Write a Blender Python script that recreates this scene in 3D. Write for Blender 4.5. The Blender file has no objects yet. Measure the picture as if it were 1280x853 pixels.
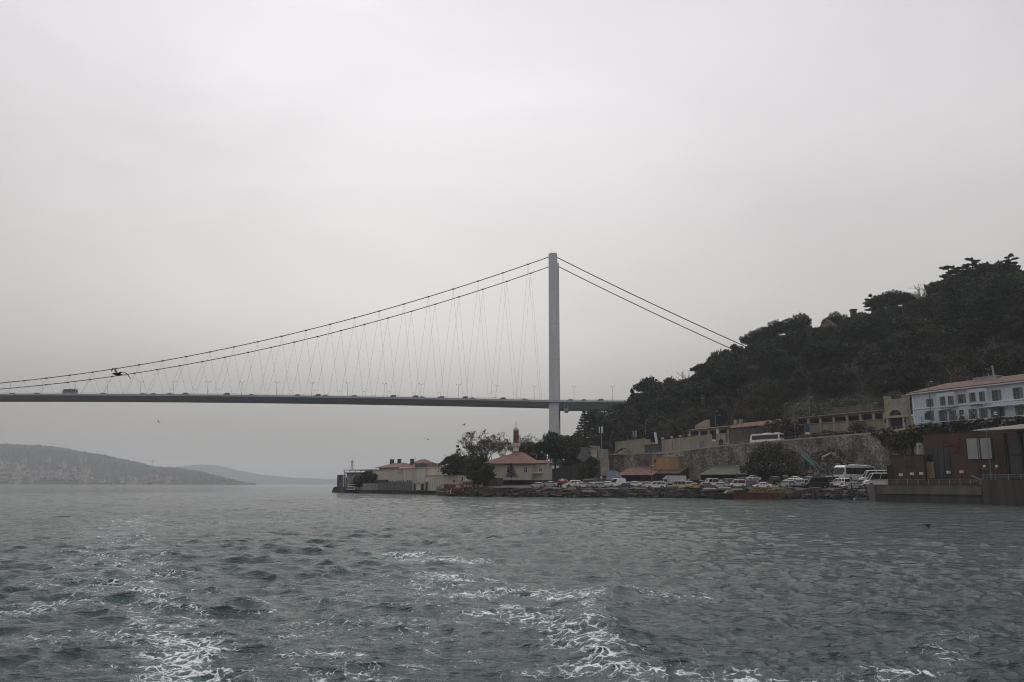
import bpy, math, random
import numpy as np
from mathutils import Vector, Matrix, noise as mnoise
R = math.radians
rnd = random.Random(7)
sc = bpy.context.scene
C = sc.collection

# ---------------------------------------------------------------- camera
F = 1003.0; TH = R(10.137); RO = R(0.166); H = 3.6
cam_d = bpy.data.cameras.new('camera'); cam = bpy.data.objects.new('camera', cam_d); C.objects.link(cam)
cam_d.sensor_width = 36.0; cam_d.lens = F / 1280 * 36; cam_d.clip_start = 0.5; cam_d.clip_end = 30000
cam.location = (0, 0, H)
cam.matrix_world = Matrix.Translation((0, 0, H)) @ Matrix.Rotation(R(90) + TH, 4, 'X') @ Matrix.Rotation(RO, 4, 'Z')
sc.camera = cam

# ---------------------------------------------------------------- sky, sun, exposure
SUN_EL, SUN_AZ = 64, 4          # the bright patch of the overcast, ahead and a little to the right
w = bpy.data.worlds.new('World'); sc.world = w; w.use_nodes = True
nt = w.node_tree; N = nt.nodes; L = nt.links; N.clear()
def nn(t, **k):
    n = N.new(t)
    for a, b in k.items(): setattr(n, a, b)
    return n
def wm(op, a, b=None, c=None):
    n = N.new('ShaderNodeMath'); n.operation = op
    for i, v in enumerate((a, b, c)):
        if v is None: continue
        if isinstance(v, (int, float)): n.inputs[i].default_value = v
        else: L.new(v, n.inputs[i])
    return n.outputs[0]
out = nn('ShaderNodeOutputWorld'); bg = nn('ShaderNodeBackground'); bg.inputs['Strength'].default_value = 0.1
sky = nn('ShaderNodeTexSky'); sky.sky_type = 'NISHITA'; sky.sun_disc = False
sky.sun_elevation = R(SUN_EL); sky.sun_rotation = R(SUN_AZ); sky.dust_density = 4; sky.air_density = 1.5
tc = nn('ShaderNodeTexCoord'); sep = nn('ShaderNodeSeparateXYZ'); L.new(tc.outputs['Generated'], sep.inputs[0])
sd = Vector((math.sin(R(-8)) * math.cos(R(25)), math.cos(R(-8)) * math.cos(R(25)), math.sin(R(25))))        # the open, bright side of the overcast lies ahead; heavy cloud behind
dot = nn('ShaderNodeVectorMath', operation='DOT_PRODUCT'); L.new(tc.outputs['Generated'], dot.inputs[0]); dot.inputs[1].default_value = sd
glow = wm('POWER', wm('MAXIMUM', dot.outputs['Value'], 0.0), 3.4)
elev = nn('ShaderNodeMapRange'); elev.interpolation_type = 'SMOOTHSTEP'
L.new(sep.outputs['Z'], elev.inputs['Value']); elev.interpolation_type = 'LINEAR'; elev.inputs['From Min'].default_value = 0.0; elev.inputs['From Max'].default_value = 0.56
elev.inputs['To Min'].default_value = 0.0; elev.inputs['To Max'].default_value = 1.0
low = nn('ShaderNodeMapRange'); low.interpolation_type = 'SMOOTHSTEP'; L.new(sep.outputs['Z'], low.inputs['Value']); low.inputs['From Min'].default_value = 0.02; low.inputs['From Max'].default_value = 0.21; low.inputs['To Min'].default_value = 0.43; low.inputs['To Max'].default_value = 0.69
elev_o = wm('MULTIPLY_ADD', elev.outputs[0], 0.33, low.outputs[0])
# cloud projection: stretch towards the horizon
mp = nn('ShaderNodeMapping'); mp.inputs['Scale'].default_value = (1.0, 1.0, 2.6); mp.inputs['Location'].default_value = (7.7, 2.4, 4.1)
L.new(tc.outputs['Generated'], mp.inputs['Vector'])
n1 = nn('ShaderNodeTexNoise'); L.new(mp.outputs[0], n1.inputs['Vector']); n1.inputs['Scale'].default_value = 1.9; n1.inputs['Detail'].default_value = 5; n1.inputs['Roughness'].default_value = 0.48
n1.inputs['Distortion'].default_value = 0.4
cl = nn('ShaderNodeMapRange'); L.new(n1.outputs['Fac'], cl.inputs['Value']); cl.inputs['From Min'].default_value = 0.3; cl.inputs['From Max'].default_value = 0.7
cl.inputs['To Min'].default_value = 0.91; cl.inputs['To Max'].default_value = 1.08
val = wm('MULTIPLY', wm('MULTIPLY', elev_o, cl.outputs[0]), wm('MULTIPLY_ADD', glow, 4.3, 5.3))
comb = nn('ShaderNodeCombineColor')
L.new(wm('MULTIPLY', val, 1.0), comb.inputs[0]); L.new(wm('MULTIPLY', val, 0.967), comb.inputs[1]); L.new(wm('MULTIPLY', val, wm('MULTIPLY_ADD', sep.outputs['Z'], 0.23, 0.888)), comb.inputs[2])
mx = nn('ShaderNodeMix', data_type='RGBA'); mx.inputs[0].default_value = 0.035
L.new(comb.outputs[0], mx.inputs[6]); L.new(sky.outputs[0], mx.inputs[7])
L.new(mx.outputs[2], bg.inputs['Color']); L.new(bg.outputs[0], out.inputs['Surface'])
sun_d = bpy.data.lights.new('sun', 'SUN'); sun_d.energy = 1.1; sun_d.angle = R(28); sun_d.color = (1, 0.97, 0.93)
sun = bpy.data.objects.new('sun', sun_d); C.objects.link(sun)
sdir = Vector((math.sin(R(SUN_AZ)) * math.cos(R(SUN_EL)), math.cos(R(SUN_AZ)) * math.cos(R(SUN_EL)), math.sin(R(SUN_EL))))
sun.rotation_euler = (-sdir).to_track_quat('-Z', 'Y').to_euler()
vs = sc.view_settings; vs.view_transform = 'Standard'; vs.look = 'None'; vs.exposure = 0.0; vs.gamma = 1.0; vs.use_curve_mapping = False
sc.cycles.use_denoising = True; sc.cycles.filter_width = 1.05
sc.cycles.max_bounces = 6; sc.cycles.diffuse_bounces = 3; sc.cycles.glossy_bounces = 3; sc.cycles.volume_bounces = 1
sc.cycles.transparent_max_bounces = 6

# ---------------------------------------------------------------- measuring helpers (1280x853 photo -> real place)
def ray(px, py):
    X = px - 640; Y = py - 426.5
    c, s = math.cos(RO), math.sin(RO); X, Y = X * c + Y * s, -X * s + Y * c
    u = -Y / F
    return X / F, math.cos(TH) - u * math.sin(TH), math.sin(TH) + u * math.cos(TH)
def P(px, py, y):
    r = ray(px, py); k = y / r[1]; return Vector((r[0] * k, y, H + r[2] * k))
def Z(px, py, z=0.0):
    r = ray(px, py); k = (z - H) / r[2]; return Vector((r[0] * k, r[1] * k, z))
def itp(x, tab):
    if x <= tab[0][0]: return tab[0][1]
    for (a, b), (c, d) in zip(tab, tab[1:]):
        if x <= c: return b + (d - b) * (x - a) / (c - a)
    return tab[-1][1]

# ---------------------------------------------------------------- materials
MATS = {}
def mat(name, col, rough=0.8, var=0.22, scale=0.6, metal=0.0, spec=0.3, bump=0.0, kind='noise', col2=None, emit=0, objrand=0.0, detail=4):
    if name in MATS: return MATS[name]
    m = bpy.data.materials.new(name); m.use_nodes = True; MATS[name] = m
    t = m.node_tree; b = t.nodes['Principled BSDF']
    b.inputs['Roughness'].default_value = rough; b.inputs['Metallic'].default_value = metal; b.inputs['Specular IOR Level'].default_value = spec
    c1 = tuple(v * (1 - var) for v in col) + (1,); c2 = tuple(min(1, v * (1 + var)) for v in (col2 or col)) + (1,)
    tcn = t.nodes.new('ShaderNodeTexCoord')
    if kind == 'noise':
        tx = t.nodes.new('ShaderNodeTexNoise'); tx.inputs['Scale'].default_value = scale; tx.inputs['Detail'].default_value = detail; o = tx.outputs['Fac']
        tx.inputs['Roughness'].default_value = 0.62
    elif kind == 'stone':
        tx = t.nodes.new('ShaderNodeTexVoronoi'); tx.inputs['Scale'].default_value = scale; o = None
    elif kind == 'streak':
        mpn = t.nodes.new('ShaderNodeMapping'); mpn.inputs['Scale'].default_value = (1, 1, 0.12); t.links.new(tcn.outputs['Object'], mpn.inputs[0])
        tx = t.nodes.new('ShaderNodeTexNoise'); tx.inputs['Scale'].default_value = scale; tx.inputs['Detail'].default_value = detail; o = tx.outputs['Fac']
        t.links.new(mpn.outputs[0], tx.inputs['Vector'])
    elif kind == 'tiles':
        tx = t.nodes.new('ShaderNodeTexNoise'); tx.inputs['Scale'].default_value = scale; o = tx.outputs['Fac']
    if kind != 'streak': t.links.new(tcn.outputs['Object'], tx.inputs['Vector'])
    mr = t.nodes.new('ShaderNodeMapRange'); mr.inputs['From Min'].default_value = 0.3; mr.inputs['From Max'].default_value = 0.7
    if kind == 'stone':
        sp = t.nodes.new('ShaderNodeSeparateColor'); t.links.new(tx.outputs['Color'], sp.inputs[0]); o = sp.outputs[0]
        mr.inputs['From Min'].default_value = 0.0; mr.inputs['From Max'].default_value = 1.0
    t.links.new(o, mr.inputs['Value'])
    mxn = t.nodes.new('ShaderNodeMix'); mxn.data_type = 'RGBA'
    mxn.inputs[6].default_value = c1; mxn.inputs[7].default_value = c2; t.links.new(mr.outputs[0], mxn.inputs[0])
    last = mxn.outputs[2]
    if kind == 'stone':       # large weather stains over the stones
        nz = t.nodes.new('ShaderNodeTexNoise'); nz.inputs['Scale'].default_value = 0.22; nz.inputs['Detail'].default_value = 7; mz = t.nodes.new('ShaderNodeMapping'); mz.inputs['Scale'].default_value = (1, 1, .45); t.links.new(tcn.outputs['Object'], mz.inputs[0]); t.links.new(mz.outputs[0], nz.inputs['Vector'])
        m2 = t.nodes.new('ShaderNodeMapRange'); m2.inputs['From Min'].default_value = 0.35; m2.inputs['From Max'].default_value = 0.65; m2.inputs['To Min'].default_value = 0.30; m2.inputs['To Max'].default_value = 1.35
        t.links.new(nz.outputs['Fac'], m2.inputs['Value'])
        hs = t.nodes.new('ShaderNodeHueSaturation'); t.links.new(last, hs.inputs['Color']); t.links.new(m2.outputs[0], hs.inputs['Value']); last = hs.outputs[0]
    if kind == 'tiles':
        wv = t.nodes.new('ShaderNodeTexWave'); wv.inputs['Scale'].default_value = 1.6; wv.bands_direction = 'X'; t.links.new(tcn.outputs['Object'], wv.inputs['Vector'])
        m2 = t.nodes.new('ShaderNodeMapRange'); m2.inputs['To Min'].default_value = 0.75; m2.inputs['To Max'].default_value = 1.1; t.links.new(wv.outputs['Fac'], m2.inputs['Value'])
        hs = t.nodes.new('ShaderNodeHueSaturation'); t.links.new(last, hs.inputs['Color']); t.links.new(m2.outputs[0], hs.inputs['Value']); last = hs.outputs[0]
    if objrand:
        oi = t.nodes.new('ShaderNodeObjectInfo'); m3 = t.nodes.new('ShaderNodeMapRange'); m3.inputs['To Min'].default_value = 1 - objrand; m3.inputs['To Max'].default_value = 1 + objrand
        t.links.new(oi.outputs['Random'], m3.inputs['Value'])
        hs = t.nodes.new('ShaderNodeHueSaturation'); t.links.new(last, hs.inputs['Color']); t.links.new(m3.outputs[0], hs.inputs['Value']); last = hs.outputs[0]
    t.links.new(last, b.inputs['Base Color'])
    if bump:
        bp = t.nodes.new('ShaderNodeBump'); bp.inputs['Strength'].default_value = bump; bp.inputs['Distance'].default_value = 0.2
        t.links.new(tx.outputs['Distance'] if kind == 'stone' else o, bp.inputs['Height']); t.links.new(bp.outputs[0], b.inputs['Normal'])
    if emit:
        b.inputs['Emission Color'].default_value = tuple(col) + (1,); b.inputs['Emission Strength'].default_value = emit
    return m

# ---------------------------------------------------------------- mesh helpers
class MB:
    def __init__(s): s.v = []; s.f = []; s.m = []
    def add(s, vs, fs, m=0):
        b = len(s.v); s.v += [tuple(v) for v in vs]; s.f += [tuple(b + i for i in f) for f in fs]; s.m += [m] * len(fs); return s
    def box(s, x0, x1, y0, y1, z0, z1, m=0):
        return s.add([(x0, y0, z0), (x1, y0, z0), (x1, y1, z0), (x0, y1, z0), (x0, y0, z1), (x1, y0, z1), (x1, y1, z1), (x0, y1, z1)],
                     [(0, 3, 2, 1), (4, 5, 6, 7), (0, 1, 5, 4), (1, 2, 6, 5), (2, 3, 7, 6), (3, 0, 4, 7)], m)
    def hexa(s, bot, top, m=0):
        return s.add(list(bot) + list(top), [(0, 3, 2, 1), (4, 5, 6, 7), (0, 1, 5, 4), (1, 2, 6, 5), (2, 3, 7, 6), (3, 0, 4, 7)], m)
    def tube(s, p0, p1, r0, r1=None, n=6, m=0, caps=True):
        r1 = r0 if r1 is None else r1; p0 = Vector(p0); p1 = Vector(p1); d = (p1 - p0)
        if d.length < 1e-6: return s
        d.normalize(); a = d.orthogonal().normalized(); b = d.cross(a)
        vs = []
        for p, r in ((p0, r0), (p1, r1)):
            for i in range(n):
                t = 2 * math.pi * i / n; vs.append(p + a * (r * math.cos(t)) + b * (r * math.sin(t)))
        fs = [(i, (i + 1) % n, n + (i + 1) % n, n + i) for i in range(n)]
        if caps: fs += [tuple(range(n - 1, -1, -1)), tuple(range(n, 2 * n))]
        return s.add(vs, fs, m)
    def path(s, pts, r, n=5, m=0):
        for a, b in zip(pts, pts[1:]): s.tube(a, b, r, r, n, m)
        return s
    def bar(s, p0, p1, wd, ht, m=0):
        p0 = Vector(p0); p1 = Vector(p1); d = (p1 - p0).normalized(); up = Vector((0, 0, 1))
        sd_ = d.cross(up)
        if sd_.length < 1e-3: sd_ = Vector((1, 0, 0))
        sd_.normalize(); u = sd_.cross(d)
        q = [(-1, -1), (1, -1), (1, 1), (-1, 1)]
        return s.hexa([p0 + sd_ * (a * wd / 2) + u * (b * ht / 2) for a, b in q], [p1 + sd_ * (a * wd / 2) + u * (b * ht / 2) for a, b in q], m)
    def lathe(s, prof, c=(0, 0, 0), n=12, m=0):
        vs = []; k = len(prof)
        for r, z in prof:
            for i in range(n):
                t = 2 * math.pi * i / n; vs.append((c[0] + r * math.cos(t), c[1] + r * math.sin(t), c[2] + z))
        fs = [(j * n + i, j * n + (i + 1) % n, (j + 1) * n + (i + 1) % n, (j + 1) * n + i) for j in range(k - 1) for i in range(n)]
        fs += [tuple(range(n - 1, -1, -1)), tuple(range((k - 1) * n, k * n))]
        return s.add(vs, fs, m)
    def prism(s, poly, y0, y1, m=0):      # poly in xz, extruded along y
        n = len(poly)
        vs = [(x, y0, z) for x, z in poly] + [(x, y1, z) for x, z in poly]
        return s.add(vs, [tuple(range(n)), tuple(range(2 * n - 1, n - 1, -1))] + [(i, n + i, n + (i + 1) % n, (i + 1) % n) for i in range(n)], m)
    def build(s, name, mats, parent=None, smooth=False, loc=None, rot=0, recenter=False):
        me = bpy.data.meshes.new(name); me.from_pydata(s.v, [], s.f)
        if not isinstance(mats, (list, tuple)): mats = [mats]
        for x in mats: me.materials.append(x)
        if len(mats) > 1: me.polygons.foreach_set('material_index', s.m)
        if smooth: me.polygons.foreach_set('use_smooth', [True] * len(me.polygons))
        me.update()
        o = bpy.data.objects.new(name, me); C.objects.link(o)
        if parent: o.parent = parent
        if loc is not None: o.location = loc
        if rot: o.rotation_euler.z = rot
        return o
def tag(o, label=None, cat=None, group=None, kind=None):
    if label: o['label'] = label
    if cat: o['category'] = cat
    if group: o['group'] = group
    if kind: o['kind'] = kind
    return o
def thing(name, label, cat, loc=(0, 0, 0), rotz=0.0, group=None, scale=None):
    o = bpy.data.objects.new(name, None); C.objects.link(o); o.empty_display_size = 0.2
    o.location = loc; o.rotation_euler = (0, 0, rotz)
    if scale: o.scale = scale if isinstance(scale, tuple) else (scale,) * 3
    return tag(o, label, cat, group)
KIDS = {}
def kids(o):
    return [c for c in bpy.data.objects if c.parent == o]
def dup(root, loc, rotz=0.0, label=None, group=None, scale=None, mats=None, tree=None):
    if root.name not in KIDS:
        KIDS[root.name] = [(c, [g for g in kids(c)]) for c in kids(root)]
    r = root.copy(); C.objects.link(r); r.location = loc; r.rotation_euler = (0, 0, rotz)
    if scale: r.scale = scale if isinstance(scale, tuple) else (scale,) * 3
    if label: r['label'] = label
    if group: r['group'] = group
    for ch, gs in KIDS[root.name]:
        c = ch.copy(); C.objects.link(c); c.parent = r
        if mats and ch.name.split('.')[0] in mats: c.data = mats[ch.name.split('.')[0]]
        for g in gs:
            d = g.copy(); C.objects.link(d); d.parent = c
    return r
class Facade:                 # a vertical plane through two measured points; local x along it, local y into the building
    def __init__(s, pL, yL, pR, yR, pyref=560):
        A = P(pL, pyref, yL); B = P(pR, pyref, yR)
        s.A = Vector((A.x, A.y)); d = Vector((B.x - A.x, B.y - A.y)); s.L = d.length; s.d = d / s.L; s.ang = math.atan2(d.y, d.x)
        s.n = Vector((-s.d.y, s.d.x)); s.zb = 0
    def uz(s, px, py, back=0.0):
        r = ray(px, py); A = s.A + s.n * back
        # k*(rx,ry) = A + u d
        den = r[0] * s.d.y - r[1] * s.d.x
        k = (A.x * s.d.y - A.y * s.d.x) / den
        q = Vector((r[0] * k, r[1] * k)) - A
        return q.dot(s.d), H + r[2] * k - s.zb
    def rect(s, x0, y0, x1, y1, back=0.0):
        xm = (x0 + x1) / 2; ym = (y0 + y1) / 2
        return s.uz(x0, ym, back)[0], s.uz(x1, ym, back)[0], s.uz(xm, y1, back)[1], s.uz(xm, y0, back)[1]
    def base(s, zb): s.zb = zb; return s
    def loc(s): return (s.A.x, s.A.y, s.zb)
# ================================================================ SETTING
def np_mesh(name, V, Fq, mats, parent=None, smooth=False, tri=False):
    me = bpy.data.meshes.new(name); n = 3 if tri else 4
    me.vertices.add(len(V)); me.vertices.foreach_set('co', np.asarray(V, dtype=np.float32).ravel())
    Fq = np.asarray(Fq, dtype=np.int32); me.loops.add(Fq.size); me.loops.foreach_set('vertex_index', Fq.ravel())
    me.polygons.add(len(Fq)); me.polygons.foreach_set('loop_start', np.arange(0, Fq.size, n, dtype=np.int32))
    try: me.polygons.foreach_set('loop_total', np.full(len(Fq), n, dtype=np.int32))
    except Exception: pass
    if smooth: me.polygons.foreach_set('use_smooth', np.ones(len(Fq), dtype=bool))
    for x in (mats if isinstance(mats, (list, tuple)) else [mats]): me.materials.append(x)
    me.update(calc_edges=True)
    o = bpy.data.objects.new(name, me); C.objects.link(o)
    if parent: o.parent = parent
    return o

# ---- water: one sheet, real waves, fine near the viewpoint
def build_water():
    rs = np.random.RandomState(11)
    dense = np.radians(np.linspace(-52, 52, 1050)); rest = np.radians(np.linspace(52, 308, 70)[1:-1])
    ang = np.concatenate([dense, rest]); nA = len(ang)
    rad = np.concatenate([np.geomspace(3.0, 13.0, 30)[:-1], np.geomspace(13, 420, 900)[:-1], np.geomspace(420, 9600, 60)]); nR = len(rad)
    A, Rr = np.meshgrid(ang, rad); X = Rr * np.sin(A); Y = Rr * np.cos(A)
    dr = np.gradient(rad)[:, None] * np.ones_like(X)
    Zz = np.zeros_like(X); DX = np.zeros_like(X); DY = np.zeros_like(X)
    n = 190
    lam = np.exp(rs.uniform(np.log(0.24), np.log(20.0), n))
    th = np.radians(196) + rs.normal(0, 0.50, n) * np.where(lam < 1.2, 1.5, 1.0)      # wind waves running towards the left and the viewer
    # slow patches of rougher and calmer water
    gust = 1 + 0.22 * np.sin(X * 0.045 + Y * 0.02 + 1.3) * np.sin(Y * 0.031 - X * 0.013) + 0.2 * np.sin(X * 0.11 - Y * 0.07)
    for l, t in zip(lam, th):
        k = 2 * np.pi / l; amp = 0.0068 * l ** 0.72 if l < 1.0 else 0.0068 * (l / 1.0) ** 0.10
        fade = np.clip((l / (2.2 * dr) - 1), 0, 1)
        ph = k * (X * np.sin(t) + Y * np.cos(t)) + rs.uniform(0, 6.28)
        a = amp * fade * gust
        Zz += a * np.cos(ph); DX -= 0.8 * a * np.sin(t) * np.sin(ph); DY -= 0.8 * a * np.cos(t) * np.sin(ph)
    # the wake: crests left by the ferry
    def dist_to(poly):
        best = np.full(X.shape, 1e9); t_ = np.zeros_like(X); tot = 0
        for (a, b) in zip(poly, poly[1:]):
            ax, ay = a; bx, by = b; dx, dy = bx - ax, by - ay; L2 = dx * dx + dy * dy
            q = np.clip(((X - ax) * dx + (Y - ay) * dy) / L2, 0, 1)
            d = np.hypot(X - ax - q * dx, Y - ay - q * dy); m = d < best; best = np.where(m, d, best); t_ = np.where(m, tot + q * math.sqrt(L2), t_); tot += math.sqrt(L2)
        return best, t_, tot
    def W(pts): return [tuple(Z(px, py, 0)[:2]) for px, py in pts]
    for pts, h_, wd in (([(830, 880), (775, 835), (738, 790), (742, 752), (800, 738)], 0.24, 0.85), ([(1230, 800), (1100, 770), (1010, 745), (930, 735)], 0.13, 1.3), ([(640, 690), (560, 683), (480, 690)], .1, 1.2)):
        d, t_, tot = dist_to(W(pts)); e = np.clip(t_ / 3, 0, 1) * np.clip((tot - t_) / 3, 0, 1)
        Zz += h_ * np.exp(-(d / wd) ** 2) * (0.3 + .7 * e) * (1 + 0.3 * np.sin(t_ * 1.9))
    # foam churned up by the propellers
    foam = np.zeros_like(X)
    streaks = [([(205, 900), (215, 850), (222, 818), (262, 798)], .88, .9), ([(222, 818), (200, 770), (168, 745), (150, 725)], .56, 1.4), ([(160, 740), (140, 700), (150, 665), (175, 645)], .44, 3.2),
               ([(0, 800), (90, 795), (170, 790), (240, 800)], .50, 1.0), ([(0, 765), (70, 752), (140, 745), (210, 742)], .48, 1.4), ([(262, 798), (330, 785), (400, 772), (440, 776)], .46, .8),
               ([(400, 860), (450, 846), (492, 850)], .78, .5), ([(380, 812), (430, 822), (480, 838), (530, 852)], .5, .8), ([(350, 760), (400, 790), (440, 806)], .38, .9),
               ([(496, 694), (530, 702), (585, 703)], .66, 1.6), ([(548, 730), (560, 722), (592, 727)], .66, 1.3), ([(560, 742), (600, 746), (650, 741), (690, 748)], .66, 1.2), ([(608, 770), (650, 776), (670, 768)], .60, 1.2),
               ([(650, 760), (690, 790), (738, 812), (800, 858)], .66, .8), ([(736, 745), (732, 775), (742, 812)], .60, .6), ([(740, 741), (800, 738), (860, 748)], .48, 1.0), ([(690, 830), (760, 838), (860, 842), (930, 850)], .60, .8),
               ([(1040, 855), (1120, 846), (1180, 832), (1190, 825)], .50, .7), ([(240, 660), (300, 650), (350, 655)], .34, 3.0), ([(1090, 850), (1200, 800)], .3, .6)]
    for pts, s_, wd in streaks:
        d, t_, tot = dist_to(W(pts)); foam = np.maximum(foam, s_ * np.exp(-(d / wd / 1.15) ** 2 * 0.8) * 1.06)
    foam = np.maximum(foam, 0.34 * np.exp(-((X + 4) / 9) ** 2 - ((Y - 24) / 20) ** 2))
    Zz += foam * 0.006 * rs.normal(0, 1, X.shape) * (dr < .35)
    far = np.clip(1 - (Rr - 300) / 100, 0, 1); Zz *= far; DX *= far; DY *= far
    V = np.stack([X + DX, Y + DY, Zz], -1).reshape(-1, 3)
    idx = np.arange(nR * nA).reshape(nR, nA); nxt = np.roll(idx, -1, 1)
    Fq = np.stack([idx[:-1], idx[1:], nxt[1:], nxt[:-1]], -1).reshape(-1, 4)[:, ::1]
    V = np.vstack([V, [[0, 0, 0]]]); c0 = len(V) - 1
    m = bpy.data.materials.new('sea_water'); m.use_nodes = True; t = m.node_tree; b = t.nodes['Principled BSDF']
    o = np_mesh('water', V, Fq[:, ::-1], m, smooth=True)
    at = o.data.attributes.new('foam', 'FLOAT', 'POINT'); at.data.foreach_set('value', np.append(foam.ravel(), 0).astype(np.float32))
    tag(o, kind='structure')
    nd = t.nodes.new; ln = t.links.new
    b.inputs['Base Color'].default_value = (0.006, 0.024, 0.021, 1); b.inputs['Specular IOR Level'].default_value = 0.42; b.inputs['Roughness'].default_value = 0.06; b.inputs['IOR'].default_value = 1.333
    g = nd('ShaderNodeNewGeometry')
    def tex(scale, det, rough=.6, sx=1, sy=1, dist=0.0):
        mp_ = nd('ShaderNodeMapping'); mp_.inputs['Scale'].default_value = (sx, sy, 1); mp_.inputs['Rotation'].default_value = (0, 0, R(18)); ln(g.outputs['Position'], mp_.inputs[0])
        x = nd('ShaderNodeTexNoise'); x.inputs['Scale'].default_value = scale; x.inputs['Detail'].default_value = det; x.inputs['Roughness'].default_value = rough; x.inputs['Distortion'].default_value = dist
        ln(mp_.outputs[0], x.inputs['Vector']); return x.outputs['Fac']
    b1 = nd('ShaderNodeBump'); b1.inputs['Strength'].default_value = 0.9; b1.inputs['Distance'].default_value = 0.06; ln(tex(4.0, 6, .68, .6, 1.6), b1.inputs['Height'])
    b2 = nd('ShaderNodeBump'); b2.inputs['Strength'].default_value = 0.9; b2.inputs['Distance'].default_value = 0.27; ln(tex(1.0, 5, .62, .5, 1.5), b2.inputs['Height']); ln(b1.outputs[0], b2.inputs['Normal'])
    b3 = nd('ShaderNodeBump'); b3.inputs['Strength'].default_value = 0.5; b3.inputs['Distance'].default_value = 0.55; ln(tex(0.24, 4, .6, .4, 1.5), b3.inputs['Height']); ln(b2.outputs[0], b3.inputs['Normal'])
    ln(b3.outputs[0], b.inputs['Normal'])
    fa = nd('ShaderNodeAttribute'); fa.attribute_name = 'foam'
    def mth(op, a, b_=None, c=None):
        x = nd('ShaderNodeMath'); x.operation = op
        for i, v in enumerate((a, b_, c)):
            if v is None: continue
            if isinstance(v, (int, float)): x.inputs[i].default_value = v
            else: ln(v, x.inputs[i])
        return x.outputs[0]
    vo = nd('ShaderNodeTexVoronoi'); vo.feature = 'DISTANCE_TO_EDGE'; vo.inputs['Scale'].default_value = 3.2
    wn = nd('ShaderNodeTexNoise'); wn.inputs['Scale'].default_value = 1.6; wn.inputs['Detail'].default_value = 4; ln(g.outputs['Position'], wn.inputs['Vector'])
    va = nd('ShaderNodeVectorMath'); va.operation = 'MULTIPLY_ADD'; ln(wn.outputs['Color'], va.inputs[0]); va.inputs[1].default_value = (1.3, 1.3, .3); ln(g.outputs['Position'], va.inputs[2]); ln(va.outputs[0], vo.inputs['Vector'])
    lace = mth('SUBTRACT', 1.0, mth('MULTIPLY', vo.outputs['Distance'], 5.0), None)
    lace = mth('MAXIMUM', lace, 0.0)
    big = tex(0.9, 6, .68, .7, 1.2, .5); fine = tex(4.5, 5, .7)
    # threshold: strong foam everywhere in the heart of the wake, thin lace at its edges
    s1 = mth('ADD', mth('MULTIPLY', big, 2.4), mth('MULTIPLY', fine, 1.3)); s1 = mth('ADD', s1, mth('MULTIPLY', lace, 0.80))
    s2 = mth('ADD', s1, mth('MULTIPLY', fa.outputs['Fac'], 0.98)); s3 = mth('SUBTRACT', s2, 2.96)
    msk = nd('ShaderNodeMapRange'); msk.inputs['From Min'].default_value = 0.0; msk.inputs['From Max'].default_value = 0.46; ln(s3, msk.inputs['Value'])
    gate = nd('ShaderNodeMapRange'); gate.inputs['From Min'].default_value = 0.08; gate.inputs['From Max'].default_value = 0.30; ln(fa.outputs['Fac'], gate.inputs['Value'])
    fac = mth('MULTIPLY', mth('MULTIPLY', msk.outputs[0], gate.outputs[0]), mth('MINIMUM', mth('MULTIPLY_ADD', fine, 1.5, .05), .95))
    # aerated greener water around the foam
    mxc = nd('ShaderNodeMix'); mxc.data_type = 'RGBA'; mxc.inputs[6].default_value = (0.006, 0.024, 0.021, 1); mxc.inputs[7].default_value = (0.055, 0.11, 0.10, 1); ln(mth('MULTIPLY', fa.outputs['Fac'], .6), mxc.inputs[0])
    ln(mxc.outputs[2], b.inputs['Base Color'])
    df = nd('ShaderNodeBsdfDiffuse'); df.inputs['Color'].default_value = (0.78, 0.82, 0.82, 1)
    ms = nd('ShaderNodeMixShader'); ln(fac, ms.inputs[0]); ln(b.outputs[0], ms.inputs[1]); ln(df.outputs[0], ms.inputs[2])
    ln(ms.outputs[0], t.nodes['Material Output'].inputs['Surface'])
build_water()

# ---- haze: one closed box round everything
hz = MB().box(-7200, 5200, -150, 9900, -2.0, 260)
hm = bpy.data.materials.new('sea_haze'); hm.use_nodes = True; ht = hm.node_tree; ht.nodes.remove(ht.nodes['Principled BSDF'])
pv = ht.nodes.new('ShaderNodeVolumePrincipled'); pv.inputs['Color'].default_value = (0.94, 0.97, 1.0, 1); pv.inputs['Density'].default_value = 0.00015; pv.inputs['Anisotropy'].default_value = 0.2
ht.links.new(pv.outputs[0], ht.nodes['Material Output'].inputs['Volume'])
tag(hz.build('haze', hm), kind='stuff')

# ---- coast stations: photo column -> shoreline depth, wall depth and heights
ST = [500, 553, 600, 640, 700, 740, 762, 830, 900, 1000, 1110, 1180, 1280, 1420, 1600]
SH = [(415, 361.7), (440, 347.3), (500, 309.2), (551, 288), (553, 262), (600, 248), (700, 233.6), (800, 230), (900, 221), (1000, 216), (1090, 199), (1230, 175), (1400, 157), (1600, 140)]
WD = [(500, 330), (600, 272), (640, 275), (700, 288), (740, 305), (762, 318), (830, 300), (900, 285), (1000, 258), (1110, 232), (1144, 213), (1180, 206), (1280, 187), (1420, 168), (1600, 150)]
WPY = [(500, 604), (600, 602), (640, 595), (700, 587), (740, 578), (762, 570), (830, 568.5), (900, 560), (1000, 551.5), (1110, 543), (1144, 538), (1180, 535), (1280, 528), (1420, 517), (1600, 505)]
def shoreY(px): return itp(px, SH)
def wallY(px): return itp(px, WD)
def wallZ(px): return P(px, itp(px, WPY), wallY(px)).z
def px_of(p):
    # photo column of a world point (roll ignored)
    d = p[1] * math.cos(TH) + (p[2] - H) * math.sin(TH); return 640 + F * p[0] / d
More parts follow.
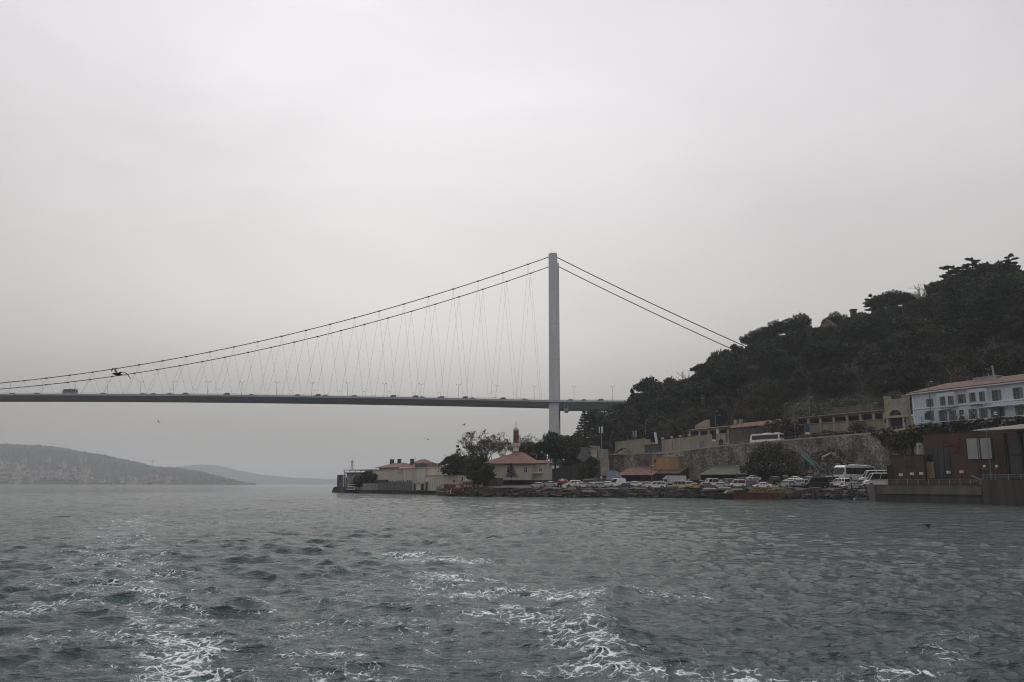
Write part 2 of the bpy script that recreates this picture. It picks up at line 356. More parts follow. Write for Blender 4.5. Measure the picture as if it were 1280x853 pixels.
def lot_z(px, y):
    t = y - shoreY(px); k = max(0, min(1, (px - 860) / 60))
    return itp(t, [(0, 2.0), (6, 2.45), (14, 3.05), (45, 4.6), (80, 5.2)]) * (1 - k) + itp(t, [(0, 2.0), (6, 2.4), (13, 3.25), (27, 4.9), (45, 6.0), (80, 6.6)]) * k
HB = [(500, 1), (600, 2), (640, 3), (700, 6), (740, 12), (762, 24), (830, 26), (900, 30), (1000, 32), (1110, 36), (1280, 38), (1600, 40)]      # extra depth from wall to the foot of the hill
HBZ = [(500, .2), (640, .3), (740, 0.5), (762, 2), (830, 3), (900, 5.5), (1000, 8), (1110, 8), (1280, 9), (1600, 9)]
RY = [(500, 380), (640, 410), (700, 420), (762, 410), (830, 395), (900, 375), (1000, 368), (1110, 362), (1280, 340), (1420, 330), (1600, 320)]      # ridge depth
RPY = [(500, 604), (640, 600), (700, 585), (735, 556), (762, 536), (800, 512), (830, 506), (870, 486), (900, 462), (940, 446), (1000, 432), (1060, 420), (1110, 404), (1180, 388), (1280, 360), (1420, 335), (1600, 320)]
def hill_pt(px, v):
    """v 0 at the foot of the slope, 1 on the ridge"""
    y0 = wallY(px) + itp(px, HB); z0 = wallZ(px) + itp(px, HBZ); y1 = itp(px, RY); z1 = P(px, itp(px, RPY), y1).z
    y = y0 + (y1 - y0) * v; z = z0 + (z1 - z0) * (v ** 0.9 * 0.75 + 0.25 * (3 * v * v - 2 * v ** 3))
    return Vector((P(px, 500, y).x, y, z))
def lerp_cols():
    c = []
    for a, b in zip(ST, ST[1:]):
        k = max(1, int((b - a) / 8)); c += [a + (b - a) * i / k for i in range(k)]
    return c + [ST[-1]]
cols = lerp_cols()
ground_m = mat('lot_ground', (0.085, 0.08, 0.07), .9, .35, .35, bump=.3, detail=8)
hill_m = mat('hill_earth', (0.020, 0.026, 0.014), .95, .5, .12, bump=.5, col2=(0.036, 0.038, 0.022), detail=8)
G = MB(); rows = []
for px in cols:
    S = shoreY(px); W_ = wallY(px); zw = wallZ(px); col = []
    col.append((P(px, 600, S + 3).x, S + 3, -1.6)); col.append((P(px, 600, S + 4.5).x, S + 4.5, 1.2))
    for t in (6, 9, 14, 22, 32): 
        y = min(S + t, W_ - 1.0 - (32 - t) * .02); col.append((P(px, 600, y).x, y, lot_z(px, y)))
    col.append((P(px, 600, W_ - .5).x, W_ - .5, lot_z(px, W_))); col.append((P(px, 600, W_ + .1).x, W_ + .1, zw - .1))
    y = W_ + itp(px, HB) - 6 if px > 745 else W_ + .3
    col.append((P(px, 600, y).x, y, zw - .02))
    for v in (0, .08, .16, .25, .34, .43, .52, .6, .68, .76, .84, .92, 1.0):
        p = hill_pt(px, v); nz = mnoise.noise(Vector((p.x * .03, p.y * .03, 1))) * 3 + mnoise.noise(Vector((p.x * .1, p.y * .1, 4))) * 1.2
        k = max(0, min(1, (px - 740) / 60)); p.z += nz * k * min(1, v * 6) * (1 if v < .95 else .3); col.append(tuple(p))
    p = hill_pt(px, 1)
    for dy, dz in ((25, 0), (80, 1), (220, 3), (420, 5)):
        col.append((P(px, 500, p.y).x * (1 + dy / p.y * .9), p.y + dy, p.z + dz * (1 if px > 760 else .1)))
    rows.append(col)
nc = len(rows[0]); vs_ = [v for c in rows for v in c]; GM = []
fs1 = [(i * nc + j, (i + 1) * nc + j, (i + 1) * nc + j + 1, i * nc + j + 1) for i in range(len(rows) - 1) for j in range(8)]
fs2 = [(i * nc + j, (i + 1) * nc + j, (i + 1) * nc + j + 1, i * nc + j + 1) for i in range(len(rows) - 1) for j in range(8, nc - 1)]
tag(MB().add(vs_, fs1).build('shore_ground', ground_m), kind='structure')
used = sorted({i for f in fs2 for i in f}); rm = {a: i for i, a in enumerate(used)}
tag(MB().add([vs_[i] for i in used], [tuple(rm[i] for i in f) for f in fs2]).build('hill', hill_m, smooth=True), kind='structure')
# upper road: asphalt, kerb, centre line
road_m = mat('asphalt', (0.05, 0.05, 0.052), .85, .2, .8); kerb_m = mat('kerb_stone', (0.30, 0.29, 0.26), .85)
def strip(name, o0, o1, dz0, m, kind='structure', x0=762, x1=1132, thick=0):
    b = MB(); cs = [c for c in cols if x0 <= c <= x1]
    vv = []
    for c in cs:
        for o_ in (o0, o1): vv.append((P(c, 600, wallY(c) + o_).x, wallY(c) + o_, wallZ(c) + dz0))
    b.add(vv, [(2 * i, 2 * i + 2, 2 * i + 3, 2 * i + 1) for i in range(len(cs) - 1)])
    if thick:
        n0 = len(b.v); vv2 = [(x, y, z - thick) for x, y, z in vv]
        b.add(vv + vv2, [(2 * i, 2 * i + 2, n0 + 2 * i + 2 - n0 + len(vv), 2 * i + len(vv)) for i in range(len(cs) - 1)])
    return tag(b.build(name, m), kind=kind)
strip('road', 2.2, 10.2, 0.03, road_m); strip('pavement', 0.9, 2.2, 0.15, kerb_m, thick=.15); strip('pavement', 10.2, 12.6, 0.15, kerb_m, thick=.15)
strip('road_marking', 6.1, 6.25, 0.034, mat('road_paint', (0.7, 0.7, 0.68), .7))
tag(MB().box(-45, 600, 420, 900, -1.5, 2.2).build('land', mat('far_land', (0.05, 0.055, 0.04), .95, .4, .05)), kind='structure')

# ---- hazy far shore
far_m = mat('far_wood', (0.030, 0.040, 0.030), .95, .35, .02, bump=.6, detail=10)
def far_hill(y, prof, depth, seed, x1=None):
    pts = []; r_ = random.Random(seed); b = MB(); n = int((prof[-1][0] - prof[0][0]) / 1.6)
    K = 11
    for i in range(n + 1):
        px = prof[0][0] + (prof[-1][0] - prof[0][0]) * i / n; py = itp(px, prof)
        zt = max(1, P(px, py, y + depth).z)
        for j in range(K):
            v = j / (K - 1); yy = y + depth * v; x = P(px, 600, yy).x
            z = -2 + (zt + 2) * math.sin(v * math.pi / 2) ** 0.9
            z += (mnoise.noise(Vector((x * .004, yy * .004, seed))) * 14 + mnoise.noise(Vector((x * .02, yy * .02, seed))) * 5) * min(1, zt / 60) * (v > 0) * (1 - v * .5) + (mnoise.noise(Vector((x * .08, yy * .08, seed))) * 3.4 + r_.uniform(0, 6.0)) * (v > 0)
            b.v.append((x, yy, z))
    for i in range(n):
        for j in range(K - 1): b.f.append((i * K + j, (i + 1) * K + j, (i + 1) * K + j + 1, i * K + j + 1)); b.m.append(0)
    return tag(b.build('hills', far_m, smooth=False), kind='structure')
FH1 = [(-260, 548), (-120, 550), (0, 556), (40, 557.5), (62, 560), (72, 561), (100, 566), (125, 570), (150, 575), (175, 580), (190, 584), (215, 586.5), (250, 591), (290, 600), (320, 607)]
FH2 = [(150, 590), (200, 586), (222, 583), (250, 581.5), (275, 583), (295, 588), (325, 594.5), (355, 597), (400, 599.5), (430, 602)]
FH3 = [(250, 598), (300, 595.5), (330, 596), (352, 597.5), (380, 598.5), (410, 599.2), (440, 601), (700, 602), (900, 602)]
far_hill(2800, FH1, 800, 3); far_hill(6800, FH2, 900, 5); far_hill(8300, FH3, 700, 8)
# ================================================================ SUSPENSION BRIDGE
BD, BX, BTH, BW = 551.84, 29.08, 0.1039, 24.58
bridge = thing('suspension_bridge', 'long grey suspension bridge crossing the strait, hung by zigzag hangers from one tall slab tower', 'bridge', (BX, BD, 0), math.pi - BTH)
# local frame: +x along the bridge to the left of the picture, +y towards the viewer
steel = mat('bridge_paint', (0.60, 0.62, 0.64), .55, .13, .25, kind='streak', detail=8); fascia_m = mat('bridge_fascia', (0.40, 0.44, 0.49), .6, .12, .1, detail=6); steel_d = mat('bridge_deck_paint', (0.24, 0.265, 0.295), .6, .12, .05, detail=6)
cable_m = mat('cable_steel', (0.05, 0.052, 0.055), .6); hang_m = mat('hanger_wire', (0.20, 0.20, 0.20), .6); rail_m = mat('rail_grey', (0.48, 0.49, 0.50), .6)
ZT, ZM, DK0, CAMB, SPC, SPAN = 164.25, 71.98, 61.04, 8.54, 17.913, 1074.0
def cabz(s): return ZM + (ZT - ZM) * ((s - 537) / 537) ** 2
def dkz(s): return DK0 + CAMB * (1 - ((s - 537) / 537) ** 2) if s >= 0 else DK0 - 0.012 * (-s) 
YN, YF = 0.0, -BW          # near and far cable planes
YC = -BW / 2
def deck_piece(s0, s1, n, drop, name):
    b = MB(); sec = [(16.6, 0.0), (14.5, -1.0 - drop * .3), (9, -3.0 - drop), (-9, -3.0 - drop), (-14.5, -1.0 - drop * .3), (-16.6, 0.0), (-13.8, .12), (13.8, .12)]
    for i in range(n + 1):
        s = s0 + (s1 - s0) * i / n
        for y, z in sec: b.v.append((s, YC + y, dkz(s) - 1.1 + z))
    k = len(sec)
    for i in range(n):
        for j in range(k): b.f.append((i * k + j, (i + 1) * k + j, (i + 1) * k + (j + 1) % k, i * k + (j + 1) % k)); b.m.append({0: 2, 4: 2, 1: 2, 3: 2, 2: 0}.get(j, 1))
    b.f += [tuple(range(k)), tuple(range((n + 1) * k - 1, n * k - 1, -1))]; b.m += [0, 0]
    # fascia
    for y in (16.6, -16.9):
        for i in range(n):
            a, c = s0 + (s1 - s0) * i / n, s0 + (s1 - s0) * (i + 1) / n
            b.hexa([(a, YC + y, dkz(a) - 1.9), (c, YC + y, dkz(c) - 1.9), (c, YC + y + .3, dkz(c) - 1.9), (a, YC + y + .3, dkz(a) - 1.9)], [(a, YC + y, dkz(a) - .7), (c, YC + y, dkz(c) - .7), (c, YC + y + .3, dkz(c) - .7), (a, YC + y + .3, dkz(a) - .7)], 2)
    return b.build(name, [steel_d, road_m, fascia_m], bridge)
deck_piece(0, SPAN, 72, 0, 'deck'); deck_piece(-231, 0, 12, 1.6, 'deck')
def railing(y, s0, s1):
    b = MB(); n = int((s1 - s0) / 9)
    for i in range(n):
        a, c = s0 + 9 * i, s0 + 9 * (i + 1)
        for h_, r_ in ((1.15, .07), (.75, .035), (.4, .035)): b.bar((a, y, dkz(a) - 1.0 + h_), (c, y, dkz(c) - 1.0 + h_), r_, r_)
        for q in range(3): x = a + 3 * q; b.box(x - .05, x + .05, y - .05, y + .05, dkz(x) - 1.0, dkz(x) + .15)
    return b.build('railing', rail_m, bridge)
for y in (YC + 16.4, YC - 16.4, YC + 12.6): railing(y, -225, SPAN)
# towers
for s in (0.0, SPAN):
    for y in (YN, YF):
        b = MB(); cx, tx = 3.15, 2.8; cy, ty = 3.0, 2.4; zt = ZT + .7
        for (z0, z1) in ((-2, zt),):
            b.hexa([(s - cx, y - cy, z0), (s + cx, y - cy, z0), (s + cx, y + cy, z0), (s - cx, y + cy, z0)], [(s - tx, y - ty, z1), (s + tx, y - ty, z1), (s + tx, y + ty, z1), (s - tx, y + ty, z1)])
        # corner ribs of the steel leg
        for dx in (-1, 1):
            b.hexa([(s + dx * (cx + .16) - .14, y + cy - .2, 0), (s + dx * (cx + .16) + .14, y + cy - .2, 0), (s + dx * (cx + .16) + .14, y + cy + .12, 0), (s + dx * (cx + .16) - .14, y + cy + .12, 0)],
                   [(s + dx * (tx + .16) - .14, y + ty - .2, zt), (s + dx * (tx + .16) + .14, y + ty - .2, zt), (s + dx * (tx + .16) + .14, y + ty + .12, zt), (s + dx * (tx + .16) - .14, y + ty + .12, zt)])
        for q in range(1, 13): zq_ = zt * q / 13; w_ = cx + (tx - cx) * q / 13; b.box(s - w_ - .02, s + w_ + .02, y + cy + (ty - cy) * q / 13 - .3, y + cy + (ty - cy) * q / 13 + .03, zq_ - .12, zq_ + .12, 1)
        leg = b.build('tower_leg', [steel, rail_m], bridge)
        b = MB()
        for i in range(7):
            x = s - 2.7 + 5.4 * i / 6; b.tube((x, y + 2.3, zt), (x, y + 2.3, zt + 1.2), .06, n=4)
        b.bar((s - 2.7, y + 2.3, zt + 1.15), (s + 2.7, y + 2.3, zt + 1.15), .08, .08); b.box(s - 2.2, s + 2.2, y - 2, y + 2, zt, zt + .5)
        b.build('guard_rail', rail_m, leg)
        if y == YN: MB().tube((s + 1.4, y, zt), (s + 1.4, y, zt + 5.5), .09, .05, 5).build('mast', cable_m, leg)
        MB().box(s - 1.6, s + 1.6, y - .9, y + .9, zt + .5, zt + .9).build('saddle', steel_d, leg);
        MB().box(s - 3.6, s + 3.6, y - 3.4, y + 3.4, DK0 - 1.4, DK0 - 1.1).build('collar', steel_d, leg)
    for z0, z1 in ((ZT - 7, ZT - 1), (DK0 - 12, DK0 - 5)):
        MB().box(s - 2.2, s + 2.2, YF + 2.6, YN - 2.6, z0, z1).build('crossbeam', steel, bridge)
    for y in (YN, YF): MB().box(s - 7, s + 7, y - 6, y + 6, -3, 3.5).build('pier_base', mat('pier_concrete', (0.3, 0.3, 0.28)), bridge)
# cables
for y in (YN, YF):
    b = MB(); n = 90; pts = [(SPAN * i / n, y, cabz(SPAN * i / n)) for i in range(n + 1)]; b.path(pts, .33, 6); b.build('main_cable', cable_m, bridge)
    b = MB(); n = 10; e = (-231, 50.0); pts = []
    for i in range(n + 1):
        t = i / n; pts.append((e[0] * t, y, ZT + (e[1] - ZT) * t - 3.2 * 4 * t * (1 - t)))
    b.path(pts, .36, 6); b.build('back_stay', cable_m, bridge)
hidden = MB()
cl_mesh = MB().tube((-.75, 0, 0), (.75, 0, 0), .56, n=6).build('cable_clamp', cable_m, bridge)
first = True
for y in (YN, YF):
    for k in range(1, 60):
        s = SPC * k; z = cabz(s)
        if s > SPAN - 9: break
        seen = s < 405
        for sg in (-1, 1):
            f = s + sg * (SPC / 2 - 0.75); p0, p1 = (s, y, z - .3), (f, y + (2.2 if y == YN else -2.2) * 0, dkz(f) - 1)
            if z - dkz(s) < 4.5: f = s + sg * 3; p1 = (f, y, dkz(f) - 1)
            if seen: hg = MB().tube(p0, p1, .055, n=4, caps=False).build('hanger', hang_m, bridge)
            else: hidden.tube(p0, p1, .055, n=4, caps=False)
            if seen and sg == 1: MB().bar((f - .1, y, dkz(f) + 3.4), (f + 1.6, y, dkz(f) + 3.4), .16, .16).build('spreader_bar', hang_m, hg)
        if seen:
            if first: cl = cl_mesh; first = False
            else: cl = cl_mesh.copy(); C.objects.link(cl); cl.parent = bridge
            cl.location = (s, y, z)
tag(hidden.build('hanger_web', hang_m, bridge), kind='stuff')
bridge_M = Matrix.Translation((BX, BD, 0)) @ Matrix.Rotation(math.pi - BTH, 4, 'Z')
def onbr(s, y, z): return tuple(bridge_M @ Vector((s, y, z)))
BR = math.pi - BTH
# abutment of the side span on the hill and side-span piers
# maintenance gantry under the deck
gan = thing('maintenance_gantry', 'small grey box gantry slung under the bridge deck just beyond the tower', 'gantry', onbr(-8.5, YC + 14, DK0 - 8.4), BR)
MB().box(-1.5, 1.5, -1.2, 2, 0, 2.2).build('cage', steel_d, gan); g_ = MB()
for x in (-1.2, 1.2): g_.box(x - .25, x + .25, 1.6, 2.0, 2.2, 7.6)
g_.build('hanger_frame', steel_d, gan); MB().box(-1.2, 1.2, -1, 1, -.6, -.002).build('winch_box', cable_m, gan)
# lamp posts on the deck
lamps_s = [(717.5), (765.6), (667.7), (620), (573), (526), (480), (434.5), (389.5), (345.4), (302), (259), (216), (174.7), (133.7), (93), (52), (11.7)]
dxn = lambda px: (lambda r: (r[0] * BD - (BX) * r[1]) )(ray(px, 495))
def s_at(px, yo=0):          # distance along the bridge for a photo column, on the line yo
    A = Vector((onbr(0, yo, 0)[0], onbr(0, yo, 0)[1])); B = Vector((onbr(1, yo, 0)[0], onbr(1, yo, 0)[1])) - A
    r = ray(px, 495); den = r[0] * B.y - r[1] * B.x
    k = (A.x * B.y - A.y * B.x) / den; q = Vector((r[0] * k, r[1] * k)) - A
    return q.dot(B)
lampproto = None; lamp_m = mat('lamp_grey', (0.16, 0.16, 0.165), .5)
for i, px in enumerate(lamps_s):
    s = s_at(px, YC)
    if lampproto is None:
        lampproto = thing('street_lamp', '', 'street lamp', onbr(s, YC, dkz(s) - 1), BR, 'lamp posts along the bridge deck')
        MB().tube((0, 0, 0), (0, 0, 11.2), .13, .08, 5).build('post', lamp_m, lampproto)
        for sg in (-1, 1):
            a = MB().bar((0, 0, 11.1), (sg * 1.1, 1.0 * sg, 11.9), .09, .09).build('arm', lamp_m, lampproto)
            MB().box(sg * 1.1 - .5, sg * 1.1 + .5, sg - .2, sg + .2, 11.8, 12.0).build('lamp_head', lamp_m, a)
        lp = lampproto
    else: lp = dup(lampproto, onbr(s, YC, dkz(s) - 1), BR)
    # the column of each lamp said by what it stands next to
    if i == 0: lp['label'] = 'slim lamp post on the bridge deck just beyond the tower'
    elif i == 1: lp['label'] = 'slim lamp post on the bridge deck beside the wooded hill'
    elif i == 2: lp['label'] = 'slim double-headed lamp post on the main span, first one out from the bridge tower'
    elif i == 17: lp['label'] = 'slim lamp post on the bridge at the frame edge beyond the high-sided bus'
    elif i == 16: lp['label'] = 'slim lamp post on the bridge just past the high-sided bus'
    elif i == 15: lp['label'] = 'slim lamp post on the bridge standing right over the high-sided bus'
    else: lp['label'] = 'slim double-headed lamp post on the main span, number %s out from the bridge tower' % ['two', 'three', 'four', 'five', 'six', 'seven', 'eight', 'nine', 'ten', 'eleven', 'twelve', 'thirteen'][i - 3]
# ================================================================ VEHICLES
glass_m = mat('car_glass', (0.012, 0.014, 0.016), .12, .1, 1, spec=.6); tyre_m = mat('tyre', (0.02, 0.02, 0.02), .9); hub_m = mat('hubcap', (0.30, 0.30, 0.31), .4, .1, 2, metal=.5)
lamp_glass = mat('headlamp_glass', (0.55, 0.55, 0.55), .2, .05, 1, spec=.6); tail_m = mat('tail_lamp', (0.28, 0.02, 0.02), .3, .1, 1)
trim_m = mat('black_trim', (0.025, 0.025, 0.027), .6)
def paint(n, c): return mat('paint_' + n, c, .32, .05, .8, spec=.5)
PAINT = dict(white=paint('white', (.80, .80, .78)), silver=paint('silver', (.46, .47, .48)), grey=paint('grey', (.16, .165, .17)), dark=paint('dark', (.03, .032, .036)), black=paint('black', (.014, .014, .016)),
             blue=paint('blue', (.05, .075, .13)), red=paint('red', (.22, .03, .03)), yellow=paint('yellow', (.62, .40, .03)), cream=paint('cream', (.60, .56, .40)), green=paint('green', (.06, .10, .08)), maroon=paint('maroon', (.10, .025, .03)))
# side profiles: (x, top of body) outline front(+x) to rear, then glasshouse base / roof spans
KIND = {
 'sedan': dict(L=4.5, W=1.74, z0=.22, prof=[(2.25, .45), (2.22, .62), (1.15, .86), (-1.35, .92), (-2.15, .95), (-2.25, .55)], base=(1.05, -1.55), roof=(.35, -.95), h=1.42, wh=.31, wx=1.33),
 'hatchback': dict(L=3.9, W=1.68, z0=.22, prof=[(1.95, .45), (1.92, .66), (1.0, .90), (-1.6, .96), (-1.92, .9), (-1.95, .5)], base=(.95, -1.9), roof=(.25, -1.45), h=1.46, wh=.30, wx=1.2),
 'estate': dict(L=4.6, W=1.75, z0=.22, prof=[(2.3, .45), (2.27, .64), (1.2, .88), (-1.6, .95), (-2.27, .92), (-2.3, .5)], base=(1.1, -2.25), roof=(.4, -1.9), h=1.48, wh=.31, wx=1.35),
 'suv': dict(L=4.6, W=1.86, z0=.30, prof=[(2.3, .6), (2.27, .88), (1.15, 1.08), (-1.6, 1.12), (-2.27, 1.1), (-2.3, .6)], base=(1.1, -2.22), roof=(.5, -1.95), h=1.8, wh=.38, wx=1.4),
 'small_van': dict(L=4.3, W=1.8, z0=.25, prof=[(2.15, .5), (2.12, .82), (1.35, 1.05), (-1.6, 1.1), (-2.13, 1.1), (-2.15, .5)], base=(1.3, -2.1), roof=(.75, -2.0), h=1.95, wh=.33, wx=1.35),
 'panel_van': dict(L=5.3, W=1.95, z0=.28, prof=[(2.65, .6), (2.6, 1.0), (2.0, 1.28), (-1.6, 1.32), (-2.63, 1.32), (-2.65, .55)], base=(1.95, -2.6), roof=(1.25, -2.5), h=2.45, wh=.36, wx=1.7),
}
MESHES = {}
def car_parts(kind, blind=False):
    key = (kind, blind)
    if key in MESHES: return MESHES[key]
    k = KIND[kind]; w = k['W'] / 2; z0 = k['z0']; body = MB(); gl = MB(); tr = MB()
    pr = k['prof']; n = len(pr)
    low = [(pr[-1][0] + .05, z0 + .12), (pr[-1][0] + .5, z0), (pr[0][0] - .5, z0), (pr[0][0] - .04, z0 + .1)]
    poly = [(x, z) for x, z in pr] + low; m_ = len(poly)
    rings = [(-w + .10, .97), (-w, .90), (-w, 0), (w, 0), (w, .90), (w - .10, .97)]
    vs = []
    zc = (z0 + pr[2][1]) / 2
    for y, f in ((-w + .12, 1), (-w, .88), (w, .88), (w - .12, 1)):
        for x, z in poly: vs.append((x * (1 if f == 1 else .995), y, z if f == 1 else zc + (z - zc) * .82))
    fs = [tuple(range(m_)), tuple(range(4 * m_ - 1, 3 * m_ - 1, -1))]
    for r_ in range(3):
        for i in range(m_): j = (i + 1) % m_; fs.append((r_ * m_ + i, (r_ + 1) * m_ + i, (r_ + 1) * m_ + j, r_ * m_ + j))
    body.add(vs, fs)
    (bf, bb), (rf, rb), h = k['base'], k['roof'], k['h']; zb = pr[2][1] - .02; zbb = pr[3][1] - .03
    bw, rw = w - .10, w - .26 if kind not in ('panel_van', 'small_van') else w - .14
    B4 = [(bf, -bw, zb), (bf, bw, zb), (bb, bw, zbb), (bb, -bw, zbb)]; T4 = [(rf, -rw, h - .09), (rf, rw, h - .09), (rb, rw, h - .09), (rb, -rw, h - .09)]
    gl.hexa([B4[0], B4[1], B4[2], B4[3]], T4)
    # roof skin and pillars
    o = .025
    body.hexa([(rf + .06, -rw - o, h - .10), (rf + .06, rw + o, h - .10), (rb - .05, rw + o, h - .10), (rb - .05, -rw - o, h - .10)], [(rf - .15, -rw + .10, h), (rf - .15, rw - .10, h), (rb + .15, rw - .10, h), (rb + .15, -rw + .10, h)])
    for sy in (-1, 1):
        for a in ((0, .0), (1, 1.0)):
            p0 = Vector((bf if a[0] == 0 else bb, sy * bw, zb if a[0] == 0 else zbb)); p1 = Vector((rf if a[0] == 0 else rb, sy * rw, h - .08)); body.bar(p0, p1, .09, .09)
        for t in ([.42] if kind == 'hatchback' else [.36, .70]):
            x0 = bf + (bb - bf) * t; x1 = rf + (rb - rf) * t; body.bar((x0, sy * (bw + .005), zb), (x1, sy * (rw + .005), h - .08), .07, .05)
        if blind:
            x0 = bf + (bb - bf) * .34; x1 = rf + (rb - rf) * .34
            y0, y1 = sy * (bw + .02), sy * (rw + .02)
            body.add([(x0, y0, zb), (bb, y0, zbb), (rb, y1, h - .06), (x1, y1, h - .06)], [(0, 1, 2, 3)])
            body.add([(x0, y0 - sy * .05, zb), (bb, y0 - sy * .05, zbb), (rb, y1 - sy * .05, h - .06), (x1, y1 - sy * .05, h - .06)], [(3, 2, 1, 0)])
    bump = MB(); fx, rx = pr[0][0], pr[-1][0]
    bump.box(fx - .1, fx + .06, -w + .1, w - .1, z0 + .05, z0 + .28); bump.box(rx - .06, rx + .1, -w + .1, w - .1, z0 + .05, z0 + .28)
    out_ = dict(body=body.build('body', PAINT['white']).data, window_glass=gl.build('window_glass', glass_m).data, bumper=bump.build('bumper', trim_m).data)
    wh = MB(); r_ = k['wh']; wh.tube((0, -.1, 0), (0, .1, 0), r_, n=14)
    out_['wheel'] = wh.build('wheel', tyre_m).data
    hb = MB(); hb.tube((0, -.12, 0), (0, .12, 0), r_ * .58, n=10); out_['rim'] = hb.build('rim', hub_m).data
    hl = MB(); hl.box(-.06, .04, -.16, .16, -.07, .08); out_['headlight'] = hl.build('headlight', lamp_glass).data
    tl = MB(); tl.box(-.04, .05, -.11, .11, -.12, .12); out_['tail_light'] = tl.build('tail_light', tail_m).data
    for o_ in list(C.objects):
        if o_.parent is None and o_.data in out_.values(): bpy.data.objects.remove(o_)
    MESHES[key] = out_; return out_
def link(name, data, parent, loc=(0, 0, 0), rot=None, slot=None):
    o = bpy.data.objects.new(name, data); C.objects.link(o); o.parent = parent; o.location = loc
    if rot: o.rotation_euler = rot
    if slot: o.material_slots[0].link = 'OBJECT'; o.material_slots[0].material = slot
    return o
def make_car(kind, colour, label, loc, rotz, group='vehicles in the waterside car park', name=None, blind=False, cat=None, scale=1):
    k = KIND[kind]; M = car_parts(kind, blind)
    nm = name or {'suv': 'off_road_car', 'small_van': 'van', 'panel_van': 'van'}.get(kind, 'parked_car')
    t = thing(nm, label, cat or ('van' if 'van' in kind else 'car'), loc, rotz, group, scale)
    link('body', M['body'], t, slot=PAINT[colour]); link('window_glass', M['window_glass'], t); link('bumper', M['bumper'], t)
    for sx in (-1, 1):
        for sy in (-1, 1):
            wv = link('wheel', M['wheel'], t, (sx * k['wx'], sy * (k['W'] / 2 - .09), k['wh'])); link('rim', M['rim'], wv)
    for sy in (-1, 1):
        link('headlight', M['headlight'], t, (k['L'] / 2 - .03, sy * (k['W'] / 2 - .3), k['prof'][1][1] - .06)); link('tail_light', M['tail_light'], t, (-k['L'] / 2 + .0, sy * (k['W'] / 2 - .22), k['prof'][-2][1] - .2))
    return t
def make_coach(name, label, loc, rotz, group, L_=12.0, h=3.4, body_m=None, cat='coach'):
    t = thing(name, label, cat, loc, rotz, group); w = 1.25; l = L_ / 2; body_m = body_m or PAINT['white']
    b = MB(); poly = [(l - .05, .35), (l, .9), (l - .02, 1.5), (l - .35, 2.9), (l - .8, h - .1), (l - 1.4, h), (-l + .3, h), (-l, h - .25), (-l + .02, .35)]
    b.prism(poly, -w, w); b.build('body', body_m, t)
    g = MB()
    for sy in (-1, 1): g.box(-l + .5, l - .95, sy * w - .02 if sy < 0 else w - .01, sy * w + .01 if sy < 0 else w + .02, 1.55, h - .5)
    g.build('side_windows', glass_m, t)
    MB().hexa([(l + .015, -w + .1, 1.45), (l + .03, -w + .1, 1.45), (l + .03, w - .1, 1.45), (l + .015, w - .1, 1.45)][0:4], [(l - .345, -w + .1, 2.95), (l - .30, -w + .1, 2.95), (l - .30, w - .1, 2.95), (l - .345, w - .1, 2.95)]).build('windscreen', glass_m, t)
    MB().box(-l - .03, -l + .01, -w + .2, w - .2, 1.7, h - .5).build('rear_window', glass_m, t)
    MB().box(-1.6, 1.0, -.8, .8, h, h + .22).box(-l + .8, -l + 2.2, -.7, .7, h, h + .18).build('roof_pod', body_m, t)
    b = MB()
    for i in range(1, 6): 
        x = -l + .5 + (2 * l - 1.45) * i / 6
        for sy in (-1, 1): b.box(x - .05, x + .05, sy * (w + .02) - .012, sy * (w + .02) + .012, 1.55, h - .5)
    b.build('window_pillar', trim_m, t)
    for x in (l - 2.4, -l + 2.6):
        for sy in (-1, 1):
            wv = MB().tube((x, sy * w - .14, .5), (x, sy * w + .05, .5), .5, n=14).build('wheel', tyre_m, t); MB().tube((x, sy * w - .16, .5), (x, sy * w + .07, .5), .27, n=10).build('rim', hub_m, wv)
    for sy in (-1, 1):
        MB().box(l - .06, l + .03, sy * .85 - .2, sy * .85 + .2, .75, .98).build('headlight', lamp_glass, t)
        MB().bar((l - .3, sy * w, 2.6), (l + .25, sy * (w + .25), 2.5), .05, .05).box(l + .18, l + .3, sy * (w + .25) - .1, sy * (w + .25) + .1, 2.0, 2.5).build('wing_mirror', trim_m, t)
    return t
def make_box_truck(label, loc, rotz, group):
    t = thing('box_truck', label, 'truck', loc, rotz, group); w = 1.15
    MB().prism([(3.5, .6), (3.55, 1.2), (3.35, 1.5), (3.0, 2.45), (1.95, 2.5), (1.95, .6)], -w + .05, w - .05).build('cab', PAINT['silver'], t)
    g = MB().hexa([(3.37, -.95, 1.5), (3.40, -.95, 1.5), (3.40, .95, 1.5), (3.37, .95, 1.5)], [(3.03, -.9, 2.38), (3.08, -.9, 2.38), (3.08, .9, 2.38), (3.03, .9, 2.38)]); g.build('windscreen', glass_m, t)
    MB().box(2.1, 3.0, -w + .03, w - .03, 1.5, 2.2).build('side_window', glass_m, t)
    MB().box(-3.5, 1.8, -w - .05, w + .05, .95, 3.25).build('cargo_box', PAINT['silver'], t); MB().box(-3.5, 3.2, -.5, .5, .5, .95).build('chassis', trim_m, t)
    MB().hexa([(1.95, -.9, 2.5), (3.0, -.9, 2.45), (3.0, .9, 2.45), (1.95, .9, 2.5)][0:4], [(1.95, -.9, 3.1), (2.3, -.9, 2.8), (2.3, .9, 2.8), (1.95, .9, 3.1)]).build('wind_deflector', PAINT['silver'], t)
    for x in (2.6, -2.3):
        for sy in (-1, 1): MB().tube((x, sy * 1.1 - .15, .45), (x, sy * 1.1 + .05, .45), .45, n=12).build('wheel', tyre_m, t)
    return t
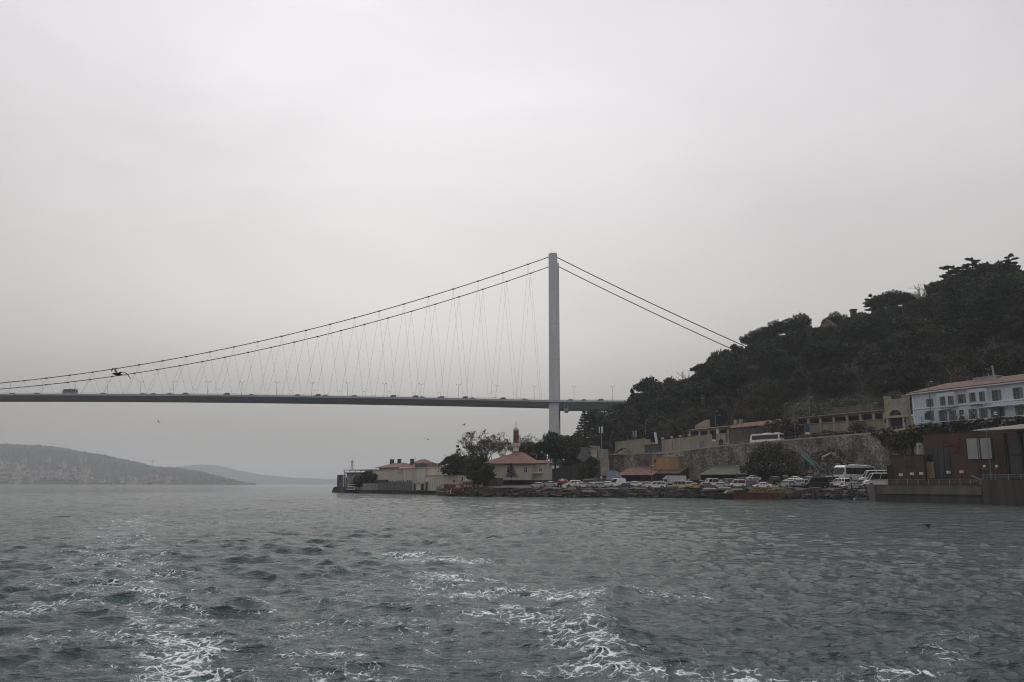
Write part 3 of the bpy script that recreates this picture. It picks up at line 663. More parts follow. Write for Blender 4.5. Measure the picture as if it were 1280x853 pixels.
def lot_at(px, pyb):
    """where a wheel that shows at this photo point stands on the sloping car park"""
    r = ray(px, pyb); S = shoreY(px); best = None
    for i in range(0, 300):
        y = S + 5 + i * .25; k = y / r[1]; z = H + r[2] * k
        d = z - lot_z(px, y)
        if best is None or abs(d) < best[0]: best = (abs(d), y)
        if y > wallY(px) - 2: break
    return best[1]
def on_lot(px, t):
    y = shoreY(px) + t; return (P(px, 600, y).x, y, lot_z(px, y) + .02)
CG = 'vehicles in the waterside car park'
# px centre, distance behind the shoreline, kind, colour, heading (deg; 180 faces left in the photo), label
CARS = [
 (671, 9, 'hatchback', 'silver', 175, 'small silver hatchback at the left end of the waterside car row, nearest the water'),
 (687, 13, 'sedan', 'silver', 178, 'silver saloon parked just behind the small hatchback at the left end of the car row'),
 (716, 13, 'suv', 'white', 195, 'white car with pale bonnet just to the right of the red and white umbrella'),
 (727, 10, 'hatchback', 'white', 30, 'white hatchback, second car to the right of the red and white umbrella'),
 (738, 11, 'sedan', 'silver', 165, 'silver saloon between the red and white umbrella and the long white van'),
 (750, 9, 'estate', 'silver', 20, 'silver estate car just left of the long white van, near the rocks'),
 (757, 14, 'hatchback', 'white', 170, 'white hatchback half hidden behind the front of the long white van'),
 (781, 9, 'sedan', 'blue', 182, 'dark blue saloon in front of the long white van'),
 (792, 15, 'sedan', 'white', 172, 'white saloon half hidden behind the tail of the long white van'),
 (806, 12, 'hatchback', 'silver', 165, 'silver hatchback parked left of the white off-road car with dark windows'),
 (884, 9, 'hatchback', 'grey', 12, 'grey hatchback just right of the yellow taxi'),
 (888, 15, 'small_van', 'white', 200, 'small white van behind the grey hatchback and right of the taxi'),
 (900, 10, 'sedan', 'silver', 150, 'silver saloon nosing towards the taxi below the green shed roof'),
 (909, 15, 'suv', 'grey', 100, 'grey car seen from behind below the right end of the green shed roof'),
 (864, 17, 'small_van', 'maroon', 200, 'dark red minivan behind the yellow taxi'),
 (875, 19, 'sedan', 'green', 170, 'grey green saloon behind the taxi, in the mouth of the green shed'),
 (940, 27, 'sedan', 'white', 182, 'white saloon at the back of the car park beside the dark bush'),
 (938, 20, 'hatchback', 'silver', 175, 'silver hatchback between the two white saloons by the bush'),
 (934, 14, 'estate', 'grey', 190, 'grey estate car behind the moored barge and beside the white pickup'),
 (952, 9, 'sedan', 'white', 180, 'clean white saloon right behind the yellow lattice boom'),
 (967, 20, 'suv', 'dark', 95, 'dark off-road car standing in front of the bush by the retaining wall'),
 (983, 10, 'suv', 'silver', 105, 'silver off-road car seen from behind above the dark speedboat'),
 (993, 24, 'sedan', 'white', 150, 'white saloon in the back row, left of the teal gangway foot'),
 (990, 17, 'estate', 'white', 115, 'white estate car in the middle row behind the silver off-road car'),
 (1001, 12, 'suv', 'silver', 110, 'silver grey car with bright headlamp just left of the black minibus'),
 (1008, 22, 'hatchback', 'grey', 160, 'grey hatchback in the back row right at the teal gangway foot'),
 (1038, 15, 'small_van', 'dark', 100, 'dark people carrier between the black minibus and the silver saloon'),
 (1034, 23, 'sedan', 'silver', 180, 'silver saloon roof showing behind the black minibus'),
 (1050, 12, 'suv', 'white', 110, 'white car seen from the front, directly left of the big silver saloon'),
 (1064, 8, 'sedan', 'silver', 175, 'big silver saloon alone at the open front of the car park, before the white coach'),
 (1076, 13, 'estate', 'grey', 165, 'grey estate car between the silver saloon and the white coach'),
 (980, 27, 'hatchback', 'dark', 90, 'dark hatchback in the back row against the big bush'),
 (925, 22, 'sedan', 'dark', 175, 'dark saloon in shadow under the right edge of the green shed roof'),
 (824, 19, 'sedan', 'dark', 178, 'dark saloon behind the white off-road car, before the rust roofed shed'),
 (770, 19, 'hatchback', 'grey', 178, 'grey hatchback behind the long white van beside the blue awning'),
 (703, 17, 'sedan', 'dark', 178, 'dark saloon parked behind the red and white umbrella against the hedge'),
 (733, 17, 'small_van', 'grey', 178, 'grey small van in the back row before the dark conifer'),
]
for (px, t_, kd, col, hd, lab) in CARS:
    make_car(kd, col, lab, on_lot(px, t_), R(hd), CG, scale=itp(px, [(850, 1.08), (980, 1.16), (1050, 1.32)]))
make_car('panel_van', 'white', 'long white panel van standing in the row below the blue awning', on_lot(771, 13), R(180), CG, blind=True)
make_car('suv', 'white', 'long white off-road car with dark side windows left of the silver truck', on_lot(819, 8), R(180), CG, scale=(1.3, 1.05, 1.05))
make_car('small_van', 'cream', 'cream and white delivery van with twin rear windows beside the yellow taxi', on_lot(851, 8), R(2), CG, scale=1.1)
tx = make_car('sedan', 'yellow', 'yellow taxi parked beside the cream van', on_lot(869, 8), R(10), CG, name='taxi', cat='taxi', scale=1.05)
MB().box(-.1, .15, -.3, .3, 1.42, 1.56).build('roof_sign', lamp_glass, tx)
make_car('small_van', 'white', 'white van with its roof showing behind the taxi', on_lot(862, 12), R(0), CG, scale=.92)
make_box_truck('silver box truck facing left behind the cream van', on_lot(842, 14), R(180), CG)
pk = make_car('small_van', 'white', 'white pickup van with red load behind the moored barge', on_lot(921, 11), R(175), CG, scale=1.08)
MB().box(-2.0, -.2, -.93, .93, 1.15, 1.85).build('load', PAINT['maroon'], pk)
make_car('panel_van', 'black', 'black minibus with headlamp facing left at the front of the car park', on_lot(1020, 9), R(178), CG, name='minibus', cat='minibus', scale=(1.15, 1.15, 1.25))
make_car('panel_van', 'white', 'white minibus facing left, tucked against the low brown block', on_lot(1100, 12), R(172), CG, name='minibus', cat='minibus', scale=1.5)
make_car('panel_van', 'white', 'white minibus behind the other white minibus and right of the coach', on_lot(1094, 19), R(172), CG, name='minibus', cat='minibus', scale=1.5)
make_coach('coach', 'white coach with dark windows parked under the stone retaining wall', on_lot(1069, 25), R(214), CG).scale = (1.25, 1.25, 1.3)
# upper road
def on_road(px, off, dz=.05): y = wallY(px) + off; return (P(px, 600, y).x, y, wallZ(px) + dz)
def road_ang(px):
    a = on_road(px - 6, 5); b = on_road(px + 6, 5); return math.atan2(b[1] - a[1], b[0] - a[0])
UG = 'vehicles on the upper road'
make_coach('coach', 'white coach driving along the upper road above the retaining wall', on_road(961, 4.0), road_ang(961) + math.pi, UG, L_=12.2, h=3.5)
make_car('hatchback', 'dark', 'dark hatchback on the upper road just ahead of the white coach', on_road(928, 4.0), road_ang(928) + math.pi, UG)
make_car('sedan', 'grey', 'grey saloon on the upper road, second vehicle ahead of the white coach', on_road(911, 4.0), road_ang(911) + math.pi, UG)
# traffic on the bridge
BG = 'vehicles crossing the suspension bridge'
deckcars = [(15, 'sedan', 'dark'), (45, 'estate', 'grey'), (128, 'hatchback', 'dark'), (178, 'sedan', 'grey'), (191, 'hatchback', 'black'), (211, 'estate', 'grey'), (231, 'suv', 'dark'), (283, 'small_van', 'grey'), (314, 'sedan', 'grey'), (371, 'estate', 'dark'),
            (397, 'suv', 'dark'), (406, 'sedan', 'grey'), (442, 'estate', 'dark'), (491, 'small_van', 'black'), (519, 'small_van', 'dark'), (527, 'sedan', 'grey'), (551, 'suv', 'grey'), (581, 'small_van', 'black'), (590, 'sedan', 'dark'), (628, 'suv', 'dark'), (655, 'sedan', 'grey'),
            (712, 'estate', 'grey'), (729, 'hatchback', 'dark'), (750, 'suv', 'dark')]
cn = {'sedan': 'saloon', 'estate': 'estate car', 'hatchback': 'hatchback', 'suv': 'off-road car', 'small_van': 'van'}
def near_lamp(px):
    s = sorted([x for x in lamps_s if x < 700], reverse=True); names = ['first', 'second', 'third', 'fourth', 'fifth', 'sixth', 'seventh', 'eighth', 'ninth', 'tenth', 'eleventh', 'twelfth', 'thirteenth', 'fourteenth', 'fifteenth', 'last']
    i = min(range(len(s)), key=lambda j: abs(s[j] - px)); return names[i], ('left' if px < s[i] else 'right')
for px, kd, col in deckcars:
    yy = YC + 12.5; s = s_at(px, yy)
    if px < 700:
        nm, sd_ = near_lamp(px); lab = '%s %s on the bridge, just %s of the %s lamp post from the tower' % (col, cn[kd], sd_, nm)
    else: lab = '%s %s on the bridge between tower and hill%s' % (col, cn[kd], {712: ', closest to the tower', 729: ', midway', 750: ', closest to the trees'}[px])
    make_car(kd, col, lab, onbr(s, yy, dkz(s) - .95), BR, BG, name='car' if 'van' not in kd else 'van', scale=1.05)
s = s_at(87, YC + 12.5)
bus = make_coach('double_deck_bus', 'pale high-sided bus crossing the bridge deck at the far left', onbr(s, YC + 12.5, dkz(s) - .95), BR, BG, L_=10.5, h=4.2, body_m=mat('bus_pale', (.36, .34, .34), .5), cat='bus')
MB().box(-4.6, 4.4, 1.262, 1.29, 2.35, 2.75).box(-4.6, 4.4, -1.29, -1.262, 2.35, 2.75).build('waist_panel', mat('bus_pale', (.36, .34, .34)), bus)
# ================================================================ TREES
def leaf_mat(name, c, c2=None): return mat(name, c, .75, .42, .45, spec=.15, objrand=.42, col2=c2)
lf_pine = leaf_mat('needles_dark', (0.014, 0.021, 0.015), (0.028, 0.038, 0.024)); lf_broad = leaf_mat('leaves_evergreen', (0.016, 0.025, 0.013), (0.042, 0.052, 0.026)); lf_green = leaf_mat('leaves_green', (0.028, 0.046, 0.016), (0.060, 0.074, 0.030))
lf_brown = leaf_mat('leaves_dull', (0.055, 0.047, 0.034), (0.085, 0.075, 0.052)); bark = mat('bark', (0.055, 0.045, 0.038), .9, .3, 2); bark_p = mat('bark_pale', (0.13, 0.12, 0.105), .9, .3, 2); twig_m = mat('twigs', (0.13, 0.118, 0.105), .9, .25, 2)
lf_ivy = leaf_mat('leaves_ivy', (0.020, 0.034, 0.020))
def leaf_cloud(blobs, size, seed, flat=0.0, fill=.55):
    """blobs: (cx,cy,cz, rx,ry,rz, n) -> numpy quads spread through each clump, thicker towards its outside"""
    rs = np.random.RandomState(seed); VV = []
    for (cx, cy, cz, rx, ry, rz, n) in blobs:
        d = rs.normal(size=(n, 3)); d /= np.linalg.norm(d, axis=1)[:, None]
        r = fill + (1 - fill) * rs.rand(n) ** .6; ph = rs.rand(3) * 6
        lump = 1 + .22 * np.sin(d[:, 0] * 5 + ph[0]) * np.sin(d[:, 1] * 5 + ph[1]) + .16 * np.sin(d[:, 2] * 7 + ph[2] + d[:, 0] * 6)
        c = d * (r * lump)[:, None] * np.array([rx, ry, rz]) + np.array([cx, cy, cz])
        a = rs.normal(size=(n, 3)); a[:, 2] *= (1 - flat); a /= np.linalg.norm(a, axis=1)[:, None] + 1e-9
        b = rs.normal(size=(n, 3)); b[:, 2] *= (1 - flat); b -= a * (a * b).sum(1)[:, None]; b /= np.linalg.norm(b, axis=1)[:, None] + 1e-9
        s = size * rs.uniform(.6, 1.35, n)[:, None]
        VV.append(np.stack([c - a * s - b * s * .5, c + a * s * .2 - b * s * .62, c + a * s + b * s * .5, c - a * s * .1 + b * s * .6], 1).reshape(-1, 3))
    V = np.vstack(VV); return V, np.arange(len(V)).reshape(-1, 4)
def tree_parts(trunk_mb, blobs, size, lm, bm_, seed, flat=0, fill=.55):
    V, Q = leaf_cloud(blobs, size, seed, flat, fill); c = np_mesh('crown', V, Q, lm); t = trunk_mb.build('trunk', bm_)
    d = (t.data, c.data); bpy.data.objects.remove(t); bpy.data.objects.remove(c); return d
def limb(mb, p, d, l, r, n=5, bend=.12, rr=None):
    rr = rr or rnd; p = Vector(p); d = Vector(d).normalized(); pts = [p.copy()]
    seg = 4
    for i in range(seg):
        q = p + d * l / seg; mb.tube(p, q, r * (1 - i / seg * .6), r * (1 - (i + 1) / seg * .6), n, caps=False); p = q
        d = (d + Vector((rr.uniform(-bend, bend), rr.uniform(-bend, bend), rr.uniform(-bend, bend)))).normalized(); pts.append(p.copy())
    return pts, d
def stone_pine(seed, h=13):
    rr = random.Random(seed); t = MB(); pts, d = limb(t, (0, 0, -1), (rr.uniform(-.1, .1), rr.uniform(-.1, .1), 1), h * .66 + 1, .32, 7, .06, rr); bl = []; top = pts[-1]
    for i in range(9):
        a = i * 2.4 + rr.uniform(-.3, .3); r_ = h * rr.uniform(.12, .33); c = Vector((math.cos(a) * r_, math.sin(a) * r_, h * (.86 - .10 * (r_ / (h * .36)) + rr.uniform(-.09, .03))))
        c += Vector((top.x, top.y, 0)); limb(t, pts[3] if i % 2 else pts[-1], c - (pts[3] if i % 2 else pts[-1]), (c - (pts[3] if i % 2 else pts[-1])).length * .9, .12, 5, .05, rr)
        bl.append((c.x, c.y, c.z, h * .18, h * .18, h * rr.uniform(.10, .15), 380))
    bl.append((top.x, top.y, h * .92, h * .22, h * .22, h * .14, 460)); return tree_parts(t, bl, .34, lf_pine, bark, seed, .3)
def cedar(seed, h=16, sparse=1.0):
    rr = random.Random(seed); t = MB(); lean = Vector((rr.uniform(-.04, .04), rr.uniform(-.04, .04), 1)); pts, d = limb(t, (0, 0, -1), lean, h + 1, .42, 7, .03, rr); bl = []
    nl = 9
    for j in range(nl):
        f = .26 + .70 * j / (nl - 1); z = h * f; R_ = h * (.34 * (1 - f) ** .55 + .045) * rr.uniform(.75, 1.15)
        for q in range(rr.choice([2, 3, 3]) if f < .9 else 2):
            a = rr.uniform(0, 6.28); e = Vector((math.cos(a) * R_, math.sin(a) * R_, z + rr.uniform(-.2, .5))); o_ = Vector((lean.x * z, lean.y * z, z - .4)); t.tube(o_, e, .13 * (1 - f) + .04, .03, 4, caps=False)
            for k_ in (.45, .72, .98):
                c = o_.lerp(e, k_); w_ = R_ * .30 * (1.15 - .4 * k_) + .35; bl.append((c.x + rr.uniform(-.3, .3), c.y + rr.uniform(-.3, .3), c.z + .15, w_, w_, .26 + R_ * .04, int(105 * sparse * max(.5, w_))))
    bl.append((lean.x * h, lean.y * h, h * 1.0, .35, .35, .7, 60)); return tree_parts(t, bl, .27, lf_pine, bark, seed, .55, .3)
def broad(seed, h=11, wd=.42, lm=None, n=15, size=.34, dens=230):
    rr = random.Random(seed); t = MB(); pts, d = limb(t, (0, 0, -1), (rr.uniform(-.1, .1), rr.uniform(-.1, .1), 1), h * .6 + 1, .3, 7, .08, rr); bl = []
    for i in range(n):
        a = i * 2.4 + rr.uniform(-.4, .4); f = rr.random(); z = h * (.30 + .58 * f); R_ = h * wd * math.sqrt(max(.05, 1 - ((f - .35) / .72) ** 2)) * rr.uniform(.45, .8)
        c = Vector((math.cos(a) * R_, math.sin(a) * R_, z)); p = pts[min(4, 1 + int(f * 4))]; t.tube(p, c, .12, .04, 5, caps=False)
        s_ = h * rr.uniform(.13, .2); bl.append((c.x, c.y, c.z, s_ * 1.1, s_ * 1.1, s_ * .82, int(dens * (s_ / 1.7) ** 2)))
    bl.append((0, 0, h * .55, h * .22, h * .22, h * .28, dens)); return tree_parts(t, bl, size, lm or lf_broad, bark, seed)
def cypress(seed, h=12):
    rr = random.Random(seed); t = MB().tube((0, 0, -1), (0, 0, h * .9), .2, .05, 6); bl = []
    for j in range(9): f = j / 8; bl.append((rr.uniform(-.1, .1), rr.uniform(-.1, .1), h * (.12 + .82 * f), (1.25 * (1 - f * .75)) * (.6 if j == 0 else 1), (1.25 * (1 - f * .75)), h * .085, 150))
    return tree_parts(t, bl, .24, lf_pine, bark, seed)
def spruce(seed, h=17):
    rr = random.Random(seed); t = MB().tube((0, 0, -1), (0, 0, h), .32, .05, 6); bl = []
    for j in range(17):
        f = j / 16; z = h * (.10 + .86 * f); R_ = h * .27 * (1 - f) ** .85 + .25
        for q in range(6):
            a = q * 1.047 + j * .5 + rr.uniform(-.25, .25); e = Vector((math.cos(a) * R_, math.sin(a) * R_, z - R_ * .12))
            t.tube((0, 0, z), e, .05, .02, 3, caps=False)
            for k_ in (.4, .85): c = Vector((0, 0, z)).lerp(e, k_); bl.append((c.x, c.y, c.z, R_ * .3 + .15, R_ * .3 + .15, .3, 34))
    return tree_parts(t, bl, .26, lf_pine, bark, seed, .4, .3)
def bare(seed, h=11, spread=.5, leafy=0, fine=3, tm=None, wdt=.04):
    rr = random.Random(seed); t = MB(); tw = MB(); bl = []
    def grow(p, d, l, r, lvl):
        pts, d2 = limb(t if lvl < 2 else tw, p, d, l, r, 5 if lvl < 2 else 3, .16, rr)
        if lvl == fine + 1 or l < .35:
            if leafy and rr.random() < leafy: e = pts[-1]; bl.append((e.x, e.y, e.z, .5, .5, .4, 6))
            return
        for i in range(rr.choice([3, 4]) if lvl < 2 else 3):
            a = rr.uniform(0, 6.28); up = rr.uniform(.25, .9); nd_ = (d2 * 1.0 + Vector((math.cos(a), math.sin(a), up - .3)) * spread * 1.5).normalized()
            grow(pts[rr.choice([2, 3, 4]) if i else 4], nd_, l * rr.uniform(.58, .78), max(wdt, r * .5), lvl + 1)
    grow((0, 0, -.6), (rr.uniform(-.08, .08), rr.uniform(-.08, .08), 1), h * .34, .26, 0)
    td = t.build('trunk', tm or bark_p); d1 = td.data; bpy.data.objects.remove(td)
    V = np.array(tw.v); 
    o = tw.build('twigs', [twig_m, lf_brown]); 
    if bl:
        Vl, Ql = leaf_cloud(bl, .13, seed, 0, .1); b2 = MB(); b2.v = list(tw.v) + [tuple(v) for v in Vl]; n0 = len(tw.v); b2.f = list(tw.f) + [tuple(int(x) + n0 for x in q) for q in Ql]; b2.m = [0] * len(tw.f) + [1] * len(Ql)
        bpy.data.objects.remove(o); o = b2.build('twigs', [twig_m, lf_brown])
    d2 = o.data; bpy.data.objects.remove(o); return (d1, d2)
def bush(seed, h=2.6, lm=None, size=.2, w=1.0):
    rr = random.Random(seed); t = MB(); bl = []
    for i in range(9):
        a = rr.uniform(0, 6.28); R_ = h * w * rr.uniform(.15, .6); z = h * rr.uniform(.3, .72); t.tube((0, 0, -.2), (math.cos(a) * R_, math.sin(a) * R_, z), .05, .02, 4, caps=False)
        bl.append((math.cos(a) * R_, math.sin(a) * R_, z, h * .3, h * .3, h * .26, 130))
    return tree_parts(t, bl, size, lm or lf_broad, bark, seed)
PROT = {'stone_pine': [stone_pine(s) for s in (1, 2, 3)], 'cedar': [cedar(s) for s in (4, 5, 6)], 'broad': [broad(s) for s in (7, 8, 9, 10)] + [broad(21, 10, .46, None, 18), broad(31, 10.5, .4, lf_green)], 'dull': [broad(s, 9, .44, lf_brown, 14, .26, 150) for s in (11, 12)],
        'cypress': [cypress(13)], 'spruce': [spruce(s) for s in (14, 15)], 'bare': [bare(s) for s in (16, 17, 18)], 'plane': [bare(19, 13.5, .62, .75, 4), bare(20, 12, .62, .7, 4)], 'bush': [bush(22), bush(23), bush(24, 2.4, lf_brown)], 'wisp': [bare(25, 8, .35, 0, 4, twig_m, .03)]}
PH = {'stone_pine': 12.7, 'cedar': 16.6, 'broad': 11, 'dull': 9, 'cypress': 12, 'spruce': 17, 'bare': 11, 'plane': 12.5, 'bush': 2.5, 'wisp': 8}
TNAME = {'stone_pine': 'umbrella_pine', 'cedar': 'cedar_tree', 'broad': 'evergreen_tree', 'dull': 'dull_tree', 'cypress': 'cypress_tree', 'spruce': 'conifer_tree', 'bare': 'bare_tree', 'plane': 'plane_tree', 'bush': 'bush', 'wisp': 'bare_tree'}
PTOP = {}
for _k in PROT.values():
    for _t, _c in _k:
        co = np.empty(len(_c.vertices) * 3, dtype=np.float32); _c.vertices.foreach_get('co', co); PTOP[_c.name] = float(np.percentile(co[2::3], 99.7))
def tree(kind, loc, h, label, group=None, var=None, rot=None, wide=1.0):
    i = rnd.randrange(len(PROT[kind])) if var is None else var; td, cd = PROT[kind][i]; s_ = h / PTOP[cd.name]
    t = thing(TNAME[kind], label, 'bush' if kind == 'bush' else 'tree', loc, rnd.uniform(0, 6.28) if rot is None else rot, group, (s_ * wide, s_ * wide, s_))
    link('trunk' if kind != 'bush' else 'stem', td, t); link('twigs' if kind in ('bare', 'plane', 'wisp') else 'crown' if kind != 'bush' else 'foliage', cd, t); return t
def tree_px(kind, px, pytop, pybase, y, label, group=None, var=None, rot=None, wide=1.0):
    p = P(px, pybase, y); return tree(kind, p, P(px, pytop, y).z - p.z, label, group, var, rot, wide)
# ---- skyline trees, each where the ridge line shows it
TG = 'dark trees along the hilltop skyline'
def sky_tree(kind, px, pytop, v, label, wide=1.0, var=None, rot=None, dn=0):
    p = hill_pt(px, v); top = P(px, pytop, p.y).z; h = top - p.z + 1.5 + dn
    return tree(kind, (p.x, p.y, p.z - 1.5 - dn), h, label, TG, var, rot, wide)
SK = [
 ('cypress', 791, 486, .90, 'small dark upright conifer standing by itself at the hill edge above the bridge deck', 1.9), ('stone_pine', 811, 473, .95, 'round topped dark pine above the bridge end, with a tiny mast over it', 1.15), ('stone_pine', 823, 477, .8, 'dark rounded pine just right of the round topped one above the bridge end', 1.1),
 ('broad', 843, 472, .92, 'pointed dark evergreen left of the bare skyline tree', 1.0), ('broad', 833, 484, .8, 'low dark evergreen in the dip between the two skyline pines', 1.0), ('bare', 862, 464, 1.0, 'bare pale tree on the skyline left of the big rounded pine', 1.15),
 ('stone_pine', 884, 455, .9, 'big rounded pine bulging out at the left corner of the hilltop', 1.35), ('stone_pine', 893, 452, .75, 'second rounded pine close behind the big bulging one on the hill corner', 1.2), ('broad', 898, 440, .98, 'jagged dark evergreen right of the big rounded pine on the skyline', .8), ('cypress', 904, 436, 1.0, 'thin dark columnar cypress on the skyline below the bridge cables', .8),
 ('broad', 910, 437, .97, 'small leafy top just right of the thin cypress', .7), ('broad', 923, 431, .98, 'round bushy crown where the lower bridge cable meets the trees', .8), ('stone_pine', 944, 416, .95, 'spreading pine where the upper bridge cable meets the trees', 1.2), ('stone_pine', 962, 409, .98, 'wide flat pine right of the cable end on the hilltop', 1.15), ('stone_pine', 975, 402, 1.0, 'tall umbrella pine with sky showing under its crown', 1.1),
 ('stone_pine', 990, 399, .98, 'umbrella pine in the middle of the hilltop group left of the red gable', 1.2), ('stone_pine', 1004, 393, 1.0, 'tallest round headed pine of the group left of the red gable', .9), ('broad', 1016, 408, .95, 'dark tree end of the pine group nearest the red gable', .9), ('broad', 1024, 412, .85, 'low evergreen under the red gable', 1.0),
 ('stone_pine', 1050, 391, .98, 'leaning flat topped pine between the red gable and the chimney', .9), ('broad', 1043, 398, .97, 'dark bushy tree in front of the red gabled house', .7), ('broad', 1066, 398, .93, 'dense dark tree below the hilltop chimney', 1.0), ('broad', 1083, 391, .95, 'dark tree right of the hilltop chimney', .9),
 ('cedar', 1100, 369, 1.0, 'layered cedar with two flat shelves right of the hilltop chimney', 1.0), ('stone_pine', 1112, 370, .96, 'dense pine beside the layered cedar right of the chimney', 1.0), ('stone_pine', 1130, 364, 1.0, 'broad pine with level top just left of the wispy bare tree', 1.15), ('stone_pine', 1141, 365, .96, 'second broad pine just left of the wispy bare tree', 1.0),
 ('wisp', 1157, 358, 1.0, 'wispy bare tree on the skyline in the notch between the pines', 1.3), ('wisp', 1166, 362, .97, 'second wispy bare tree in the skyline notch', 1.2), ('broad', 1160, 377, .9, 'dark evergreen filling the skyline notch below the bare trees', 1.1), ('cedar', 1178, 353, .96, 'thin spiky topped cedar right of the wispy bare trees', .62),
 ('cedar', 1199, 334, .93, 'ragged cedar with long shelves sloping down to the left', .95), ('cedar', 1209, 333, .98, 'tall layered cedar left of the one with the pointed leader', 1.0), ('cedar', 1234, 323, 1.0, 'highest cedar with a thin pointed leader over the hilltop', .95), ('cedar', 1222, 332, .95, 'dense cedar just under the pointed leader', 1.15), ('stone_pine', 1250, 330, .98, 'broad dark pine right of the pointed cedar', 1.1),
 ('stone_pine', 1268, 326, 1.0, 'flat pine with a gap of sky under it near the frame edge', 1.1), ('cedar', 1283, 319, .96, 'dark cedar cut by the right edge of the picture', 1.0), ('broad', 1190, 352, .88, 'dark evergreen below the ragged cedar', 1.2), ('broad', 1215, 345, .86, 'dark evergreen under the pointed cedar', 1.2), ('broad', 1247, 343, .85, 'dark evergreen under the flat pines near the frame edge', 1.2), ('broad', 1275, 340, .84, 'dark evergreen at the right edge under the cut cedar', 1.2),
]
for a in SK: sky_tree(a[0], a[1], a[2], a[3], a[4], a[5])
for px, py in ((1310, 315), (1345, 308), (1390, 300), (1430, 296)): pass
# ---- the wooded slope, row by row
bands = [(.03, 'foot', 'at the slope foot'), (.13, 'lower', 'low on the slope'), (.25, 'lower', 'on the lower slope'), (.37, 'middle', 'below mid slope'), (.49, 'middle', 'at mid slope'), (.61, 'upper', 'above mid slope'), (.73, 'upper', 'on the upper slope'), (.84, 'top', 'high on the slope'), (.93, 'top', 'just under the skyline')]
land = [(768, 'above the antenna mast'), (793, 'above the brown hut'), (818, 'above the steel shelter'), (845, 'above the first stone balls'), (872, 'above the grey wall gate'), (900, 'above the dark banner'), (925, 'above the tiled house chimneys'), (950, 'above the coach front'), (980, 'above the coach tail'), (1003, 'above the arcade left end'), (1030, 'above the blue banner'), (1060, 'above the arcade middle'), (1092, 'above the arcade right end'), (1118, 'above the gate left tower'), (1140, 'above the gate right tower'), (1165, 'above the mansion corner'), (1190, 'above the first mansion bay'), (1212, 'above the mansion door'), (1236, 'above the rooftop box'), (1258, 'right of the mansion roof pipe'), (1285, 'at the frame edge'), (1315, 'just outside the frame edge'), (1600, 'beyond the frame edge')]
kinds_at = {'foot': ['dull', 'dull', 'broad', 'bare'], 'lower': ['broad', 'dull', 'broad', 'bare', 'broad'], 'middle': ['broad', 'broad', 'stone_pine', 'dull', 'cedar'], 'upper': ['broad', 'stone_pine', 'broad', 'cedar', 'broad'], 'top': ['broad', 'broad', 'broad', 'stone_pine']}
adj = {'stone_pine': 'dark flat-topped pine', 'cedar': 'dark layered cedar', 'broad': 'dark bushy evergreen', 'dull': 'dull brownish tree', 'bare': 'leafless grey tree'}
for bi, (v, bn, bw) in enumerate(bands):
    px = 752 + (bi % 2) * 7
    while px < 1345:
        step = itp(px, [(750, 12), (900, 15), (1100, 18), (1400, 22)]) * rnd.uniform(.8, 1.2)
        # an open grassy, rocky patch above the arcade
        if (980 < px < 1110 and v < .2) or (v < .1 and px < 860 and rnd.random() < .5): px += step; continue
        kd = rnd.choice(kinds_at[bn]); vv = min(.92, max(.0, v + rnd.uniform(-.035, .035))); p = hill_pt(px, vv)
        h = {'dull': 7.5, 'broad': 9.5, 'stone_pine': 12, 'cedar': 13, 'bare': 9}[kd] * rnd.uniform(.75, 1.3)
        if v > .3: h *= 1.2
        if v < .1: h *= .75
        if v > .9: h *= 1.25
        top_lim = P(px, itp(px, [(745, 545), (760, 520), (785, 507), (800, 491), (830, 483), (870, 468), (900, 450), (940, 430), (1000, 412), (1060, 405), (1110, 385), (1180, 368), (1200, 352), (1280, 340), (1420, 318)]), p.y).z
        h = min(h, max(4.0, top_lim - p.z))
        lm_ = next(t for x, t in land if px < x)
        tree(kd, (p.x, p.y, p.z - .6), h, '%s %s %s' % (adj[kd], bw, lm_), '%ss on the wooded slope' % adj[kd].replace('dark ', ''), wide=rnd.uniform(.95, 1.25)); px += step
# undergrowth over the slope
rs = np.random.RandomState(3); bl = []
for i in range(5200):
    px = rs.uniform(745, 1400); v = rs.rand() ** 1.6 * .95; p = hill_pt(px, v); s_ = rs.uniform(.6, 1.6); bl.append((p.x, p.y, p.z + .5, s_ * 1.4, s_ * 1.4, s_ * .8, 16))
V, Q = leaf_cloud(bl, .26, 5); und = np_mesh('undergrowth', V, Q, mat('scrub', (0.026, 0.032, 0.016), .9, .45, .08, col2=(0.048, 0.048, 0.028), detail=6)); tag(und, kind='stuff')
# ---- conifers and trees at the left foot of the hill
tree_px('spruce', 731, 514, 575, 335, 'tall serrated conifer at the left foot of the hill under the bridge deck', wide=1.15); tree_px('spruce', 741, 519, 575, 345, 'dark conifer close behind the tall serrated one under the deck', wide=1.1)
tree_px('spruce', 752, 522, 570, 350, 'dark conifer next to the antenna mast at the foot of the hill', wide=1.2); tree_px('broad', 764, 515, 565, 365, 'dense evergreen just below the bridge deck end'); tree_px('broad', 748, 512, 560, 380, 'pale hazy evergreen right under the deck end', wide=.8)
tree_px('broad', 772, 520, 566, 350, 'round dark evergreen over the little brown gabled hut', wide=1.1); tree_px('broad', 722, 540, 576, 330, 'dark tree at the very foot of the hill, left of the serrated conifer', wide=.8)
tree_px('broad', 785, 505, 560, 372, 'dark evergreen at the bridge end between deck and small upright conifer', wide=1.0); tree_px('broad', 783, 530, 562, 345, 'low dark evergreen over the antenna mast on the wall', wide=1.1)
tree_px('broad', 716, 560, 590, 300, 'small dark evergreen left of the grey container', wide=.9)
tree_px('stone_pine', 687, 548, 592, 282, 'pine with a thin straight trunk right of the red roofed house', wide=1.05, var=0); tree_px('broad', 694, 541, 582, 310, 'rounded dark tree in front of the bridge tower foot', wide=.95); tree_px('broad', 712, 545, 580, 320, 'greyish round tree just right of the tower foot', wide=1.0)
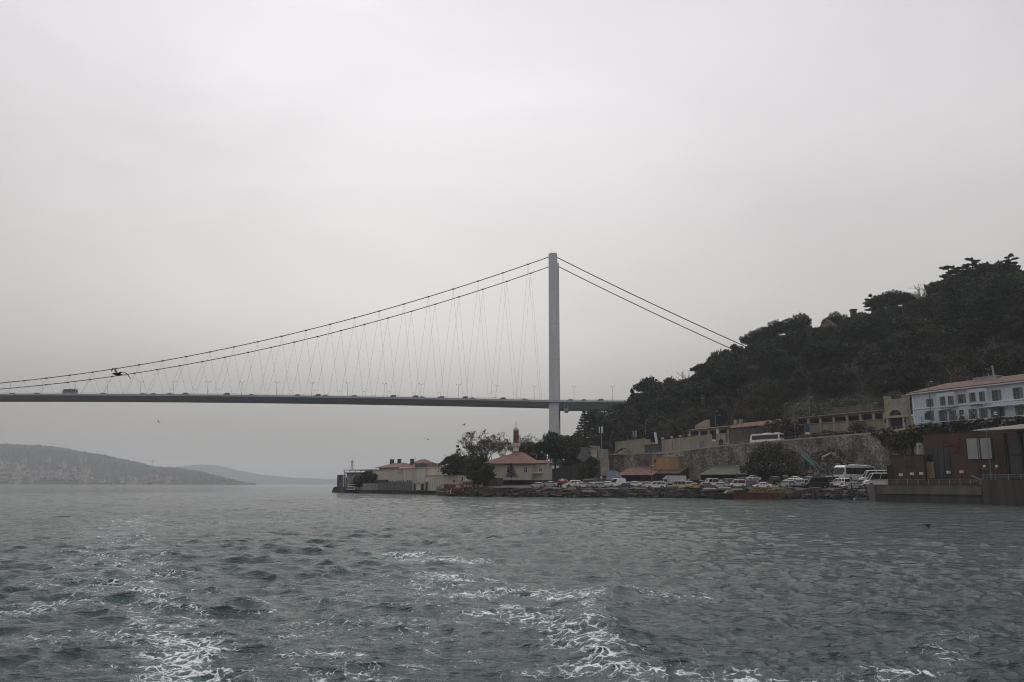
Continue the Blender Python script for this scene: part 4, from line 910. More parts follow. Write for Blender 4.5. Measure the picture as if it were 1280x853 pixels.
tree_px('broad', 703, 549, 584, 305, 'dark evergreen between the tower foot and the small white windows', wide=1.1); tree_px('broad', 672, 553, 590, 300, 'thin dark evergreen between the brick minaret and the straight trunked pine', wide=.7); tree_px('broad', 658, 553, 588, 296, 'small dark evergreen right beside the brick minaret', wide=.75)
tree_px('plane', 613, 538, 596, 292, 'big half bare plane tree left of the brick minaret', var=0, wide=1.1); tree_px('plane', 603, 548, 596, 296, 'lower half bare plane tree at the left of the big one', var=1, wide=1.0); tree_px('plane', 655, 543, 594, 300, 'half bare plane tree right of the brick minaret', var=1, wide=.95); tree_px('plane', 634, 541, 594, 306, 'half bare plane tree straight behind the brick minaret', var=0, wide=.9)
tree_px('broad', 600, 566, 600, 270, 'dark evergreen against the left corner of the red roofed house', wide=.8)
tree_px('broad', 597, 578, 609, 258, 'wide dark green tree over the boat yard beside the red roofed house', wide=1.35, var=1); tree_px('broad', 607, 580, 609, 256, 'dark green shrubby tree right of the boat yard', wide=1.0)
tree_px('broad', 566, 570, 600, 285, 'broad dark blue-green tree behind the cream shed', wide=1.2, var=2); tree_px('broad', 579, 569, 602, 287, 'rounded dark tree behind the right end of the cream shed', wide=1.25, var=3)
tree_px('cedar', 571, 557, 596, 292, 'thin cedar with two flat shelves above the cream shed', wide=.55); tree_px('bare', 562, 566, 596, 296, 'small bare tree left of the thin cedar', wide=1.1); tree_px('bare', 583, 562, 596, 296, 'small bare tree right of the thin cedar')
tree_px('spruce', 639, 579, 598, 252, 'small conifer in front of the red roofed house windows', wide=1.5); tree_px('broad', 459, 589, 613, 342, 'large round dark tree in front of the flat canopy at the point', wide=1.6, var=4); tree_px('broad', 470, 592, 612, 336, 'dark round tree at the right of the large one on the point', wide=1.2)
tree_px('bare', 506, 586, 606, 318, 'small bare brown tree against the long cream wall'); tree_px('broad', 449, 595, 613, 348, 'dark shrubby tree on the point beside the moored boat', wide=1.1)
for px, pt, pb, y, lab in ((737, 572, 606, 264, 'dark pointed evergreen before the grey container'), (733, 580, 607, 262, 'dark bushy evergreen at the left of the blue awning')): tree_px('broad', px, pt, pb, y, lab, wide=.8)
tree_px('bush', 958, 575, 600, 250, 'big dark bush in front of the retaining wall behind the parked cars', wide=1.35); tree_px('bush', 977, 579, 599, 248, 'dark bush right of the biggest one by the wall', wide=1.1); tree_px('bush', 945, 583, 600, 252, 'low dark bush by the green shed end', wide=1.5); tree_px('bush', 990, 584, 598, 247, 'low dark bush at the foot of the teal gangway', wide=1.2)
tree_px('dull', 962, 552, 592, 262, 'brown ivy-like shrub hanging on the wall below the white coach', wide=1.1, var=0); tree_px('dull', 948, 560, 592, 264, 'brown scrubby tree against the wall left of the coach', wide=.9, var=1); tree_px('dull', 980, 561, 594, 258, 'brown scrubby tree against the wall below the coach tail', wide=1.2, var=0)
for px, pt, kd, lab in ((1024, 541, 'bush', 'small bush at the arcade wall beside the blue banner'), (1037, 538, 'bush', 'bush under the arcade wall'), (1048, 540, 'bush', 'low bush in the middle of the arcade wall'), (1063, 539, 'bush', 'bush before the last arcade bays'), (1078, 527, 'dull', 'brown tree climbing the arcade wall beside the gate'), (1092, 533, 'dull', 'smaller brown tree between arcade and gate'), (985, 524, 'bush', 'dark shrub at the left end of the arcade')):
    y = wallY(px) + 12.2; b = on_road(px, 12.2, 0); tree(kd, b, P(px, pt, y).z - b[2], lab, 'shrubs along the arcade wall', wide=1.25)
for px, pt, pb, y, lab, kd in ((1121, 541, 560, 222, 'dark green ivy bush spilling over the wall beside the gate', 'bush'), (1133, 536, 562, 218, 'large dark bush over the wall left of the brown building', 'bush'), (1146, 538, 556, 214, 'dark bush at the brown building corner', 'bush'), (1128, 548, 568, 219, 'hanging ivy low on the wall behind the small brown block', 'bush'), (1160, 536, 549, 212, 'low hedge bush below the lamp post with banner', 'bush'), (1175, 536, 548, 210, 'low hedge bush behind the brown roof', 'bush')):
    tree_px(kd, px, pt, pb, y, lab, wide=1.7)
for i, (px, pt) in enumerate(((1194, 520), (1203, 517), (1212, 524))): tree_px('bare', px, pt, 541, 203, ['small bare bush before the arched door of the mansion', 'taller bare bush before the mansion door', 'low bare bush right of the mansion door'][i], wide=1.7)
# ================================================================ BUILDINGS AND WALLS
stone_m = mat('rubble_stone', (0.120, 0.112, 0.092), .92, .25, 2.0, kind='stone', col2=(0.245, 0.230, 0.195), bump=.6); cream_m = mat('cream_render', (0.540, 0.486, 0.338), .85, .14, .25, detail=7)
cream_d = mat('weathered_render', (0.324, 0.290, 0.223), .9, .25, .35, kind='streak', detail=7); beige_m = mat('beige_stone', (0.338, 0.304, 0.236), .9, .28, .5, detail=7); white_m = mat('white_boards', (0.55, 0.585, 0.635), .75, .05, .5); wtrim = mat('white_trim', (0.729, 0.769, 0.837), .6, .05, 1); sash_m = mat('sash_grey', (0.25, 0.27, 0.29), .6, .05, 1)
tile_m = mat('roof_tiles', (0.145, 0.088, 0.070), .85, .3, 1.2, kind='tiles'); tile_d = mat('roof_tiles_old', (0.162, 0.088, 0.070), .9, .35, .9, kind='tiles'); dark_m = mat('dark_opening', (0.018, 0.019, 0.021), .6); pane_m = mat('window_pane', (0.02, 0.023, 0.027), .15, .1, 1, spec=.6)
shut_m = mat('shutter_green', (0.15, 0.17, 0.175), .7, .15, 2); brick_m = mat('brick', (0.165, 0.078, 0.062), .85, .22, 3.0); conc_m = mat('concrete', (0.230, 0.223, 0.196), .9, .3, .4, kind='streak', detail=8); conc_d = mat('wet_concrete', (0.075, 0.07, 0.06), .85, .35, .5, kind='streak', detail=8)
grey_m = mat('grey_panel', (0.176, 0.189, 0.189), .8, .18, .6, kind='streak'); brown_m = mat('brown_cladding', (0.085, 0.050, 0.037), .8, .12, 1.2, kind='streak'); brown_d = mat('brown_dark', (0.035, 0.022, 0.020), .8, .15, 1)
rust_m = mat('rust_sheet', (0.145, 0.075, 0.052), .85, .38, .6, kind='streak'); orange_m = mat('ochre_wall', (0.338, 0.209, 0.108), .85, .2, .5, kind='streak'); tarp_g = mat('green_sheet', (0.088, 0.092, 0.068), .85, .15, .3); tarp_b = mat('blue_tarp', (0.03, 0.05, 0.075), .7, .2, .6)
metal_m = mat('grey_metal', (0.297, 0.311, 0.311), .5, .15, 1, metal=.3); redp = mat('red_iron', (0.22, 0.045, 0.03), .6, .25, 2); blue_m = mat('banner_blue', (0.03, 0.065, 0.15), .7, .15, 1); banner_w = mat('banner_white', (0.675, 0.702, 0.702), .7)
wood_m = mat('tan_wood', (0.30, 0.21, 0.11), .8, .2, 1, kind='streak'); teal_m = mat('teal_iron', (0.05, 0.12, 0.13), .6, .2, 1)
def win(parent, u0, u1, z0, z1, y=0, frame=wtrim, fr=.09, mull=1, trans=1, name='window', pane=pane_m, th=.08):
    """a window in the plane local y: frame ring standing proud, pane as its child"""
    b = MB(); b.box(u0 - fr, u1 + fr, y - th, y, z1, z1 + fr).box(u0 - fr, u1 + fr, y - th, y, z0 - fr, z0).box(u0 - fr, u0, y - th, y, z0, z1).box(u1, u1 + fr, y - th, y, z0, z1)
    for i in range(mull): x = u0 + (u1 - u0) * (i + 1) / (mull + 1); b.box(x - .03, x + .03, y - th * .8, y, z0, z1)
    for i in range(trans): z = z0 + (z1 - z0) * (i + 1) / (trans + 1); b.box(u0, u1, y - th * .75, y, z - .03, z + .03)
    f = b.build('window' if name == 'window' else name, frame, parent); MB().box(u0, u1, y - .03, y - .005, z0, z1).build('pane', pane, f); return f
def hip(mb, u0, u1, y0, y1, z, h, ov=.5, ins=None, m=0):
    u0 -= ov; u1 += ov; y0 -= ov; y1 += ov; ins = (y1 - y0) / 2 if ins is None else ins; ym = (y0 + y1) / 2
    return mb.add([(u0, y0, z), (u1, y0, z), (u1, y1, z), (u0, y1, z), (u0 + ins, ym, z + h), (u1 - ins, ym, z + h), (u0, y0, z - .15), (u1, y0, z - .15), (u1, y1, z - .15), (u0, y1, z - .15)],
                  [(0, 1, 5, 4), (1, 2, 5), (2, 3, 4, 5), (3, 0, 4), (6, 9, 8, 7), (0, 6, 7, 1), (1, 7, 8, 2), (2, 8, 9, 3), (3, 9, 6, 0)], m)
# ---- retaining wall (one thing), with coping
def wall_strip(name, x0, x1, off, th, zlow, ztop, m, cap=None, label='', cat='wall', step=14, capm=None):
    n = max(1, int((x1 - x0) / step)); pts = []
    for i in range(n + 1):
        c = x0 + (x1 - x0) * i / n; y = wallY(c) + off(c) if callable(off) else wallY(c) + off; p = P(c, 600, y); pts.append((p.x, y, zlow(c) if callable(zlow) else zlow, ztop(c)))
    o = Vector((pts[0][0], pts[0][1], 0)); t = thing(name, label, cat, o); b = MB(); cb = MB()
    for a, c in zip(pts, pts[1:]):
        b.hexa([(a[0] - o.x, a[1] - o.y, a[2]), (c[0] - o.x, c[1] - o.y, c[2]), (c[0] - o.x, c[1] - o.y + th, c[2]), (a[0] - o.x, a[1] - o.y + th, a[2])], [(a[0] - o.x, a[1] - o.y, a[3]), (c[0] - o.x, c[1] - o.y, c[3]), (c[0] - o.x, c[1] - o.y + th, c[3]), (a[0] - o.x, a[1] - o.y + th, a[3])])
        if cap: k = cap; cb.hexa([(a[0] - o.x, a[1] - o.y - .12, a[3] + .002), (c[0] - o.x, c[1] - o.y - .12, c[3] + .002), (c[0] - o.x, c[1] - o.y + th + .12, c[3] + .002), (a[0] - o.x, a[1] - o.y + th + .12, a[3] + .002)], [(a[0] - o.x, a[1] - o.y - .12, a[3] + k), (c[0] - o.x, c[1] - o.y - .12, c[3] + k), (c[0] - o.x, c[1] - o.y + th + .12, c[3] + k), (a[0] - o.x, a[1] - o.y + th + .12, a[3] + k)])
    b.build('wall_face', m, t)
    if cap: cb.build('coping', capm or cream_d, t)
    return t, pts, o
rw, rpts, ro = wall_strip('retaining_wall', 762, 1600, -.75, 1.3, lambda c: lot_z(c, wallY(c)) - 1.2, lambda c: wallZ(c) + .35, stone_m, .45, 'long tall rubble stone retaining wall holding up the road above the car park', capm=beige_m)
# railing on top
b = MB()
for a, c in zip(rpts, rpts[1:]):
    if a[1] > 9999: continue
    A = Vector((a[0] - ro.x, a[1] - ro.y + .4, a[3] + .45)); B_ = Vector((c[0] - ro.x, c[1] - ro.y + .4, c[3] + .45)); n = max(1, int((B_ - A).length / 2.4))
    b.bar(A + Vector((0, 0, .75)), B_ + Vector((0, 0, .75)), .06, .06)
    for i in range(n): q = A.lerp(B_, i / n); b.box(q.x - .04, q.x + .04, q.y - .04, q.y + .04, q.z - .02, q.z + .77)
b.build('guard_rail', metal_m, rw)
wall_strip('garden_wall', 636, 742, -3.0, .6, lambda c: lot_z(c, wallY(c)) - 1, lambda c: wallZ(c) + (.5), mat('mossy_wall', (0.035, 0.042, 0.032), .95, .4, .5, kind='streak', detail=8), None, 'dark mossy wall in front of the red roofed house')
wall_strip('garden_wall', 601, 629, -12, .5, 1.6, lambda c: P(c, 598, wallY(c) - 12).z, mat('stained_wall', (0.085, 0.078, 0.065), .95, .35, .5, kind='streak', detail=8), .12, 'stained brownish concrete wall beside the boat yard')
# rubble slope
rb = MB(); rr = random.Random(4)
def rock(mb, c, s, rr, m=0):
    n = 6; vs = []
    for i in range(8): d = Vector(((i & 1) * 2 - 1, ((i >> 1) & 1) * 2 - 1, ((i >> 2) & 1) * 2 - 1)); vs.append(Vector(c) + Vector((d.x * s[0] * rr.uniform(.45, 1), d.y * s[1] * rr.uniform(.45, 1), d.z * s[2] * rr.uniform(.4, 1))))
    mb.add(vs, [(0, 2, 3, 1), (4, 5, 7, 6), (0, 1, 5, 4), (1, 3, 7, 5), (3, 2, 6, 7), (2, 0, 4, 6)], m)
for i in range(950):
    px = rr.uniform(1004, 1068); t_ = rr.random(); y = wallY(px) - 1.5 - t_ * 9; top = itp(px, [(1004, 4), (1020, 8.5), (1050, 9), (1068, 4)])
    z = lot_z(px, y) + (1 - t_) ** 1.2 * top; p = P(px, 600, y); s_ = rr.uniform(.18, .55) * (1.5 if rr.random() < .07 else 1); rock(rb, (p.x, y, z), (s_, s_, s_ * .7), rr, rr.choice([0, 0, 0, 1]))
slope = [(px, t_) for px in range(1002, 1071, 4) for t_ in (0, .33, .66, 1)]; vv = []
for px, t_ in slope: y = wallY(px) - 1 - t_ * 10.5; vv.append((P(px, 600, y).x, y, lot_z(px, y) - .3 + (1 - t_) ** 1.2 * itp(px, [(1002, 2), (1020, 8.5), (1050, 9), (1070, 2)])))
n0 = len(rb.v); rb.v += vv; k = len(slope) // 4
for i in range(k - 1):
    for j in range(3): a = n0 + i * 4 + j; rb.f.append((a, a + 4, a + 5, a + 1)); rb.m.append(2)
tag(rb.build('rubble', [mat('rubble_dark', (0.075, 0.068, 0.055), .95, .4, 1), mat('rubble_pale', (0.24, 0.22, 0.19), .9, .3, 1), hill_m]), kind='stuff')
for a, bq, lab in (((1028, 571.5), (1039, 566.5), 'long pale stone slab lying at the top of the rubble slope'), ((1036, 568), (1048, 564.8), 'second pale slab lying across the rubble slope')):
    y = wallY(1035) - 4.5; p, q = P(a[0], a[1], y), P(bq[0], bq[1], y); mid = (p + q) / 2
    o = MB().bar(p - mid, q - mid, 1.1, .35).build('stone_slab', mat('pale_slab', (.36, .35, .32))); o.location = mid; tag(o, lab, 'slab')
# rocks along the waterline
rb = MB(); rr = random.Random(9)
for i in range(3400):
    px = rr.uniform(552, 1098); t_ = rr.random(); S = shoreY(px); y = S + .8 + t_ * 5.5; z = -.3 + t_ * 2.5 + rr.uniform(-.25, .35); p = P(px, 600, y); s_ = rr.uniform(.25, .75) * (2.0 if rr.random() < .06 else 1); s2 = s_ * rr.uniform(1, 1.9)
    m_ = 0 if t_ < .35 else rr.choice([0, 0, 1, 1, 1, 2] if rr.random() > .03 else [3]); rock(rb, (p.x, y, z), (s2, s_, s_ * .5), rr, m_)
tag(rb.build('shore_rocks', [mat('wet_rock', (0.028, 0.026, 0.023), .55, .3, 1), mat('dry_rock', (0.085, 0.077, 0.063), .9, .4, .8), mat('brown_rock', (0.095, 0.065, 0.045), .9, .4, .8), mat('pale_rock', (0.21, 0.195, 0.16), .9, .3, 1)]), kind='stuff')
# concrete slabs fallen on the shore
for px, py, L_, lab in ((736, 615, 4.2, 'pale tilted slab on the rocks below the parked silver cars'), (887, 612, 4.0, 'pale concrete slab on the rocks right of the taxi'), (880, 618, 2.4, 'squarish brown boulder at the waterline right of the taxi'), (906, 611, 3.8, 'light slab jutting over the rocks left of the red barge'), (842, 617.5, 3.2, 'grey slab lying at the waterline under the cream van')):
    y = shoreY(px) + 4; p = P(px, py, y); o = MB().hexa([(-L_ / 2, -1, -.25), (L_ / 2, -.8, -.3), (L_ / 2 - .3, 1, -.1), (-L_ / 2 + .2, 1, 0)], [(-L_ / 2 + .3, -.9, .15), (L_ / 2 - .2, -.8, .2), (L_ / 2 - .5, 1, .45), (-L_ / 2, .9, .35)]).build('stone_slab', mat('old_slab', (.20, .185, .16), .9, .25, 1)); o.location = p; tag(o, lab, 'slab')

# ---- pilastered boundary wall with ball caps, then the veranda block
f = Facade(826, wallY(826) + 12.8, 906, wallY(906) + 12.8); f.base(wallZ(866) - .4); t = thing('boundary_wall', 'beige boundary wall with pilasters topped by stone balls at the left of the upper road', 'wall', f.loc(), f.ang)
u0 = 0; uE, zE = f.uz(906, 545); b = MB(); ztop = [(826, 551), (860, 547.5), (906, 543)]
cols_p = [828, 839.5, 850, 861.5, 873, 885, 896, 906]
for a, c in zip(cols_p, cols_p[1:]):
    ua, za = f.uz(a, itp(a, ztop)); uc, zc_ = f.uz(c, itp(c, ztop)); b.hexa([(ua, 0, -2.5), (uc, 0, -2.5), (uc, .4, -2.5), (ua, .4, -2.5)], [(ua, 0, za), (uc, 0, zc_), (uc, .4, zc_), (ua, .4, za)])
b.build('wall_face', cream_d, t); b = MB()
for a, c in zip(cols_p, cols_p[1:]):
    ua, za = f.uz(a, itp(a, ztop)); uc, zc_ = f.uz(c, itp(c, ztop)); b.hexa([(ua, -.12, za - .55), (uc, -.12, zc_ - .55), (uc, .0, zc_ - .55), (ua, .0, za - .55)], [(ua, -.12, za - .3), (uc, -.12, zc_ - .3), (uc, .0, zc_ - .3), (ua, .0, za - .3)])
    b.hexa([(ua, -.1, za + .002), (uc, -.1, zc_ + .002), (uc, .5, zc_ + .002), (ua, .5, za + .002)], [(ua, -.1, za + .22), (uc, -.1, zc_ + .22), (uc, .5, zc_ + .22), (ua, .5, za + .22)])
b.build('coping', beige_m, t)
for i, a in enumerate(cols_p):
    ua, za = f.uz(a, itp(a, ztop)); q = MB().box(ua - .3, ua + .3, -.22, .5, -2.5, za + .35).build('pilaster', beige_m, t)
    if i < 4: MB().lathe([(.15, 0), (.5, .12), (.62, .45), (.5, .8), (.12, .95)], (ua, .15, za + .35), 10).build('ball_cap', beige_m, q)
du0, du1, dz0, dz1 = f.rect(874.5, 551, 880.5, 562); MB().box(du0, du1, -.06, -.002, dz0, dz1).build('gate', grey_m, t)
du0, du1, dz0, dz1 = f.rect(899, 548.5, 904, 558.5); g = MB().prism([(du0, dz0), (du1, dz0), (du1, dz1 - .6), ((du0 + du1) / 2, dz1), (du0, dz1 - .6)], -.28, -.003).build('arched_door', dark_m, t)
def arcade(name, label, cat, f, pxs, tops, bots, wall_top, depth, wm_, roof_m, ground, roof_rise, parapet=None, back_m=dark_m):
    """open gallery: pillars between dark openings over a solid lower wall, tiled roof above"""
    t = thing(name, label, cat, f.loc(), f.ang); uA, _ = f.uz(pxs[0], 540); uB, _ = f.uz(pxs[-1], 540)
    zw = lambda px: f.uz(px, itp(px, bots))[1]; zt = lambda px: f.uz(px, itp(px, tops))[1]; zr = lambda px: f.uz(px, itp(px, wall_top))[1]
    b = MB(); b.hexa([(uA, 0, -ground), (uB, 0, -ground), (uB, .5, -ground), (uA, .5, -ground)], [(uA, 0, zw(pxs[0])), (uB, 0, zw(pxs[-1])), (uB, .5, zw(pxs[-1])), (uA, .5, zw(pxs[0]))])
    b.box(uA, uB, depth - .3, depth, -ground, max(zr(pxs[0]), zr(pxs[-1])) - .3); b.box(uA, uA + .3, .5, depth - .3, -ground, zr(pxs[0]) - .1); b.box(uB - .3, uB, .5, depth - .3, -ground, zr(pxs[-1]) - .1)
    b.build('wall', wm_, t); MB().box(uA + .3, uB - .3, .5, depth - .3, zw(pxs[len(pxs) // 2]) - .35, zw(pxs[len(pxs) // 2]) - .1).build('gallery_floor', back_m, t)
    for px in pxs:
        u, _ = f.uz(px, 520); q = MB().box(u - .38, u + .38, -.14, .46, zw(px) - .02, zt(px) + .02).build('pillar', beige_m, t); MB().box(u - .28, u + .28, -.16, -.002, -ground, zw(px) - .1).build('pilaster', beige_m, t)
    b = MB(); b.hexa([(uA - .4, -.12, zt(pxs[0])), (uB + .4, -.12, zt(pxs[-1])), (uB + .4, .5, zt(pxs[-1])), (uA - .4, .5, zt(pxs[0]))], [(uA - .4, -.12, zr(pxs[0])), (uB + .4, -.12, zr(pxs[-1])), (uB + .4, .5, zr(pxs[-1])), (uA - .4, .5, zr(pxs[0]))]).build('lintel', wm_, t)
    b = MB(); b.hexa([(uA - .1, -.3, zw(pxs[0]) - .12), (uB + .1, -.3, zw(pxs[-1]) - .12), (uB + .1, .55, zw(pxs[-1]) - .12), (uA - .1, .55, zw(pxs[0]) - .12)], [(uA - .1, -.3, zw(pxs[0]) + .06), (uB + .1, -.3, zw(pxs[-1]) + .06), (uB + .1, .55, zw(pxs[-1]) + .06), (uA - .1, .55, zw(pxs[0]) + .06)]).build('string_course', beige_m, t)
    z0, z1 = zr(pxs[0]) + .02, zr(pxs[-1]) + .02; r = roof_rise
    MB().add([(uA - .9, -.9, z0), (uB + .9, -.9, z1), (uB + .9, depth + .6, z1 + r), (uA - .9, depth + .6, z0 + r), (uA - .9, -.9, z0 - .22), (uB + .9, -.9, z1 - .22), (uB + .9, depth + .6, z1 + r - .3), (uA - .9, depth + .6, z0 + r - .3)], [(0, 1, 2, 3), (7, 6, 5, 4), (4, 5, 1, 0), (5, 6, 2, 1), (6, 7, 3, 2), (7, 4, 0, 3)]).build('roof', roof_m, t)
    return t
# veranda block behind the boundary wall
f = Facade(861, wallY(861) + 14.2, 911, wallY(911) + 14.2).base(wallZ(885)); ver = arcade('veranda_building', 'beige building with open veranda bays and red tiled roof behind the boundary wall', 'building', f, [861.5, 873.5, 885, 897, 909.5], [(861, 540), (911, 537.0)], [(861, 545.5), (911, 541.5)], [(861, 538.3), (911, 533.5)], 6, cream_d, tile_m, 1, 1.0)
u, z = f.uz(897, 540); MB().box(u - .45, u + .45, -.3, -.16, z - 4, z + 1.2).build('white_pier', banner_w, ver)
f2 = Facade(869, wallY(869) + 20.5, 887, wallY(887) + 20.5).base(wallZ(878)); t = thing('garden_wall', 'pale curved wall piece rising above the veranda roof', 'wall', f2.loc(), f2.ang); a0, a1, z0, z1 = f2.rect(869, 526, 887, 536)
MB().prism([(a0, -1), (a1, -1), (a1, z1 + .3), (a1 - 2, z1 + .2), ((a0 + a1) / 2, z1 - .4), (a0, z1 - 1.6)], 0, .4).build('wall_face', beige_m, t)
# long low house with old red tiled roof
f = Facade(908, wallY(908) + 14.6, 985, wallY(985) + 14.6).base(wallZ(945)); t = thing('tiled_house', 'long low brownish house with old red tiled roof behind the white coach on the road', 'house', f.loc(), f.ang)
_, zl = f.uz(909, 536); _, zr_ = f.uz(984, 528.5); L_ = f.L; brownw = mat('brown_render', (0.115, 0.101, 0.084), .9, .3, .5, kind='streak')
MB().hexa([(0, 0, -1), (L_, 0, -1), (L_, 8, -1), (0, 8, -1)], [(0, 0, zl), (L_, 0, zr_), (L_, 8, zr_), (0, 8, zl)]).build('wall', brownw, t)
MB().add([(-.8, -.8, zl), (L_ + .8, -.8, zr_), (L_ - 1, 4, zr_ + 1.9), (1.5, 4, zl + 1.9), (L_ + .8, 8.8, zr_), (-.8, 8.8, zl), (-.8, -.8, zl - .2), (L_ + .8, -.8, zr_ - .2), (L_ + .8, 8.8, zr_ - .2), (-.8, 8.8, zl - .2)], [(0, 1, 2, 3), (1, 4, 2), (4, 5, 3, 2), (5, 0, 3), (9, 8, 7, 6), (6, 7, 1, 0), (7, 8, 4, 1), (8, 9, 5, 4), (9, 6, 0, 5)]).build('roof', tile_d, t)
for px in (929, 936.5, 947.5, 955.5, 965): a, c, z0, z1 = f.rect(px - 2, 535.5, px + 2, 541.5); win(t, a, c, z0, z1, 0, brownw)
for px, py in ((919.5, 527), (926, 526)): u, z = f.uz(px, py, 3); MB().box(u - .5, u + .5, 2.6, 3.4, z - 2.5, z + .6).build('chimney', beige_m, t)
# the long arcade
f = Facade(986, wallY(986) + 14.0, 1106, wallY(1106) + 14.0).base(wallZ(1045)); arc = arcade('arcade_building', 'long beige arcade with square dark openings and red roof edge left of the stone gate', 'building', f, [987, 996, 1010, 1025, 1042, 1058.5, 1075.5, 1092, 1105], [(986, 525.5), (1025, 522.5), (1075, 518.3), (1106, 515.5)], [(986, 531.5), (1025, 530), (1075, 526.5), (1106, 524)], [(986, 524), (1025, 520.5), (1075, 516), (1106, 513)], 8, mat('arcade_render', (0.250, 0.223, 0.169), .9, .28, .4, kind='streak', detail=7), tile_m, 1, 1.1)
for px in (990.5,): a, c, z0, z1 = f.rect(px - 1.6, 537.5, px + 1.9, 546); MB().box(a, c, -.05, -.002, z0, z1).build('door', dark_m, arc)
for px in (984,): a, c, z0, z1 = f.rect(981, 528, 986, 529.2); MB().box(a, c, -1.2, -.9, z0, z1).build('canopy', beige_m, arc)
# retaining terrace line above the arcade
f3 = Facade(1040, wallY(1040) + 30, 1098, wallY(1098) + 30).base(wallZ(1070)); t = thing('terrace_wall', 'thin pale terrace wall running up the slope behind the arcade roof', 'wall', f3.loc(), f3.ang); uA, zA = f3.uz(1041, 511); uB, zB = f3.uz(1092, 503.5)
MB().hexa([(uA, 0, zA - 3.5), (uB, 0, zB - 3.5), (uB, .6, zB - 3.5), (uA, .6, zA - 3.5)], [(uA, 0, zA), (uB, 0, zB), (uB, .6, zB), (uA, .6, zA)]).build('wall_face', mat('terrace_stone', (.11, .105, .09), .9, .4, .5), t)
rr = random.Random(31); rb = MB()
for i in range(500):
    px = rr.uniform(1000, 1085); p = hill_pt(px, rr.uniform(.0, .22)); s_ = rr.uniform(.15, .5); rock(rb, (p.x, p.y, p.z + .3), (s_ * 1.5, s_, s_ * .6), rr)
tag(rb.build('hillside_rubble', mat('hill_rubble', (.16, .155, .14), .9, .5, .7)), kind='stuff')
# ---- stone gate
f = Facade(1104, 243, 1133, 238).base(wallZ(1119)); t = thing('stone_gate', 'tall stone gatehouse with an arched dark fanlight above a big dark doorway', 'gate', f.loc(), f.ang)
g = lambda px, py: f.uz(px, py); uL, zT = g(1104.5, 499); uR, _ = g(1132.5, 498); zT2 = g(1132, 497)[1]; um = (uL + uR) / 2; D_ = 2.6
a0, zc0 = g(1112, 523); a1, _ = g(1127.5, 523); zspr = g(1119, 520.5)[1]; ra = (a1 - a0) / 2; ua = (a0 + a1) / 2
b = MB(); b.box(uL, a0, 0, D_, -1, zT); b.box(a1, uR, 0, D_, -1, zT)
N_ = 14
for i in range(N_):
    t0, t1 = math.pi * i / N_, math.pi * (i + 1) / N_; x0, x1 = ua + ra * math.cos(t1), ua + ra * math.cos(t0); h0, h1 = zspr + ra * math.sin(t1), zspr + ra * math.sin(t0)
    b.hexa([(x0, 0, h0), (x1, 0, h1), (x1, D_, h1), (x0, D_, h0)], [(x0, 0, zT - .9), (x1, 0, zT - .9), (x1, D_, zT - .9), (x0, D_, zT - .9)])
for s0, s1 in ((uL, uL + 1.1), (uR - 1.1, uR)): b.box(s0 - .05, s1 + .05, -.15, D_ + .1, zT + .002, zT + .8)
b.box(uL + 1.15, uR - 1.15, -.1, .5, zT - .9 + .002, zT - .2); b.build('gatehouse_wall', mat('gate_stone', (0.290, 0.263, 0.203), .9, .28, .8, detail=7), t)
b = MB()
for i in range(N_):
    t0, t1 = math.pi * i / N_, math.pi * (i + 1) / N_
    q = [(ua + r_ * math.cos(t_), zspr + r_ * math.sin(t_)) for t_ in (t0, t1) for r_ in (ra * 1.06, ra * 1.45)]
    b.hexa([(q[0][0], -.18, q[0][1]), (q[2][0], -.18, q[2][1]), (q[2][0], -.003, q[2][1]), (q[0][0], -.003, q[0][1])], [(q[1][0], -.18, q[1][1]), (q[3][0], -.18, q[3][1]), (q[3][0], -.003, q[3][1]), (q[1][0], -.003, q[1][1])])
b.build('arch_moulding', beige_m, t); zb = g(1119, 522.5)[1]; MB().box(uL - .3, uR + .3, -.7, 1.6, zb, zb + .65).build('cornice', beige_m, t)
MB().box(a0 - .01, a1 + .01, 1.4, 1.5, -1, zb + .1).build('door', mat('door_dark_blue', (.02, .023, .03), .5), t); MB().box(a0 - .01, a1 + .01, 1.2, 1.3, zb + .1, zspr + ra - .02).build('fanlight', pane_m, t)
for s in (-1, 1): x = ua + s * (ra + .55); MB().tube((x, -.35, -1), (x, -.35, zb), .28, .24, 10).build('column', mat('pale_column', (0.486, 0.459, 0.392), .8), t)
for x in (uL + .4, uR - .4): l_ = MB().bar((x, -.2, zb - .6), (x, -1.0, zb - .5), .08, .08).box(x - .18, x + .18, -1.2, -.85, zb - 1.5, zb - .7).build('lantern', trim_m, t)
f = Facade(1134, 236, 1149, 233).base(wallZ(1141) - 1); t = thing('gate_wall', 'short cream wall with a ball-lamp pier between the gatehouse and the mansion', 'wall', f.loc(), f.ang); a, c, z0, z1 = f.rect(1138.5, 520.5, 1148, 537)
MB().box(a, c, 0, .8, z0, z1).build('pier', mat('lichen_wall', (.27, .26, .18), .9, .3, .8), t); a2, _, z2, z3 = f.rect(1133, 533, 1139, 537); MB().box(a2, a - .002, .1, .7, -1, z3).build('low_wall', beige_m, t); 
for x in (a + .4, c - .5): MB().lathe([(.1, 0), (.32, .15), (.36, .36), (.2, .58), (.05, .62)], (x, .4, z1), 8).build('ball_lamp', lamp_glass, t)

